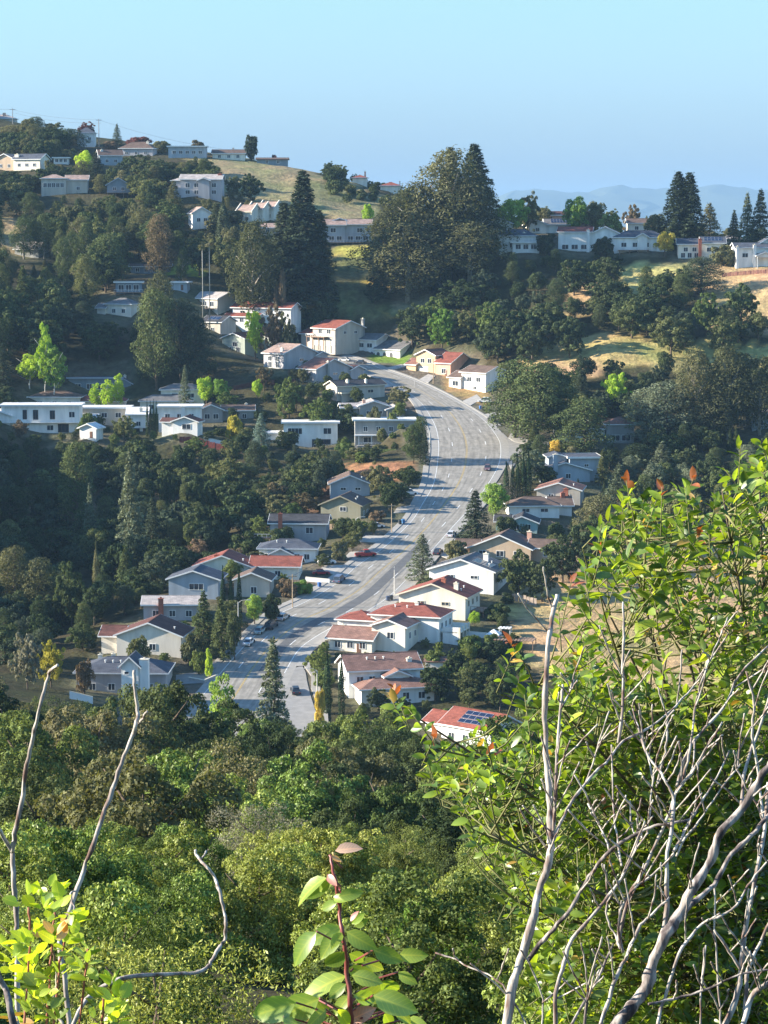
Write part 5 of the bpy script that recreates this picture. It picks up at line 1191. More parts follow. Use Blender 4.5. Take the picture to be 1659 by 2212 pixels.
def fill(poly, ymin, ymax, step, kinds, label, group, hr, cols, tol=1, minroad=3.5, wr=(.8, 1.15), keepoff=True, lim=None, rs=1):
    r = np.random.RandomState(rs); cnt = 0
    px = [p[0] for p in poly]; py = [p[1] for p in poly]
    Y = ymin
    while Y < ymax:
        xa, xb = (min(px)-CX)/FD*Y, (max(px)-CX)/FD*Y; X = xa+r.rand()*step
        while X < xb:
            x, y = X+r.normal(0, step*.22), Y+r.normal(0, step*.22); X += step*r.uniform(.85, 1.2)
            z = float(gz(x, y)); u, v = proj(x, y, z)
            if not tri((np.array(u), np.array(v)), poly): continue
            if keepoff and (in_house(x, y, 2.2) or any((x-a)**2+(y-b)**2 < (c+step*.28)**2 for a, b, c in placed)): continue
            if keepoff and float(road_dist(np.array([x]), np.array([y]))[0]) < minroad: continue
            if keepoff:
                j, i = min(np.searchsorted(GY, y), len(GY)-1), min(np.searchsorted(GX, x), len(GX)-1)
                if cov[j, i, 0] > .30: continue
            k = kinds[r.randint(len(kinds))]; c = cols[r.randint(len(cols))]; h = r.uniform(*hr); ok = False
            for tr_ in range(4):
                asp = dict(oak=1.15, nearoak=1.1, greyoak=1.05, bush=1.5, euc=.62, pine=.72, spruce=.45, fir=.5, broad=.85, shrub=1.15, greyshrub=1.15, cedar=.62, redwood=.35).get(k, 1)
                w_ = h*asp*r.uniform(*wr); tp = proj(x, y, z+h)[1]
                if lim is not None and tp < lim(u, y): h *= .78; continue
                if not blocks(u, tp, v, w_*FD/y, y, tol): ok = True; break
                h *= .68
            if not ok or h < hr[0]*.42: continue
            FILLED.append((plant(k, x, y, z-.2, w_, h, c, label, group), u, tp, v, w_*FD/y, y, k, c, h, hr)); placed.append((x, y, step*.3)); cnt += 1
        Y += step*.9
    return cnt
f_ = {}; FILLED = []
f_['ridge'] = fill([(-60,285),(120,300),(230,330),(330,345),(430,350),(470,420),(560,450),(700,500),(640,560),(500,540),(-60,520)], 1000, 1230, 10, ['oak','broad','bush','pine','oak','broad'], 'tree in the wood among the houses of the upper left ridge', 'ridge wood, upper left', (8,14), ['dark','dark','mid','olive','euc'])
f_['wood'] = fill([(-60,500),(560,520),(720,540),(700,640),(560,660),(395,650),(300,700),(-60,700)], 885, 1010, 10.5, ['oak','euc','euc','pine','broad','spruce'], 'tree in the thick mixed wood of the upper left slope', 'mixed wood, upper left slope', (12,20), ['mid','euc','mid','olive','dark','dark','pine','euc'], rs=3)
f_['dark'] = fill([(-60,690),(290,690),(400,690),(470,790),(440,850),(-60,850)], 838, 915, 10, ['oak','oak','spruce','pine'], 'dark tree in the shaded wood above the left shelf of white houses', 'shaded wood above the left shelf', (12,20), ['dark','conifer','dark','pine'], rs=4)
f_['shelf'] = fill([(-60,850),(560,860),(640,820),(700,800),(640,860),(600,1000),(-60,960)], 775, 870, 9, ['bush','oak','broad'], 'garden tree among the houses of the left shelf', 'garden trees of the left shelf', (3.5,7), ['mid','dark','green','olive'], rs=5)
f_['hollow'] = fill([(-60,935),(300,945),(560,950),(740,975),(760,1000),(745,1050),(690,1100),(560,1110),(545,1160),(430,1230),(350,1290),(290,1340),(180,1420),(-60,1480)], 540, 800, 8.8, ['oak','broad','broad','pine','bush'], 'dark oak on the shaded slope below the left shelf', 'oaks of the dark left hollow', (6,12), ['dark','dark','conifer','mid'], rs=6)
f_['roadl'] = fill([(560,690),(800,700),(900,860),(940,1000),(900,1080),(820,1190),(700,1290),(520,1420),(330,1480),(330,1260),(560,1080),(700,1000),(620,800)], 520, 900, 6.6, ['bush','broad','oak','broad'], 'garden shrub or small tree beside the left side of the road', 'garden trees left of the road', (3.2,8), ['mid','dark','green','olive','brown'], minroad=3.2, rs=7, tol=3)
f_['mid'] = fill([(820,560),(1060,560),(1660,590),(1720,620),(1720,960),(1200,1000),(1120,900),(1050,780),(900,720),(800,700),(780,650)], 765, 960, 9.2, ['oak','broad','oak','pine','broad'], 'dark oak on the hillside under the right ridge', 'oaks of the right hillside', (7,12), ['dark','dark','mid','conifer'], rs=8)
f_['right'] = fill([(1120,950),(1720,950),(1720,1200),(1400,1220),(1240,1300),(1090,1330),(1160,1220),(1080,1200),(1100,1050)], 590, 775, 8.5, ['oak','oak','pine','spruce','broad'], 'tree in the wood right of the roadside houses', 'wood right of the roadside houses', (6,11), ['dark','mid','dark','pine','greycon'], rs=9)
f_['yard'] = fill([(900,1180),(1100,1180),(1160,1330),(1140,1500),(1000,1560),(660,1560),(680,1400),(900,1340)], 480, 640, 6.2, ['bush','oak','broad'], 'garden shrub behind the right hand roadside houses', 'garden shrubs right of the road', (2.5,6), ['mid','dark','green'], minroad=3.5, rs=10, tol=2)
f_['ridge2'] = fill([(1040,470),(1720,470),(1720,545),(1040,545)], 955, 1060, 10, ['oak','broad','fir'], 'tree between the houses of the right ridge', 'trees of the right ridge', (5,9), ['mid','olive','dark'], rs=11)
f_['sky'] = fill([(700,375),(780,395),(900,440),(900,480),(800,470),(700,420)], 1100, 1180, 8, ['bush','oak'], 'dark oak along the falling skyline behind the golden slope', 'skyline oaks behind the golden slope', (5,8), ['dark','mid'], rs=12)
# ---- the near wood under the lookout
PRX = [-200,0,60,110,150,250,262,320,340,420,450,478,520,560,620,690,745,850,925,960,1060,1095,1130,1250,1400,1900]
PRY = [1400,1440,1500,1475,1482,1500,1490,1490,1445,1440,1480,1500,1505,1525,1545,1530,1505,1515,1568,1575,1585,1500,1460,1530,1560,1560]
def prof_lim(u, y): return float(np.interp(u, PRX, PRY))+max(0, (330-y))*.28
f_['near'] = fill([(-300,1440),(1950,1440),(1950,3200),(-300,3200)], 118, 470, 15, ['nearoak','nearoak','nearoak','greyoak'], 'oak crown in the near wood below the lookout', 'near wood of oaks', (9,15), ['mid','green','olive','dark','shrub'], keepoff=False, wr=(.7,.95), lim=prof_lim, rs=13, tol=0)
f_['shrub'] = fill([(-400,1500),(2050,1500),(2050,5200),(-400,5200)], 27, 118, 6.0, ['shrub','shrub','shrub','shrub','greyshrub'], 'leafy green shrub on the slope just below the lookout', 'shrubs on the near slope', (3.2,6.0), ['shrub','shrub','shrub2','green'], keepoff=False, rs=14, lim=lambda u, y: 1690+max(0,(110-y))*1.6, wr=(.8,1.0), tol=0)
# leave out the trees that nothing in view shows
gw, gh = 560, 740; occ = np.full((gh, gw), False); gy_, gx_ = np.mgrid[0:gh, 0:gw]
allt = [(o.location.y, 0, o, None) for o in []]
def cells(u, top, base, wpx, k):
    cx_, cy_, rx, ry = u/3, (top+base)/6, max(wpx*k/6, .5), max((base-top)*k/6, .5)
    x0, x1, y0, y1 = int(max(0, cx_-rx)), int(min(gw-1, cx_+rx))+1, int(max(0, cy_-ry)), int(min(gh-1, cy_+ry))+1
    if x0 >= x1 or y0 >= y1: return None
    xx, yy = np.meshgrid(np.arange(x0, x1), np.arange(y0, y1)); return yy, xx, ((xx-cx_)/rx)**2+((yy-cy_)/ry)**2 <= 1
gone = 0; SEEN = []
for rec in sorted(FILLED, key=lambda q: q[5]):
    o, u, tp, v, wp, y = rec[:6]; c = cells(u, tp, v, wp, 1.0); fr = 0
    if c is not None: yy, xx, m_ = c; yy, xx = yy[m_], xx[m_]; fr = (~occ[yy, xx]).sum()
    if c is None or fr < max(2, .13*len(yy)):
        for ch in list(o.children): bpy.data.objects.remove(ch)
        bpy.data.objects.remove(o); gone += 1; continue
    SEEN.append(rec); c = cells(u, tp, v, wp, .86)
    if c is not None: yy, xx, m_ = c; occ[yy[m_], xx[m_]] = True
# each one's label: its height, colour and kind, then where in its wood it stands
CW = dict(dark='dark green', mid='mid green', green='fresh green', olive='olive', euc='olive brown', brown='russet', conifer='blackish green', pine='dull green', greycon='grey green', shrub='leafy green', shrub2='yellow green', bright='bright green')
KW = dict(oak='oak', nearoak='oak', greyoak='twiggy oak', bush='bush', euc='eucalyptus', pine='pine', spruce='conifer', fir='conifer', broad='broadleaf tree', shrub='shrub', greyshrub='sparse shrub')
ZW = {'ridge wood, upper left':'upper left ridge wood', 'mixed wood, upper left slope':'upper left slope wood', 'shaded wood above the left shelf':'shaded left wood', 'garden trees of the left shelf':'left shelf gardens',
 'oaks of the dark left hollow':'dark left hollow', 'garden trees left of the road':'gardens left of road', 'oaks of the right hillside':'right hillside wood', 'wood right of the roadside houses':'wood behind right roadside houses',
 'garden shrubs right of the road':'gardens right of road', 'trees of the right ridge':'right ridge top', 'skyline oaks behind the golden slope':'falling skyline', 'near wood of oaks':'near wood', 'shrubs on the near slope':'near shrub slope'}
zones = {}
for rec in SEEN: zones.setdefault(rec[0]['group'], []).append(rec)
for g, L_ in zones.items():
    us = sorted(q[1] for q in L_); ts = sorted(q[2] for q in L_); n_ = len(L_)
    for q in L_:
        fx = us.index(q[1])/n_; fy = ts.index(q[2])/n_; lo, hi = q[9]; sz = 'low' if q[8] < lo+(hi-lo)*.25 else 'tall' if q[8] > lo+(hi-lo)*.7 else 'mid-sized'
        hx = ['far left in','left of centre in','central in','right of centre in','far right in'][min(4, int(fx*5))]
        vy = ['top row','upper part','lower part','bottom row'][min(3, int(fy*4))]
        q[0]['label'] = sz+' '+CW[q[7]]+' '+KW[q[6]]+', '+hx+' '+ZW[g]+', '+vy
cnt_ = {}
for rec in SEEN: cnt_.setdefault(rec[0]['label'], []).append(rec)
for l_, L_ in cnt_.items():
    if len(L_) > 1:
        L_.sort(key=lambda q: q[1]); nm_ = {2:['left','right'], 3:['left','middle','right']}.get(len(L_)) or ['first','second','third','fourth','fifth','sixth','seventh','eighth'][:len(L_)]
        if len(l_.split()) > 14: l_ = ' '.join(l_.split()[1:])
        if len(l_.split()) <= 15:
            for q, k_ in zip(L_, nm_): q[0]['label'] = l_+', '+k_
print('FILL', f_, 'trees', NT, 'gone', gone, 'seen', {g: len(v) for g, v in zones.items()})
# ---------------------------------------------------------------- plants within arm's reach of the lookout
def leaf_shape(L=1.0, wd=.5, fold=.12, curl=.18, n=5, tip=1.0):
    """a real leaf blade: pointed, folded along its midrib, bending down to its tip. x along, z up"""
    V = []; F = []
    for i in range(n+1):
        t = i/n; ww = wd/2*math.sin(math.pi*min(1, t**.8*(.97 if tip else .9)))**.8*(1 if i < n else .05); z = -curl*t*t*L
        V += [(t*L, -ww*L, z+fold*ww*2*L), (t*L, 0, z), (t*L, ww*L, z+fold*ww*2*L)]
    for i in range(n):
        a = 3*i; F += [(a, a+3, a+4, a+1), (a+1, a+4, a+5, a+2)]
    return np.array(V), F
def veinmat(name, col, tcol=(1.5,1.4,.4), trans=.42, gloss=.25, vary=.25, scale=30):
    if name in MATS: return MATS[name]
    m = leafmat(name, col, trans, vary, .015, gloss, tcol); t = m.node_tree
    hsv = [q for q in t.nodes if q.type == 'HUE_SAT'][0]
    tc = [q for q in t.nodes if q.type == 'TEX_COORD'][0]; sx = t.nodes.new('ShaderNodeSeparateXYZ'); t.links.new(tc.outputs['Object'], sx.inputs[0])
    # pale midrib and side veins along the blade
    ab = t.nodes.new('ShaderNodeMath'); ab.operation = 'ABSOLUTE'; t.links.new(sx.outputs[1], ab.inputs[0])
    sm = t.nodes.new('ShaderNodeMath'); sm.operation = 'SUBTRACT'; t.links.new(sx.outputs[0], sm.inputs[0]); t.links.new(ab.outputs[0], sm.inputs[1])
    ml = t.nodes.new('ShaderNodeMath'); ml.operation = 'MULTIPLY'; ml.inputs[1].default_value = 52; t.links.new(sm.outputs[0], ml.inputs[0])
    sn = t.nodes.new('ShaderNodeMath'); sn.operation = 'SINE'; t.links.new(ml.outputs[0], sn.inputs[0])
    v = t.nodes.new('ShaderNodeMapRange'); v.inputs[1].default_value=.75; v.inputs[2].default_value=1; v.inputs[3].default_value=0; v.inputs[4].default_value=.55; t.links.new(sn.outputs[0], v.inputs[0])
    md = t.nodes.new('ShaderNodeMapRange'); md.inputs[1].default_value=0; md.inputs[2].default_value=.035; md.inputs[3].default_value=.9; md.inputs[4].default_value=0; t.links.new(ab.outputs[0], md.inputs[0])
    mxx = t.nodes.new('ShaderNodeMath'); mxx.operation='MAXIMUM'; t.links.new(v.outputs[0], mxx.inputs[0]); t.links.new(md.outputs[0], mxx.inputs[1])
    mc = t.nodes.new('ShaderNodeMix'); mc.data_type='RGBA'; mc.inputs[6].default_value=(*[c*LEAFGAIN for c in col],1); mc.inputs[7].default_value=(min(1,col[0]*1.9+.05),min(1,col[1]*1.6+.04),col[2]*1.5,1)
    t.links.new(mxx.outputs[0], mc.inputs[0]); t.links.new(mc.outputs[2], hsv.inputs['Color']); return m
LM = dict(a=veinmat('bush_leaf', (.135,.195,.035), trans=.5, gloss=.12), b=veinmat('bush_leaf_dark', (.07,.12,.03), trans=.3, gloss=.12), c=veinmat('bush_leaf_young', (.26,.34,.05), trans=.52, gloss=.1), r=veinmat('bush_leaf_red', (.30,.085,.04), (1.4,1,.6)),
          t=veinmat('toyon_leaf', (.20,.29,.05), trans=.45, gloss=.15), td=veinmat('toyon_leaf_dull', (.17,.24,.05), trans=.4, gloss=.05), dry=veinmat('dead_leaf', (.26,.19,.13), (1,1,1), .15, .1), pk=veinmat('pink_leaf', (.42,.19,.13), (1.2,1,.8)),
          y=veinmat('round_leaf', (.32,.42,.05), trans=.55, gloss=.1), o=veinmat('orange_leaf', (.42,.26,.07), (1.3,1.1,.5)))
SHP = {k: leaf_shape(1, *v) for k, v in dict(bush=(.46,.14,.22), toyon=(.52,.16,.20), long=(.36,.18,.40), round=(.66,.10,.10)).items()}
LMESH = {}
def leafmesh(shape, m):
    k = (shape, m)
    if k not in LMESH: V, F = SHP[shape]; LMESH[k] = mesh('leaf', V, F, LM[m], True)
    return LMESH[k]
def frame(d, roll=0):
    x = Vector(d).normalized(); up = Vector((0,0,1)) if abs(x.z) < .95 else Vector((0,1,0)); y = up.cross(x).normalized(); z = x.cross(y)
    M_ = Matrix((x, y, z)).transposed(); return M_ @ Matrix.Rotation(roll, 3, 'X')
def frame2(d, nrm, roll=0):
    x = Vector(d).normalized(); z = Vector(nrm); z = (z-x*z.dot(x)); z.normalize(); y = z.cross(x); return Matrix((x, y, z)).transposed() @ Matrix.Rotation(roll, 3, 'X')
def put_leaf(par, p, d, L, roll, shape, m, W=1.0):
    o = link('leaf', leafmesh(shape, m), par, p); o.rotation_euler = frame(d, roll).to_euler(); o.scale = (L, L*W, L); return o
# -- dead branches: bare grey stems with peeling bark
m, t, b = nodes('dead_bark'); b.inputs['Roughness'].default_value = .85; b.inputs['Specular IOR Level'].default_value=.15
tc = t.nodes.new('ShaderNodeTexCoord'); mp = t.nodes.new('ShaderNodeMapping'); mp.inputs['Scale'].default_value = (26,26,5); t.links.new(tc.outputs['Object'], mp.inputs[0])
n1 = t.nodes.new('ShaderNodeTexNoise'); n1.inputs['Scale'].default_value=1.6; n1.inputs['Detail'].default_value=6; t.links.new(mp.outputs[0], n1.inputs[0])
cr = t.nodes.new('ShaderNodeValToRGB'); e=cr.color_ramp.elements; e[0].position=.36; e[0].color=(.14,.09,.075,1); e[1].position=.60; e[1].color=(.50,.46,.41,1); q=e.new(.48); q.color=(.30,.265,.24,1)
t.links.new(n1.outputs[0], cr.inputs[0]); t.links.new(cr.outputs[0], b.inputs['Base Color'])
bu=t.nodes.new('ShaderNodeBump'); bu.inputs['Strength'].default_value=.5; bu.inputs['Distance'].default_value=.01; t.links.new(n1.outputs[0], bu.inputs['Height']); t.links.new(bu.outputs[0], b.inputs['Normal'])
DEAD = m
m2 = m.copy(); m2.name='dead_bark_dark'; e=[q for q in m2.node_tree.nodes if q.type=='VALTORGB'][0].color_ramp.elements
for q,c in zip(e,((.05,.04,.04,1),(.15,.125,.12,1),(.38,.34,.31,1))): q.color=c
DEADK = m2
def smooth3(pts, k=4): return catmull([Vector(p) for p in pts], k)
def stem(par, pts, D0, D1, w0, w1, m=DEAD, name='branch', wob=.0012, down=None):
    """pts: (px,py) from tip to root, at distances D0 (tip) to D1 (root); widths in photograph pixels at those distances"""
    rr = random.Random(int(pts[0][0]*7+pts[0][1])); P3 = []; n = len(pts)
    for i, (x, y) in enumerate(pts):
        d = D0+(D1-D0)*i/(n-1)+rr.uniform(-.02, .02); P3.append(P(x, y, d))
    S = smooth3(P3)
    if down: e_ = S[-1]+(S[-1]-S[-3]).normalized()*.25; S += [e_, Vector((e_.x, e_.y, float(gz(e_.x, e_.y))-.15))]
    N_ = len(S)
    for i in range(1, N_-3): S[i] += Vector((rr.gauss(0, wob), rr.gauss(0, wob), rr.gauss(0, wob*.6)))
    rad = [max(.0022, (w0+(w1-w0)*min(1, i/(N_-1)*1.0))*.72*D1/FD/2)*(1+.09*rr.gauss(0, 1)) for i in range(N_)]
    MBx = MB().tube(S, rad, 7); return MBx.obj(name, m, par, True)
g = 'bare dead stems on the left'
A_ = link('dead_sapling', None, None, P(35,2212,5.6), 0, 'leftmost bare grey stem with bent broken tip', 'dead branch', g)
def inplace(par): par.location = (0,0,0)
A_.location = (0,0,0)
stem(A_, [(124,1437),(108,1450),(104,1462),(88,1525),(72,1590),(58,1650),(46,1735),(32,1800),(27,1840)], 5.4, 5.6, 9, 15)
stem(A_, [(27,1840),(29,1900),(35,1960),(36,2050),(38,2220)], 5.6, 5.6, 15, 17, down=(0,0))
stem(A_, [(-20,1770),(0,1796),(26,1840)], 5.5, 5.6, 10, 12)
B_ = link('dead_sapling', None, None, (0,0,0), 0, 'tall bare forked stem rising over the white gabled wing', 'dead branch', g)
stem(B_, [(290,1448),(291,1490),(298,1535),(294,1565),(284,1592),(262,1650),(236,1725),(205,1815),(180,1880),(152,1965),(134,2010),(130,2060),(140,2110),(150,2225)], 5.8, 5.7, 11, 17, down=(0,0))
stem(B_, [(318,1537),(306,1556),(294,1566)], 5.7, 5.8, 7, 9)
stem(B_, [(160,1965),(153,1930),(165,1925)], 5.7, 5.75, 3, 4)
C_ = link('dead_sapling', None, None, (0,0,0), 0, 'long curling bare branch that arches back to the left', 'dead branch', g)
stem(C_, [(422,1835),(425,1850),(448,1874),(463,1895),(474,1925),(484,1965),(488,1995),(486,2025),(472,2050),(456,2078),(444,2093),(420,2102),(370,2104),(320,2106),(260,2114),(215,2135),(180,2170),(152,2225)], 5.2, 4.9, 9, 15, down=(0,0), wob=.001)
stem(C_, [(450,1836),(440,1850),(432,1856)], 5.2, 5.2, 4, 5)
D_ = link('dead_sapling', None, None, (0,0,0), 0, 'short thin dead twig among the yellow green leaves at lower left', 'dead branch', g)
stem(D_, [(112,2050),(120,2085),(124,2110),(118,2145),(112,2165),(125,2190),(138,2225)], 4.6, 4.6, 6, 9, down=(0,0))
E_ = link('dead_sapling', None, None, (0,0,0), 0, 'thick dark stem in the bottom left corner', 'dead branch', g)
stem(E_, [(-6,2095),(8,2130),(20,2165),(32,2225)], 4.3, 4.3, 16, 24, DEADK, down=(0,0))
# the dead shrub at right: all its stems
X_ = link('dead_shrub', None, None, (0,0,0), 0, 'leafless dead shrub of pale grey crossing stems in front of the leafy bush', 'dead shrub')
KS = [
 ([(1204,1284),(1192,1335),(1184,1400),(1178,1500),(1179,1600),(1186,1700),(1189,1790),(1190,1840),(1180,1880),(1166,1920),(1150,1990),(1130,2060),(1110,2120),(1093,2225)],6.2,6.0,13,31,0),
 ([(1216,1478),(1212,1520),(1206,1591),(1203,1638),(1199,1737),(1194,1812),(1191,1850)],6.1,6.1,8,12,0),
 ([(1510,1462),(1493,1488),(1449,1536),(1397,1575),(1346,1602),(1317,1638),(1274,1682),(1240,1725),(1212,1775),(1196,1815)],6.6,6.1,5,11,0),
 ([(1240,1468),(1228,1500),(1212,1530)],6.2,6.1,4,6,0), ([(1346,1300),(1347,1377),(1345,1448),(1345,1528),(1336,1605)],6.5,6.4,6,11,0),
 ([(1572,1333),(1544,1401),(1516,1468),(1504,1520),(1495,1587),(1485,1645),(1470,1700)],6.4,6.3,4,9,0), ([(1662,1393),(1596,1460),(1564,1528),(1512,1583),(1478,1640),(1463,1700)],6.4,6.3,6,11,0),
 ([(1421,1484),(1430,1515),(1441,1551),(1440,1600),(1430,1650),(1418,1700)],6.3,6.3,4,8,0), ([(1366,1528),(1381,1583),(1400,1640),(1412,1690)],6.5,6.3,4,7,0), ([(1316,1536),(1298,1590),(1280,1650),(1262,1700)],6.3,6.3,4,6,0),
 ([(1612,1450),(1629,1520),(1625,1590),(1640,1680),(1650,1790)],6.0,6.0,6,10,0), ([(1662,1500),(1640,1580),(1612,1650),(1601,1750)],6.2,6.1,7,12,0),
 ([(1680,1630),(1659,1656),(1637,1689),(1601,1751),(1558,1795),(1536,1856),(1492,1926),(1466,1977),(1437,2020),(1408,2086),(1394,2137),(1365,2173),(1320,2230)],5.7,5.6,21,42,1),
 ([(1680,1745),(1659,1762),(1623,1806),(1579,1846),(1543,1911),(1492,1955),(1470,1985)],5.9,5.7,12,17,1),
 ([(1560,1560),(1528,1613),(1492,1671),(1463,1707),(1441,1766),(1416,1824),(1383,1893),(1361,1933),(1345,1985),(1335,2040)],6.0,5.9,6,13,0),
 ([(1386,1595),(1408,1646),(1430,1672),(1444,1700),(1456,1725),(1452,1773),(1441,1864),(1441,1955),(1430,2020),(1408,2086)],6.0,5.8,6,17,0),
 ([(1575,1622),(1539,1697),(1507,1744),(1478,1798),(1455,1840)],6.1,5.9,5,10,0), ([(1600,1650),(1560,1700),(1520,1760),(1480,1810),(1461,1850)],6.0,5.9,4,8,0),
 ([(1488,1771),(1440,1780),(1405,1787),(1354,1813),(1317,1838),(1281,1882),(1252,1929),(1216,1984),(1175,2028),(1140,2075)],5.9,6.0,8,16,1),
 ([(1385,1800),(1358,1867),(1325,1922),(1288,1969),(1237,2028),(1219,2078),(1201,2144),(1200,2225)],5.9,5.8,7,17,0),
 ([(1412,1664),(1405,1744),(1396,1800),(1385,1812)],6,5.9,4,6,0), ([(1456,1846),(1410,1890),(1372,1918),(1345,1955),(1337,2009),(1346,2057)],5.8,5.8,6,9,0),
 ([(1446,1938),(1410,1975),(1383,1998),(1356,2057),(1332,2111),(1310,2173),(1292,2228)],5.6,5.5,7,16,0),
 ([(1670,1850),(1650,1870),(1616,1915),(1579,1966),(1517,1995),(1474,2046),(1452,2100),(1434,2158),(1417,2228)],5.6,5.5,6,12,0),
 ([(1660,1690),(1652,1795),(1630,1907),(1608,2020),(1601,2093),(1590,2158),(1560,2228)],5.9,5.7,12,20,0), ([(1543,2009),(1575,2055),(1601,2095)],5.7,5.7,7,12,0),
 ([(1668,1975),(1640,2040),(1616,2093),(1612,2150),(1604,2228)],5.7,5.6,10,15,0), ([(1668,2094),(1601,2104),(1528,2137),(1456,2158),(1401,2169)],5.4,5.4,6,9,1), ([(1668,2118),(1623,2155),(1604,2225)],5.4,5.4,16,18,0),
 ([(1321,1609),(1325,1736),(1335,1824),(1343,1870)],6.3,6.0,4,7,0), ([(1270,1736),(1290,1775),(1310,1816),(1316,1840)],6.1,5.95,4,7,0), ([(1361,1729),(1365,1787),(1380,1812)],6.1,6,4,6,0),
 ([(1525,2042),(1514,2137),(1512,2228)],5.5,5.5,5,7,0), ([(1543,1918),(1546,2046),(1554,2158),(1556,2228)],5.8,5.7,4,7,0), ([(1325,2038),(1288,2118),(1237,2210),(1228,2230)],5.7,5.6,6,12,1), ([(1270,2129),(1263,2228)],5.6,5.6,9,10,1),
 ([(940,2058),(985,2072),(1010,2088),(1055,2105),(1095,2140),(1145,2228)],6.2,6.0,3,7,0), ([(1152,2100),(1172,2158),(1170,2228)],6.0,6.0,4,6,0), ([(1306,1867),(1311,1918),(1312,1984),(1325,2013),(1340,2050)],6,5.9,5,8,0),
 ([(1590,1660),(1612,1700),(1640,1750),(1655,1795)],5.9,5.9,4,7,0), ([(1500,1600),(1495,1660),(1462,1712)],6.1,5.95,4,7,0)]
for pts, d0, d1, w0, w1, k in KS: stem(X_, pts, d0, d1, w0, w1, DEADK if k else DEAD, wob=.0012, down=(0,0) if pts[-1][1] > 2200 else None)
rr = random.Random(5)
for i in range(170):      # side twigs
    pts, d0, d1, w0, w1, k = KS[rr.randrange(len(KS))]; j = rr.randrange(len(pts)-1); f = rr.random(); x = pts[j][0]*(1-f)+pts[j+1][0]*f; y = pts[j][1]*(1-f)+pts[j+1][1]*f
    d = d0+(d1-d0)*(j+f)/len(pts); a = math.radians(rr.choice([60,70,80,110,125,40])+rr.uniform(-15,15)); L_ = rr.uniform(25, 130)
    if x > 1680 or y > 2190: continue
    stem(X_, [(x+math.cos(a)*L_, y-math.sin(a)*L_), (x+math.cos(a)*L_*.5+rr.uniform(-5,5), y-math.sin(a)*L_*.5), (x, y)], d-.1, d, 1.6, 4.0, DEAD, 'twig', .001)
# -- the upright plant with red stem at the bottom centre
REDST = mat('red_stem', (.20,.05,.045), .45, .3, 30, spec=.5)
Y_ = link('toyon_shoot', None, None, (0,0,0), 0, 'upright shoot with dark red stem and large glossy veined leaves at bottom centre', 'plant')
DT = 4.6
stem(Y_, [(712,1846),(719,1880),(728,1920),(733,1965),(738,2010),(746,2050),(749,2100),(756,2160),(760,2228)], DT, DT, 9, 17, REDST, 'stem', .001, down=(0,0))
stem(Y_, [(718,1842),(726,1850),(738,1862)], DT, DT, 6, 6, mat('cut_stem', (.55,.38,.16), .7), 'stem', .001)
TL = [(724,1838,782,1826,.24,'dry','toyon'),(716,1850,738,1860,.6,'o','toyon'),(706,1896,616,1942,.22,'td','long'),(706,1900,659,1946,.50,'t','toyon'),(708,1890,725,1912,.4,'pk','toyon'),(714,1905,682,1930,.5,'td','toyon'),
 (732,1936,790,1926,.48,'td','toyon'),(720,1938,748,1944,.5,'y','toyon'),(728,1950,686,1966,.4,'td','toyon'),(738,2002,662,2036,.36,'t','long'),(684,2012,618,2082,.30,'t','long'),(734,2008,690,2072,.60,'t','toyon'),(738,2014,716,2046,.7,'y','toyon'),
 (748,2012,820,2056,.55,'td','toyon'),(760,1996,786,1972,.45,'y','toyon'),(766,2000,792,1988,.5,'a','toyon'),(758,1990,772,1966,.3,'pk','toyon'),(744,2055,694,2100,.6,'td','toyon'),(754,2060,800,2080,.55,'td','toyon'),
 (806,2052,880,2080,.55,'td','toyon'),(862,2062,930,2066,.36,'td','toyon'),(750,2092,812,2110,.5,'t','toyon'),(748,2108,642,2142,.28,'t','long'),(760,2106,826,2122,.55,'t','toyon'),(748,2125,700,2160,.6,'td','toyon'),(640,2166,536,2198,.46,'t','toyon'),
 (640,2168,690,2150,.5,'t','toyon'),(690,2156,588,2206,.34,'t','toyon'),(684,2158,716,2200,.55,'td','toyon'),(756,2150,712,2200,.6,'td','toyon'),(764,2150,820,2160,.6,'t','toyon'),(806,2150,902,2186,.50,'t','toyon'),(776,2146,864,2152,.42,'td','toyon'),
 (752,2206,808,2178,.40,'pk','toyon'),(790,2160,770,2215,.6,'td','toyon'),(850,2176,896,2215,.6,'td','toyon'),(830,2188,850,2225,.6,'t','toyon'),(704,2180,660,2225,.6,'td','toyon'),(660,2192,700,2222,.5,'o','toyon'),(612,2196,646,2225,.6,'t','toyon'),
 (860,2100,905,2130,.5,'td','toyon'),(820,2120,868,2144,.55,'t','toyon'),(780,2074,838,2098,.5,'td','toyon'),(880,2200,925,2222,.5,'t','toyon'),(730,2180,760,2222,.5,'y','toyon')]
rr = random.Random(9)
for (x0,y0,x1,y1,wd,mk,sh) in TL:
    da = DT+rr.uniform(-.12,.12); db = da+rr.uniform(-.03,.03); a, b2 = P(x0,y0,da), P(x1,y1,db)
    L_ = (b2-a).length*(.85 if mk == 'td' else .95); o = put_leaf(Y_, a, b2-a, L_*1.04, 0, sh, mk, 1.0 if sh == 'toyon' else 1.3); o.rotation_euler = frame2(b2-a, (rr.uniform(-.25,.25), -1, .35) if wd > .32 else (rr.uniform(-.2,.2), -.45, 1), rr.uniform(-.25,.25)).to_euler()
    if abs(x0-745) > 26 : MB().tube([a, P(748+(x0-748)*.3, y0+24, DT)], .002, 5).obj('leaf_stalk', REDST, Y_)
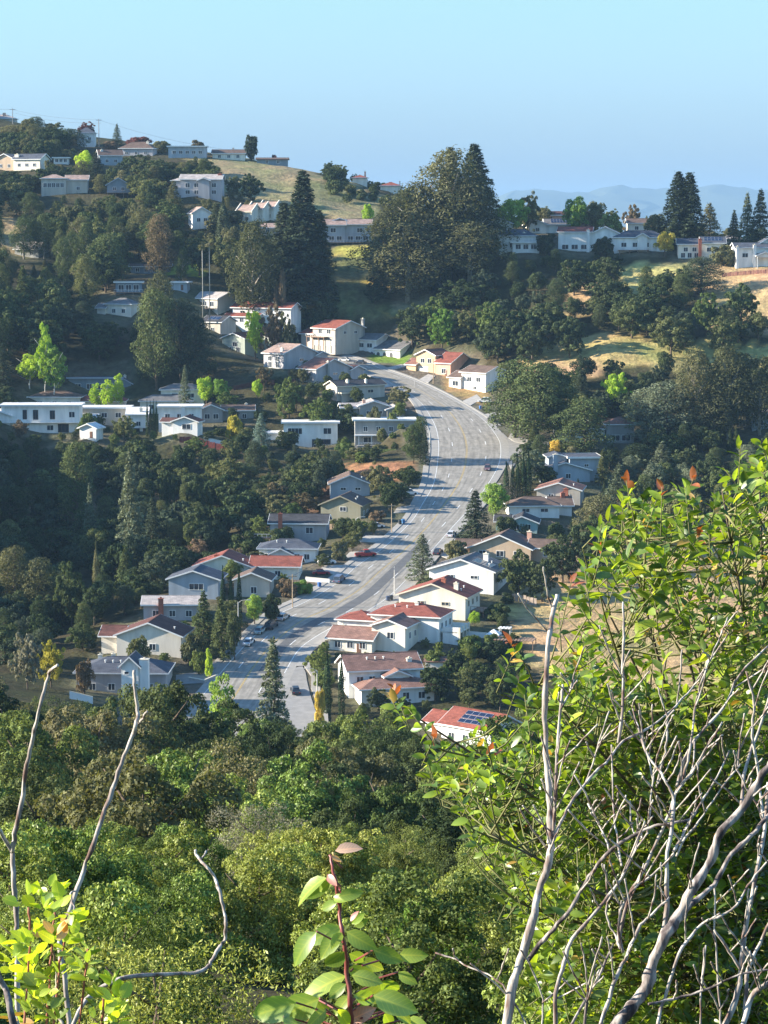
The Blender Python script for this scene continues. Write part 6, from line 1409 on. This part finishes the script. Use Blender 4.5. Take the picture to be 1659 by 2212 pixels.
# -- yellow green round leaved seedling, bottom left
Z_ = link('round_leaved_shoot', None, None, (0,0,0), 0, 'bright yellow green round leaved shoots in the bottom left corner', 'plant')
for pts in ([(122,1945),(116,1990),(112,2040),(108,2100),(100,2225)],[(150,1975),(140,2030),(128,2100),(115,2225)],[(62,1960),(66,2020),(60,2100),(52,2225)],[(190,2050),(184,2110),(170,2225)],[(225,2150),(222,2190),(218,2228)]):
    stem(Z_, pts, 4.5, 4.5, 3, 6, mat('red_twig', (.30,.11,.07), .6), 'stem', .001)
cl = [(112,1925,22,9,'y'),(60,1950,26,6,'y'),(90,1960,22,5,'t'),(130,1965,26,5,'y'),(105,1995,30,8,'y'),(150,2000,30,12,'y'),(120,2020,30,8,'o'),(45,2030,24,6,'y'),(75,2040,35,12,'y'),(140,2040,30,10,'y'),(160,2058,20,5,'y'),(30,2075,30,10,'y'),(80,2085,35,13,'y'),
      (190,2060,16,5,'t'),(190,2090,16,5,'t'),(60,2120,35,13,'y'),(95,2130,30,9,'a'),(130,2110,24,5,'t'),(20,2120,24,6,'a'),(70,2160,35,13,'y'),(100,2180,26,8,'a'),(60,2200,34,12,'y'),(18,2200,30,8,'o'),(120,2205,20,5,'t'),(240,2130,16,6,'y'),(255,2160,22,8,'y'),(215,2165,16,5,'a'),(225,2200,26,9,'y'),(250,2205,22,8,'y'),(10,2060,20,4,'y')]
n_l = 0
for (x, y, sp_, n_, mk) in cl:
    for i in range(n_):
        a = rr.uniform(0, 6.28); px, py = x+math.cos(a)*sp_*rr.random(), y+math.sin(a)*sp_*rr.random(); d = 4.5+rr.uniform(-.1,.1); p = P(px, py, d)
        dr = Vector((math.cos(a)*.8+rr.gauss(0,.35), rr.gauss(0,.5), -math.sin(a)*.5+.55+rr.gauss(0,.3))); L_ = rr.uniform(20, 34)/FD*4.5
        put_leaf(Z_, p, dr, L_*1.35, rr.uniform(-1.0,1.0), 'round', mk if rr.random() < .75 else rr.choice('yyat'), rr.uniform(.85,1.1)); n_l += 1
# -- the big leafy bush at right
BW = mat('bush_wood', (.13,.10,.08), .85, .3, 12)
W_ = link('leafy_bush', None, None, (0,0,0), 0, 'large sunlit leafy bush with young red tips filling the lower right', 'bush')
OUT = [(1352,1040),(1330,1105),(1308,1130),(1300,1195),(1262,1225),(1235,1262),(1205,1290),(1255,1320),(1225,1370),(1250,1420),(1195,1410),(1170,1455),(1150,1480),(1120,1500),(1180,1540),(1080,1580),(1010,1560),(960,1600),(925,1660),(990,1700),(1000,1760),(1050,1800),(1075,1870),(1100,1950),(1130,2010),(1150,2090),(1180,2225),
       (1720,2225),(1720,940),(1660,960),(1620,950),(1600,985),(1550,1010),(1530,1050),(1480,1060),(1450,1050),(1420,1075),(1400,1100),(1375,1080)]
GAPS = [([(1440,1180),(1500,1130),(1600,1150),(1659,1230),(1640,1290),(1560,1310),(1480,1260)], .2),([(1260,1300),(1330,1230),(1370,1300),(1330,1420),(1270,1440)], .08),([(1330,1380),(1400,1290),(1470,1330),(1480,1440),(1400,1460),(1350,1450)], .15),([(1500,960),(1659,950),(1659,1060),(1560,1100),(1400,1120),(1400,1060)], .55)]
TIPS = [(1352,1035,'r'),(1300,1130,'c'),(1308,1160,'c'),(1290,1180,'r'),(1262,1222,'c'),(1236,1248,'r'),(1205,1300,'c'),(1100,1385,'r'),(1108,1412,'o'),(1128,1452,'c'),(848,1482,'r'),(838,1500,'o'),(880,1528,'c'),(940,1590,'r'),(925,1650,'c'),(985,1700,'c'),(1000,1780,'c'),(1430,1048,'r'),(1392,1075,'c'),(1480,1050,'c'),(1500,1030,'r'),(1562,1010,'c'),(1600,960,'c'),(1640,955,'c'),(1630,1000,'c'),(1060,1640,'c'),(1040,1560,'c')]
BX, BY, BZ = [], [], []; cand = []
rb = np.random.RandomState(4)
def add_sprig(px, py, D, ang, n, L, mk, spread=1.0):
    """one twig with leaves set along it; ang = heading in the picture plane, leaning a little in depth"""
    dirv = Vector((math.cos(ang), rb.normal(0,.35), math.sin(ang))).normalized(); p0 = P(px, py, D); tl = L*(.55+.30*n)
    base = p0-dirv*tl; W_pts.append((base, p0))
    side = dirv.cross(Vector((0,1,0))).normalized()
    for i in range(n):
        t = (i+.5)/n; a = i*2.4+rb.rand(); q = base.lerp(p0, .25+.75*t); sd = (side*math.cos(a)+dirv.cross(side)*math.sin(a)).normalized()
        ld = (dirv*(.35+.9*t*t)+sd*(1.0-.5*t)+Vector((0,0,-.15))).normalized(); s = L*rb.uniform(.7,1.2)*(.75 if t > .85 else 1)
        u = rb.rand(); mm_ = (mk if (t > .72 and mk != 'c') else 'c' if u < .34 else 'a' if u < .80 else 'b' if u < .99 else 'o')
        cand.append((q, ld, s, rb.uniform(-1.1,1.1), mm_, D))
W_pts = []
for (x, y, k) in TIPS: add_sprig(x, y, 7.0+rb.rand()*.5, rb.uniform(1.2, 2.3), 9, .048, k)
cnt = 0
while cnt < 1850:
    x, y = rb.uniform(900, 1720), rb.uniform(940, 2225)
    if not tri((np.array(x), np.array(y)), OUT): continue
    pr = 1.0
    for poly, f in GAPS:
        if tri((np.array(x), np.array(y)), poly): pr = min(pr, f)
    if y < 1480: pr = min(pr, .5)
    if x < 1180 and y > 1500: pr = min(pr, .6)
    if rb.rand() > pr: continue
    D = 7.2+rb.rand()*1.3+(.5 if y > 1500 else 0); add_sprig(x, y, D, rb.uniform(.7, 2.5), rb.randint(6, 10), rb.uniform(.041,.063), 'c' if rb.rand() < .95 else rb.choice(['r','o'])); cnt += 1
# limbs that carry the sprigs: each sprig's foot is joined to a nearby point of one of the main limbs
limbs = []
for i, (tx, ty) in enumerate([(1345,1120),(1285,1260),(1215,1370),(1165,1480),(1000,1600),(960,1680),(1060,1800),(1120,1950),(1250,1560),(1330,1400),(1430,1180),(1480,1120),(1560,1060),(1640,1010),(1400,1560),(1500,1400),(1600,1300),(1300,1750),(1250,1900),(1450,1800),(1600,1700),(860,1520)]):
    a = P(tx, ty, 7.6+.3*(i % 3)); r_ = P(1560+(i*37)%160, 2500, 8.4); r_.z = float(gz(r_.x, r_.y)); mid_ = a.lerp(r_, .5)+Vector((.10, .1, .35 if tx < 1300 else .15))
    S = smooth3([r_, mid_, a], 10); limbs.append(S); MB().tube(S, [.014*(1-.84*k/(len(S)-1)) for k in range(len(S))], 6).obj('branch', BW, W_, True)
LP = np.array([tuple(q) for S in limbs for q in S])
tw = MB()
for a, b2 in W_pts:
    d = np.linalg.norm(LP-np.array(a), axis=1)+np.where(LP[:,2] > a.z, .25, 0); j = LP[int(np.argsort(d)[rb.randint(4)])]; 
    if .05 < d.min() < .42: tw.tube([Vector(j), Vector(j).lerp(a, .55)+Vector((0,0,-.02)), a, b2], [.004,.003,.0022,.0013], 5)
    else: tw.tube([a, b2], [.0022,.0013], 5)
tw.obj('twig', mat('bush_twig', (.17,.17,.07), .8, .3, 12), W_, True, kind='stuff')
order = sorted(range(len(cand)), key=lambda i: -cand[i][2]/cand[i][5]); big = set(order[:300])
groups = {}
for i, (q, ld, s, ro, mk, D) in enumerate(cand):
    if i in big: put_leaf(W_, q, ld, s, ro, 'bush', mk)
    else: groups.setdefault(mk, []).append((q, ld, s, ro))
V0, F0 = SHP['bush']; F0 = np.array(F0); AV, AF, AM = [], [], []
for gi, (mk, L_) in enumerate(groups.items()):
    for (q, ld, s, ro) in L_:
        R_ = np.array(frame(ld, ro)); AF.append(F0+len(AV)*len(V0)); AV.append(V0@R_.T*s+np.array(q)); AM += [gi]*len(F0)
fm = npmesh('foliage', np.concatenate(AV), np.concatenate(AF), None, True)
for mk in groups: fm.materials.append(LM[mk])
fm.polygons.foreach_set('material_index', np.array(AM, np.int32)); link('foliage', fm, W_, kind='stuff')
print('BUSH', len(cand), 'leaves; left', n_l)
# ---------------------------------------------------------------- vehicles, lamps, poles, palms, fences, patio things
def facing(p0, p1): return math.atan2(p1.y-p0.y, p1.x-p0.x)
TYRE = mat('tyre', (.02,.02,.02), .8); RIM = mat('rim', (.5,.5,.5), .35, metal=.8); HL = mat('headlight', (.8,.8,.78), .15, spec=.8); TLm = mat('tail_light', (.35,.02,.02), .3)
def car(px, py, ang, col, label, cat='car', kind='sedan', name='parked_car', D=None, dz=.012, group=None):
    p = PR(px, py) if D is None else P(px, py, D)
    p.z = plane(p.y)+dz if D is None else float(gz(p.x, p.y))+dz
    c = link(name, None, None, p, 0, label, cat, group); sl_ = math.sin(ang)*ROAD_S if D is None else 0
    c.rotation_euler = (Matrix.Rotation(ang, 3, 'Z') @ Matrix.Rotation(-math.atan(sl_), 3, 'Y')).to_euler()
    PM = mat('paint_'+'_'.join('%d' % (v*99) for v in col), col, .28, .03, 1, spec=.6)
    L, Wd = (4.6, 1.8) if kind == 'sedan' else (4.8, 1.95) if kind == 'suv' else (5.6, 2.0)
    hb_, hr_ = (.82, 1.42) if kind == 'sedan' else (1.0, 1.75) if kind == 'suv' else (1.05, 1.8)
    def prism(prof, w0, w1=None):     # side profile (x,z) with half width per point
        w1 = w1 or w0; n = len(prof); V = [(x, -w, z) for (x, z), w in zip(prof, w0)]+[(x, w, z) for (x, z), w in zip(prof, w0)]
        return V, [tuple(range(n))[::1], tuple(range(2*n-1, n-1, -1))]+[(i, (i+1)%n, (i+1)%n+n, i+n)[::-1] for i in range(n)]
    h = L/2; W2 = Wd/2
    body = [(-h,.32),(-h-.02,.62),(-h+.08,hb_-.02),(-h+.6,hb_+.03),(h-1.35,hb_),(h-.35,hb_-.14),(h-.02,hb_-.28),(h,.34),(h-.2,.24),(-h+.2,.24)]
    V, F = prism(body, [W2*.92,W2*.95,W2*.95,W2,W2,W2*.94,W2*.88,W2*.9,W2*.95,W2*.95]); m = MB().add(V, F); o = m.obj('body', PM, c)
    if kind == 'pickup': roof = [(-.5,hb_-.02),(-.42,hr_),(.75,hr_),(1.35,hb_-.02)]
    elif kind == 'suv': roof = [(-h+.12,hb_-.02),(-h+.45,hr_),(.55,hr_),(1.2,hb_-.02)]
    else: roof = [(-h+.65,hb_-.02),(-h+1.25,hr_),(.35,hr_),(1.15,hb_-.02)]
    V, F = prism(roof, [W2*.93,W2*.74,W2*.74,W2*.93]); MB().add(V, F).obj('windows', GLASS, c)
    x0, x1 = roof[1][0]-.04, roof[2][0]+.04; MB().box(x0, x1, -W2*.75, W2*.75, hr_-.02, hr_+.05).obj('roof', PM, c)
    for s in (-1, 1):
        MB().hexa([(x0+.02, s*W2*.74-.02, hr_-.02),(x0+.14, s*W2*.74-.02, hr_-.02),(x0+.14, s*W2*.74+.02, hr_-.02),(x0+.02, s*W2*.74+.02, hr_-.02)][::-1], [(roof[0][0], s*W2*.94-.02, hb_),(roof[0][0]+.16, s*W2*.94-.02, hb_),(roof[0][0]+.16, s*W2*.94+.02, hb_),(roof[0][0], s*W2*.94+.02, hb_)][::-1]).obj('pillar', PM, c)
        for x in (-h+.85, h-.9):
            V = [(x+.33*math.cos(a), s*W2*.99+t, .33+.33*math.sin(a)) for t in (-.12, .06) for a in np.linspace(0, 2*math.pi, 12, endpoint=False)]
            o = MB().add(V, [tuple(range(12)), tuple(range(23, 11, -1))]+[(i, i+12, (i+1)%12+12, (i+1)%12) for i in range(12)]).obj('wheel', TYRE, c)
            V = [(x+.19*math.cos(a), s*(W2*.99+.075), .33+.19*math.sin(a)) for a in np.linspace(0, 2*math.pi, 10, endpoint=False)]; MB().add(V, [tuple(range(10))]).obj('rim', RIM, o)
        MB().box(h-.10, h+.012, s*W2*.62-.18, s*W2*.62+.18, hb_-.36, hb_-.24).obj('headlight', HL, c); MB().box(-h-.035, -h+.1, s*W2*.7-.16, s*W2*.7+.16, .62, .76).obj('tail_light', TLm, c)
    return c
def road_ang(px, py):
    p = PR(px, py); k = int(np.argmin(np.hypot(mid[:,0]-p.x, mid[:,1]-p.y))); k = max(1, min(len(mid)-2, k)); return math.atan2(mid[k+1,1]-mid[k-1,1], mid[k+1,0]-mid[k-1,0])
car(1053,1014,road_ang(1053,1014)+math.pi,(.16,.09,.10),'dark maroon car driving down the wide bend', name='driving_car', dz=.04)
car(638,1496,math.radians(100),(.03,.035,.04),'black car on the street branching off at the bottom of the road', name='driving_car', dz=.05)
car(538,1391,road_ang(538,1391),(.80,.80,.80),'white car parked at the left kerb below the tall street lamp', dz=.04)
car(562,1366,road_ang(562,1366),(.30,.42,.45),'blue grey car parked behind the white one at the kerb', dz=.04)
car(586,1356,road_ang(586,1356),(.04,.045,.05),'dark car parked third along the left kerb', kind='suv', dz=.04)
car(790,1202,.25,(.42,.025,.03),'bright red pickup truck parked on the left driveway', 'pickup truck', 'pickup', dz=.05)
car(694,1231,.15,(.34,.02,.03),'dark red car in the carport of the slate roofed house', D=618)
car(706,1224,.15,(.80,.80,.80),'white van beside the dark red car', 'van', 'suv', D=628)
car(813,1137,.3,(.74,.75,.76),'silver white car parked before the olive tan house', D=664)
car(882,1061,.35,(.80,.80,.80),'white pickup truck behind the hedge at the inner kerb', 'pickup truck', 'pickup', D=700)
car(1062,910,road_ang(1062,910)+.1,(.03,.03,.035),'black car parked at the outer kerb above the junction', kind='suv', dz=.05)
car(1047,868,math.radians(170),(.82,.82,.82),'white car parked on the drive of the white corner house', kind='suv', D=826)
car(778,772,math.radians(160),(.05,.05,.055),'dark car parked before the house with arches', D=893)
car(744,768,math.radians(150),(.76,.77,.78),'pale car parked left of the dark one before the house with arches', D=898)
car(711,769,math.radians(120),(.25,.42,.48),'light blue car at the top of the road', D=893)
car(946,1196,road_ang(946,1196),(.03,.03,.035),'black car at the right kerb above the grey cone shaped conifer', dz=.05)
def bin_(px, py, col, label, D=None):
    p = PR(px, py) if D is None else P(px, py, D); p.z = float(gz(p.x, p.y)) if D else plane(p.y)+.02
    b_ = link('wheeled_bin', None, None, p, .4, label, 'bin'); m_ = mat('bin_%d' % int(col[2]*99), col, .5)
    MB().hexa([(-.32,-.36,.08),(.32,-.36,.08),(.32,.36,.08),(-.32,.36,.08)], [(-.4,-.42,1.05),(.4,-.42,1.05),(.4,.42,1.05),(-.4,.42,1.05)]).obj('bin_body', m_, b_)
    MB().hexa([(-.43,-.46,1.05),(.43,-.46,1.05),(.43,.46,1.05),(-.43,.46,1.05)], [(-.38,-.40,1.16),(.38,-.40,1.16),(.38,.42,1.2),(-.38,.42,1.2)]).obj('lid', m_, b_)
    for s in (-.3, .3): MB().tube([(s-.04,.36,.12),(s+.04,.36,.12)], .12, 8).obj('wheel', TYRE, b_)
bin_(1038,884,(.04,.12,.32),'blue bin at the outer kerb, left one of a pair'); bin_(1043,886,(.03,.035,.04),'dark bin at the outer kerb, right one of a pair')
bin_(871,1131,(.05,.16,.34),'blue bin on the left kerb by the hedge'); bin_(864,1133,(.03,.05,.04),'dark bin left of the blue one by the hedge')
bin_(690,1268,(.05,.18,.32),'blue bin at the left kerb by the red roofed house'); bin_(838,1298,(.03,.05,.10),'dark blue bin by the cream gabled house')
bin_(845,1296,(.03,.03,.035),'black bin right of the dark blue one by the cream gable')
# street lamps: pole, bent arm, head
POLE = mat('lamp_pole', (.62,.60,.55), .6, .08, 3); WOOD = mat('pole_wood', (.40,.30,.20), .9, .2, 3)
def lamp(px, py, top, arm, label, D=None):
    p = PR(px, py) if D is None else P(px, py, D); p.z = float(gz(p.x, p.y)); a, b = ray(px, top); h = b*p.y-p.z
    l = link('street_lamp', None, None, p, 0, label, 'street lamp'); MB().tube([(0,0,-.4),(0,0,h*.5),(0,0,h)], [.16,.13,.09], 8).obj('pole', POLE, l)
    MB().tube([(0,0,.0),(0,0,.35)], .22, 8).obj('base', POLE, l)
    MB().tube([(0,0,h-.3),(arm*.4,0,h+.35),(arm,0,h+.5)], [.06,.05,.045], 6).obj('arm', POLE, l); s = 1 if arm > 0 else -1
    MB().hexa([(arm,-.16,h+.38),(arm+s*.8,-.1,h+.40),(arm+s*.8,.1,h+.40),(arm,.16,h+.38)][::s], [(arm,-.12,h+.58),(arm+s*.8,-.07,h+.52),(arm+s*.8,.07,h+.52),(arm,.12,h+.58)][::s]).obj('lamp_head', POLE, l)
lamp(515,1394,1300,2.2,'tall pale street lamp by the white parked car'); lamp(852,1296,1224,-2.4,'street lamp with arm to the left in front of the cream gabled house')
lamp(769,1142,1120,1.8,'short street lamp among the dark trees by the olive tan house', 655); lamp(685,1492,1448,-2.0,'street lamp left of the broad dark cypress', 512); lamp(929,968,924,-1.6,'pale street lamp at the inner kerb by the narrow conifer')
def post(px, py, top, m_, name, label, cat, r=.11, cross=None, D=None):
    p = PR(px, py) if D is None else P(px, py, D); p.z = float(gz(p.x, p.y)); a, b = ray(px, top); h = b*p.y-p.z
    o = link(name, None, None, p, 0, label, cat); MB().tube([(0,0,-.5),(0,0,h)], [r, r*.7], 7).obj('pole', m_, o)
    if cross: MB().box(-cross, cross, -.08, .08, h-.7, h-.45).obj('cross_arm', m_, o)
    return p, h
post(936,828,775,WOOD,'utility_pole','wooden pole on the uphill kerb between the pink house and the white one','utility pole',.17)
post(895,838,822,POLE,'sign_post','thin sign post on the inner kerb','sign post',.05)
pa = post(28,290,234,mat('far_pole', (.25,.24,.24), .9),'utility_pole','power pole on the skyline at the far left','utility pole',.22,1.6,1268)
pb = post(214,320,257,mat('far_pole', (.25,.24,.24), .9),'utility_pole','power pole on the skyline right of the white pyramid roofed house','utility pole',.22,1.4,1232)
WM = mat('wire', (.10,.10,.11), .6)
def wire(a, b, sag, label):
    pts = [a.lerp(b, t)-Vector((0,0,sag*4*t*(1-t))) for t in np.linspace(0, 1, 10)]; o = MB().tube(pts, .045, 4).obj('power_line', WM); o['label'] = label; o['category'] = 'power line'
A1, B1 = pa[0]+Vector((0,0,pa[1]-.45)), pb[0]+Vector((0,0,pb[1]-.45))
wire(A1+Vector((-1.4,0,0)), B1+Vector((-1.2,0,0)), 1.2, 'upper cable between the two skyline power poles'); wire(A1+Vector((1.4,0,-2)), B1+Vector((1.2,0,-1.6)), 1.6, 'lower cable between the two skyline power poles')
wire(B1, P(480,322,1215), 1.5, 'cable running down the skyline from the right power pole'); wire(P(-60,228,1275), A1, .8, 'cable leaving the view at the left edge')
wire(P(880,400,1130), P(1010,440,1050), 1.2, 'faint cable over the right foot of the skyline')
# the two very tall palms
for (px, py, top, l) in ((438,682,528,'left one of the two very tall thin palms'),(453,684,524,'right one of the two very tall thin palms')):
    p = P(px, py, 905); p.z = float(gz(p.x, p.y)); a, b = ray(px, top); h = b*p.y-p.z; o = link('palm_tree', None, None, p, 0, l, 'palm'); MB().tube([(0,0,-.5),(.1,0,h*.5),(0,0,h)], [.24,.17,.15], 8).obj('trunk', mat('palm_trunk', (.34,.32,.28), .9, .2, 2), o, True)
    r = np.random.RandomState(px); m_ = MB()
    for i in range(40):
        a_ = i*2.4; e_ = r.uniform(-1.1, 1.0); Lf = r.uniform(1.5, 2.3); c0 = Vector((0,0,h)); d = Vector((math.cos(a_)*math.cos(e_), math.sin(a_)*math.cos(e_), math.sin(e_)))
        c1 = c0+d*Lf*.55; s = Vector((-math.sin(a_), math.cos(a_), 0))
        for q in (-.5,-.3,-.1,.1,.3,.5): e1 = c1+(d*math.cos(q*1.6)+s*math.sin(q*1.6)).normalized()*Lf*.5-Vector((0,0,.25*abs(q)+.2)); m_.add([c1-s*.02, c1+s*.02, e1+s*.07, e1-s*.07], [(0,1,2,3)])
        m_.add([c0-s*.03, c0+s*.03, c1+s*.02, c1-s*.02], [(0,1,2,3)])
    m_.obj('fronds', LEAF['olive'], o)
# fences, board by board
def fence(pts, h, col, label, step=.9, drop=.0):
    Wp = [P(*q) for q in pts]; o = link('fence', None, None, Wp[0], 0, label, 'fence'); O = Wp[0]; fm_ = mat('fence_'+'_'.join('%d' % (v*99) for v in col), col, .9, .25, 1.2); k = 0; bw = step*.94
    board = MB().box(0, bw, -.025, .025, -.6, h).mesh('board', fm_)
    for a, b in zip(Wp, Wp[1:]):
        n_ = int((Vector((b.x-a.x, b.y-a.y, 0))).length/step); an = math.atan2(b.y-a.y, b.x-a.x)
        for i in range(n_):
            q = a.lerp(b, i/n_); q.z = float(gz(q.x, q.y)); bo = link('board', board, o, q-O); bo.rotation_euler = (0, 0, an); bo.scale = (1, 1, 1+.05*math.sin(k*2.7)); k += 1
            if i % 3 == 0: pq = MB().box(-.08, .08, -.08, .08, -.8, h+.12).obj('post', fm_, o); pq.location = q-O
fence([(388,944,779),(430,944,779),(500,946,777)], 1.9, (.20,.055,.045), 'dark red board fence under the little white hut')
fence([(700,975,770),(705,968,785)], 1.6, (.22,.09,.06), 'short reddish fence right of the white flat house')
fence([(505,800,850),(560,802,852),(640,806,850)], 1.7, (.12,.05,.04), 'long dark reddish fence below the whitish house with pinkish roof')
fence([(1085,1302,596),(1130,1306,596),(1160,1312,594)], 1.8, (.34,.27,.22), 'tan board fence with posts at the edge of the golden grass')
fence([(560,1078,700),(640,1078,700),(700,1080,698)], 1.6, (.15,.05,.045), 'dark red fence on the bank left of the blue gabled house')
fence([(1560,582,918),(1620,584,916),(1680,586,914)], 1.5, (.42,.20,.15), 'reddish deck fence at the right end of the ridge')
fence([(885,1412,548),(930,1416,548),(985,1420,547)], 1.7, (.11,.085,.07), 'dark fence below the terrace of the bright red roofed house')
def retaining(pts, h, m_, label, th=.3):
    Wp = [P(*q) for q in pts]; o = link('garden_wall', None, None, (0,0,0), 0, label, 'wall')
    for a, b in zip(Wp, Wp[1:]):
        d = (b-a); d.z = 0; d.normalize(); s = Vector((-d.y, d.x, 0))*th/2; lo = [a-s, b-s, b+s, a+s]; lo = [Vector((q.x, q.y, float(gz(q.x, q.y))-.8)) for q in lo]; hi = [q+Vector((0,0,h+.8)) for q in lo]
        MB().hexa(lo, hi).obj('wall', m_, o); MB().hexa([q+Vector((0,0,h+.805)) for q in lo], [q+Vector((0,0,h+.92)) for q in lo]).obj('coping', TRIM['cream'], o)
retaining([(1000,1352,566),(1050,1356,565),(1088,1360,563)], 1.2, TRIM['white'], 'white garden wall of the terrace behind the red roofed houses')
retaining([(150,1474,506),(200,1474,506)], 1.6, TRIM['white'], 'white garden wall below the square brown hedge')
retaining([(660,1236,612),(712,1240,610)], 1.0, TRIM['white'], 'low white wall before the dark red car')
retaining([(440,935,782),(482,935,782)], 1.6, TRIM['white'], 'white wall between the little hut and the yellow shrub')
retaining([(408,1438,534),(440,1442,532),(470,1436,536)], .7, mat('stone', (.34,.33,.31), .9), 'low grey wall at the street corner left of the road')
# patio behind the red roofed houses
def canopy(px, py, D, w_, d_, h, m_, label, peak=0, name='canopy'):
    p = P(px, py, D); p.z = float(gz(p.x, p.y)); o = link(name, None, None, p, -.25, label, 'pergola' if name == 'pergola' else 'garden tent' if peak else 'shed')
    for x in (-w_/2, w_/2):
        for y in (0, d_): MB().box(x-.08, x+.08, y-.08, y+.08, -.6, h).obj('post', TRIM['white'] if m_ is not DECKM else DECKM, o)
    if peak: c = Vector((0, d_/2, h+peak)); q = [Vector((-w_/2-.2,-.2,h)), Vector((w_/2+.2,-.2,h)), Vector((w_/2+.2,d_+.2,h)), Vector((-w_/2-.2,d_+.2,h))]; MB().add(q+[c], [(0,1,4),(1,2,4),(2,3,4),(3,0,4),(3,2,1,0)]).obj('tent_roof', m_, o)
    else:
        for x0 in np.arange(-w_/2-.3, w_/2+.3, .8): MB().box(x0, x0+.55, -.4, d_+.4, h, h+.14).obj('slat', m_, o)
canopy(1064,1357,562,3,3,1.8,TRIM['white'],'small white peaked garden tent on the terrace',1.2)
canopy(1110,1385,556,9,4,2.6,DECKM,'dark brown pergola at the edge of the tan hill',name='pergola')
canopy(1090,1362,565,2.6,2,2.4,TRIM['white'],'white slatted shelter right of the small tent',name='pergola')
p = P(940,1458,545); p.z = float(gz(p.x, p.y)); o = link('garden_shed', None, None, p, -.1, 'small shed with pale red roof and skylight right of the pink tile roof', 'shed')
MB().box(-2.3,2.3,0,3,-1,2).obj('wall', wallmat('cream'), o); r_ = MB().hexa([(-2.7,-.4,2.0),(2.7,-.4,2.0),(2.7,3.3,2.7),(-2.7,3.3,2.7)], [(-2.7,-.4,2.15),(2.7,-.4,2.15),(2.7,3.3,2.85),(-2.7,3.3,2.85)]).obj('roof', rmat('tile'), o); MB().hexa([(-.6,.8,2.40),(.5,.8,2.40),(.5,1.8,2.59),(-.6,1.8,2.59)], [(-.6,.8,2.46),(.5,.8,2.46),(.5,1.8,2.65),(-.6,1.8,2.65)]).obj('skylight', TRIM['white'], r_)

for (px, py, c_, l, k) in [(612,1337,(.45,.46,.48),'silver car at the left kerb under the roadside shrub','sedan'),(733,1256,(.10,.13,.20),'navy car at the left kerb before the slate roofed house','suv'),(975,1158,(.55,.55,.56),'grey car at the right kerb beside the layered conifer','sedan')]:
    car(px, py, road_ang(px, py), c_, l, kind=k, dz=.05)
pc = post(632,1312,1240,WOOD,'utility_pole','wooden utility pole at the left kerb by the red roofed house','utility pole',.15,1.1)
pd = post(846,1150,1088,WOOD,'utility_pole','wooden utility pole at the left kerb by the olive tan house','utility pole',.15,1.1)
wire(pc[0]+Vector((0,0,pc[1]-.5)), pd[0]+Vector((0,0,pd[1]-.5)), 1.5, 'cable between the two wooden poles along the left kerb')
fence([(410,1255,606),(470,1262,600)], 1.6, (.30,.26,.22), 'pale board fence left of the red roofed house')
fence([(690,1130,672),(700,1134,668),(760,1140,662)], 1.5, (.20,.15,.11), 'brown board fence below the olive tan house')
fence([(1100,1120,668),(1210,1124,666)], 1.4, (.22,.17,.13), 'brown board fence under the long white house')
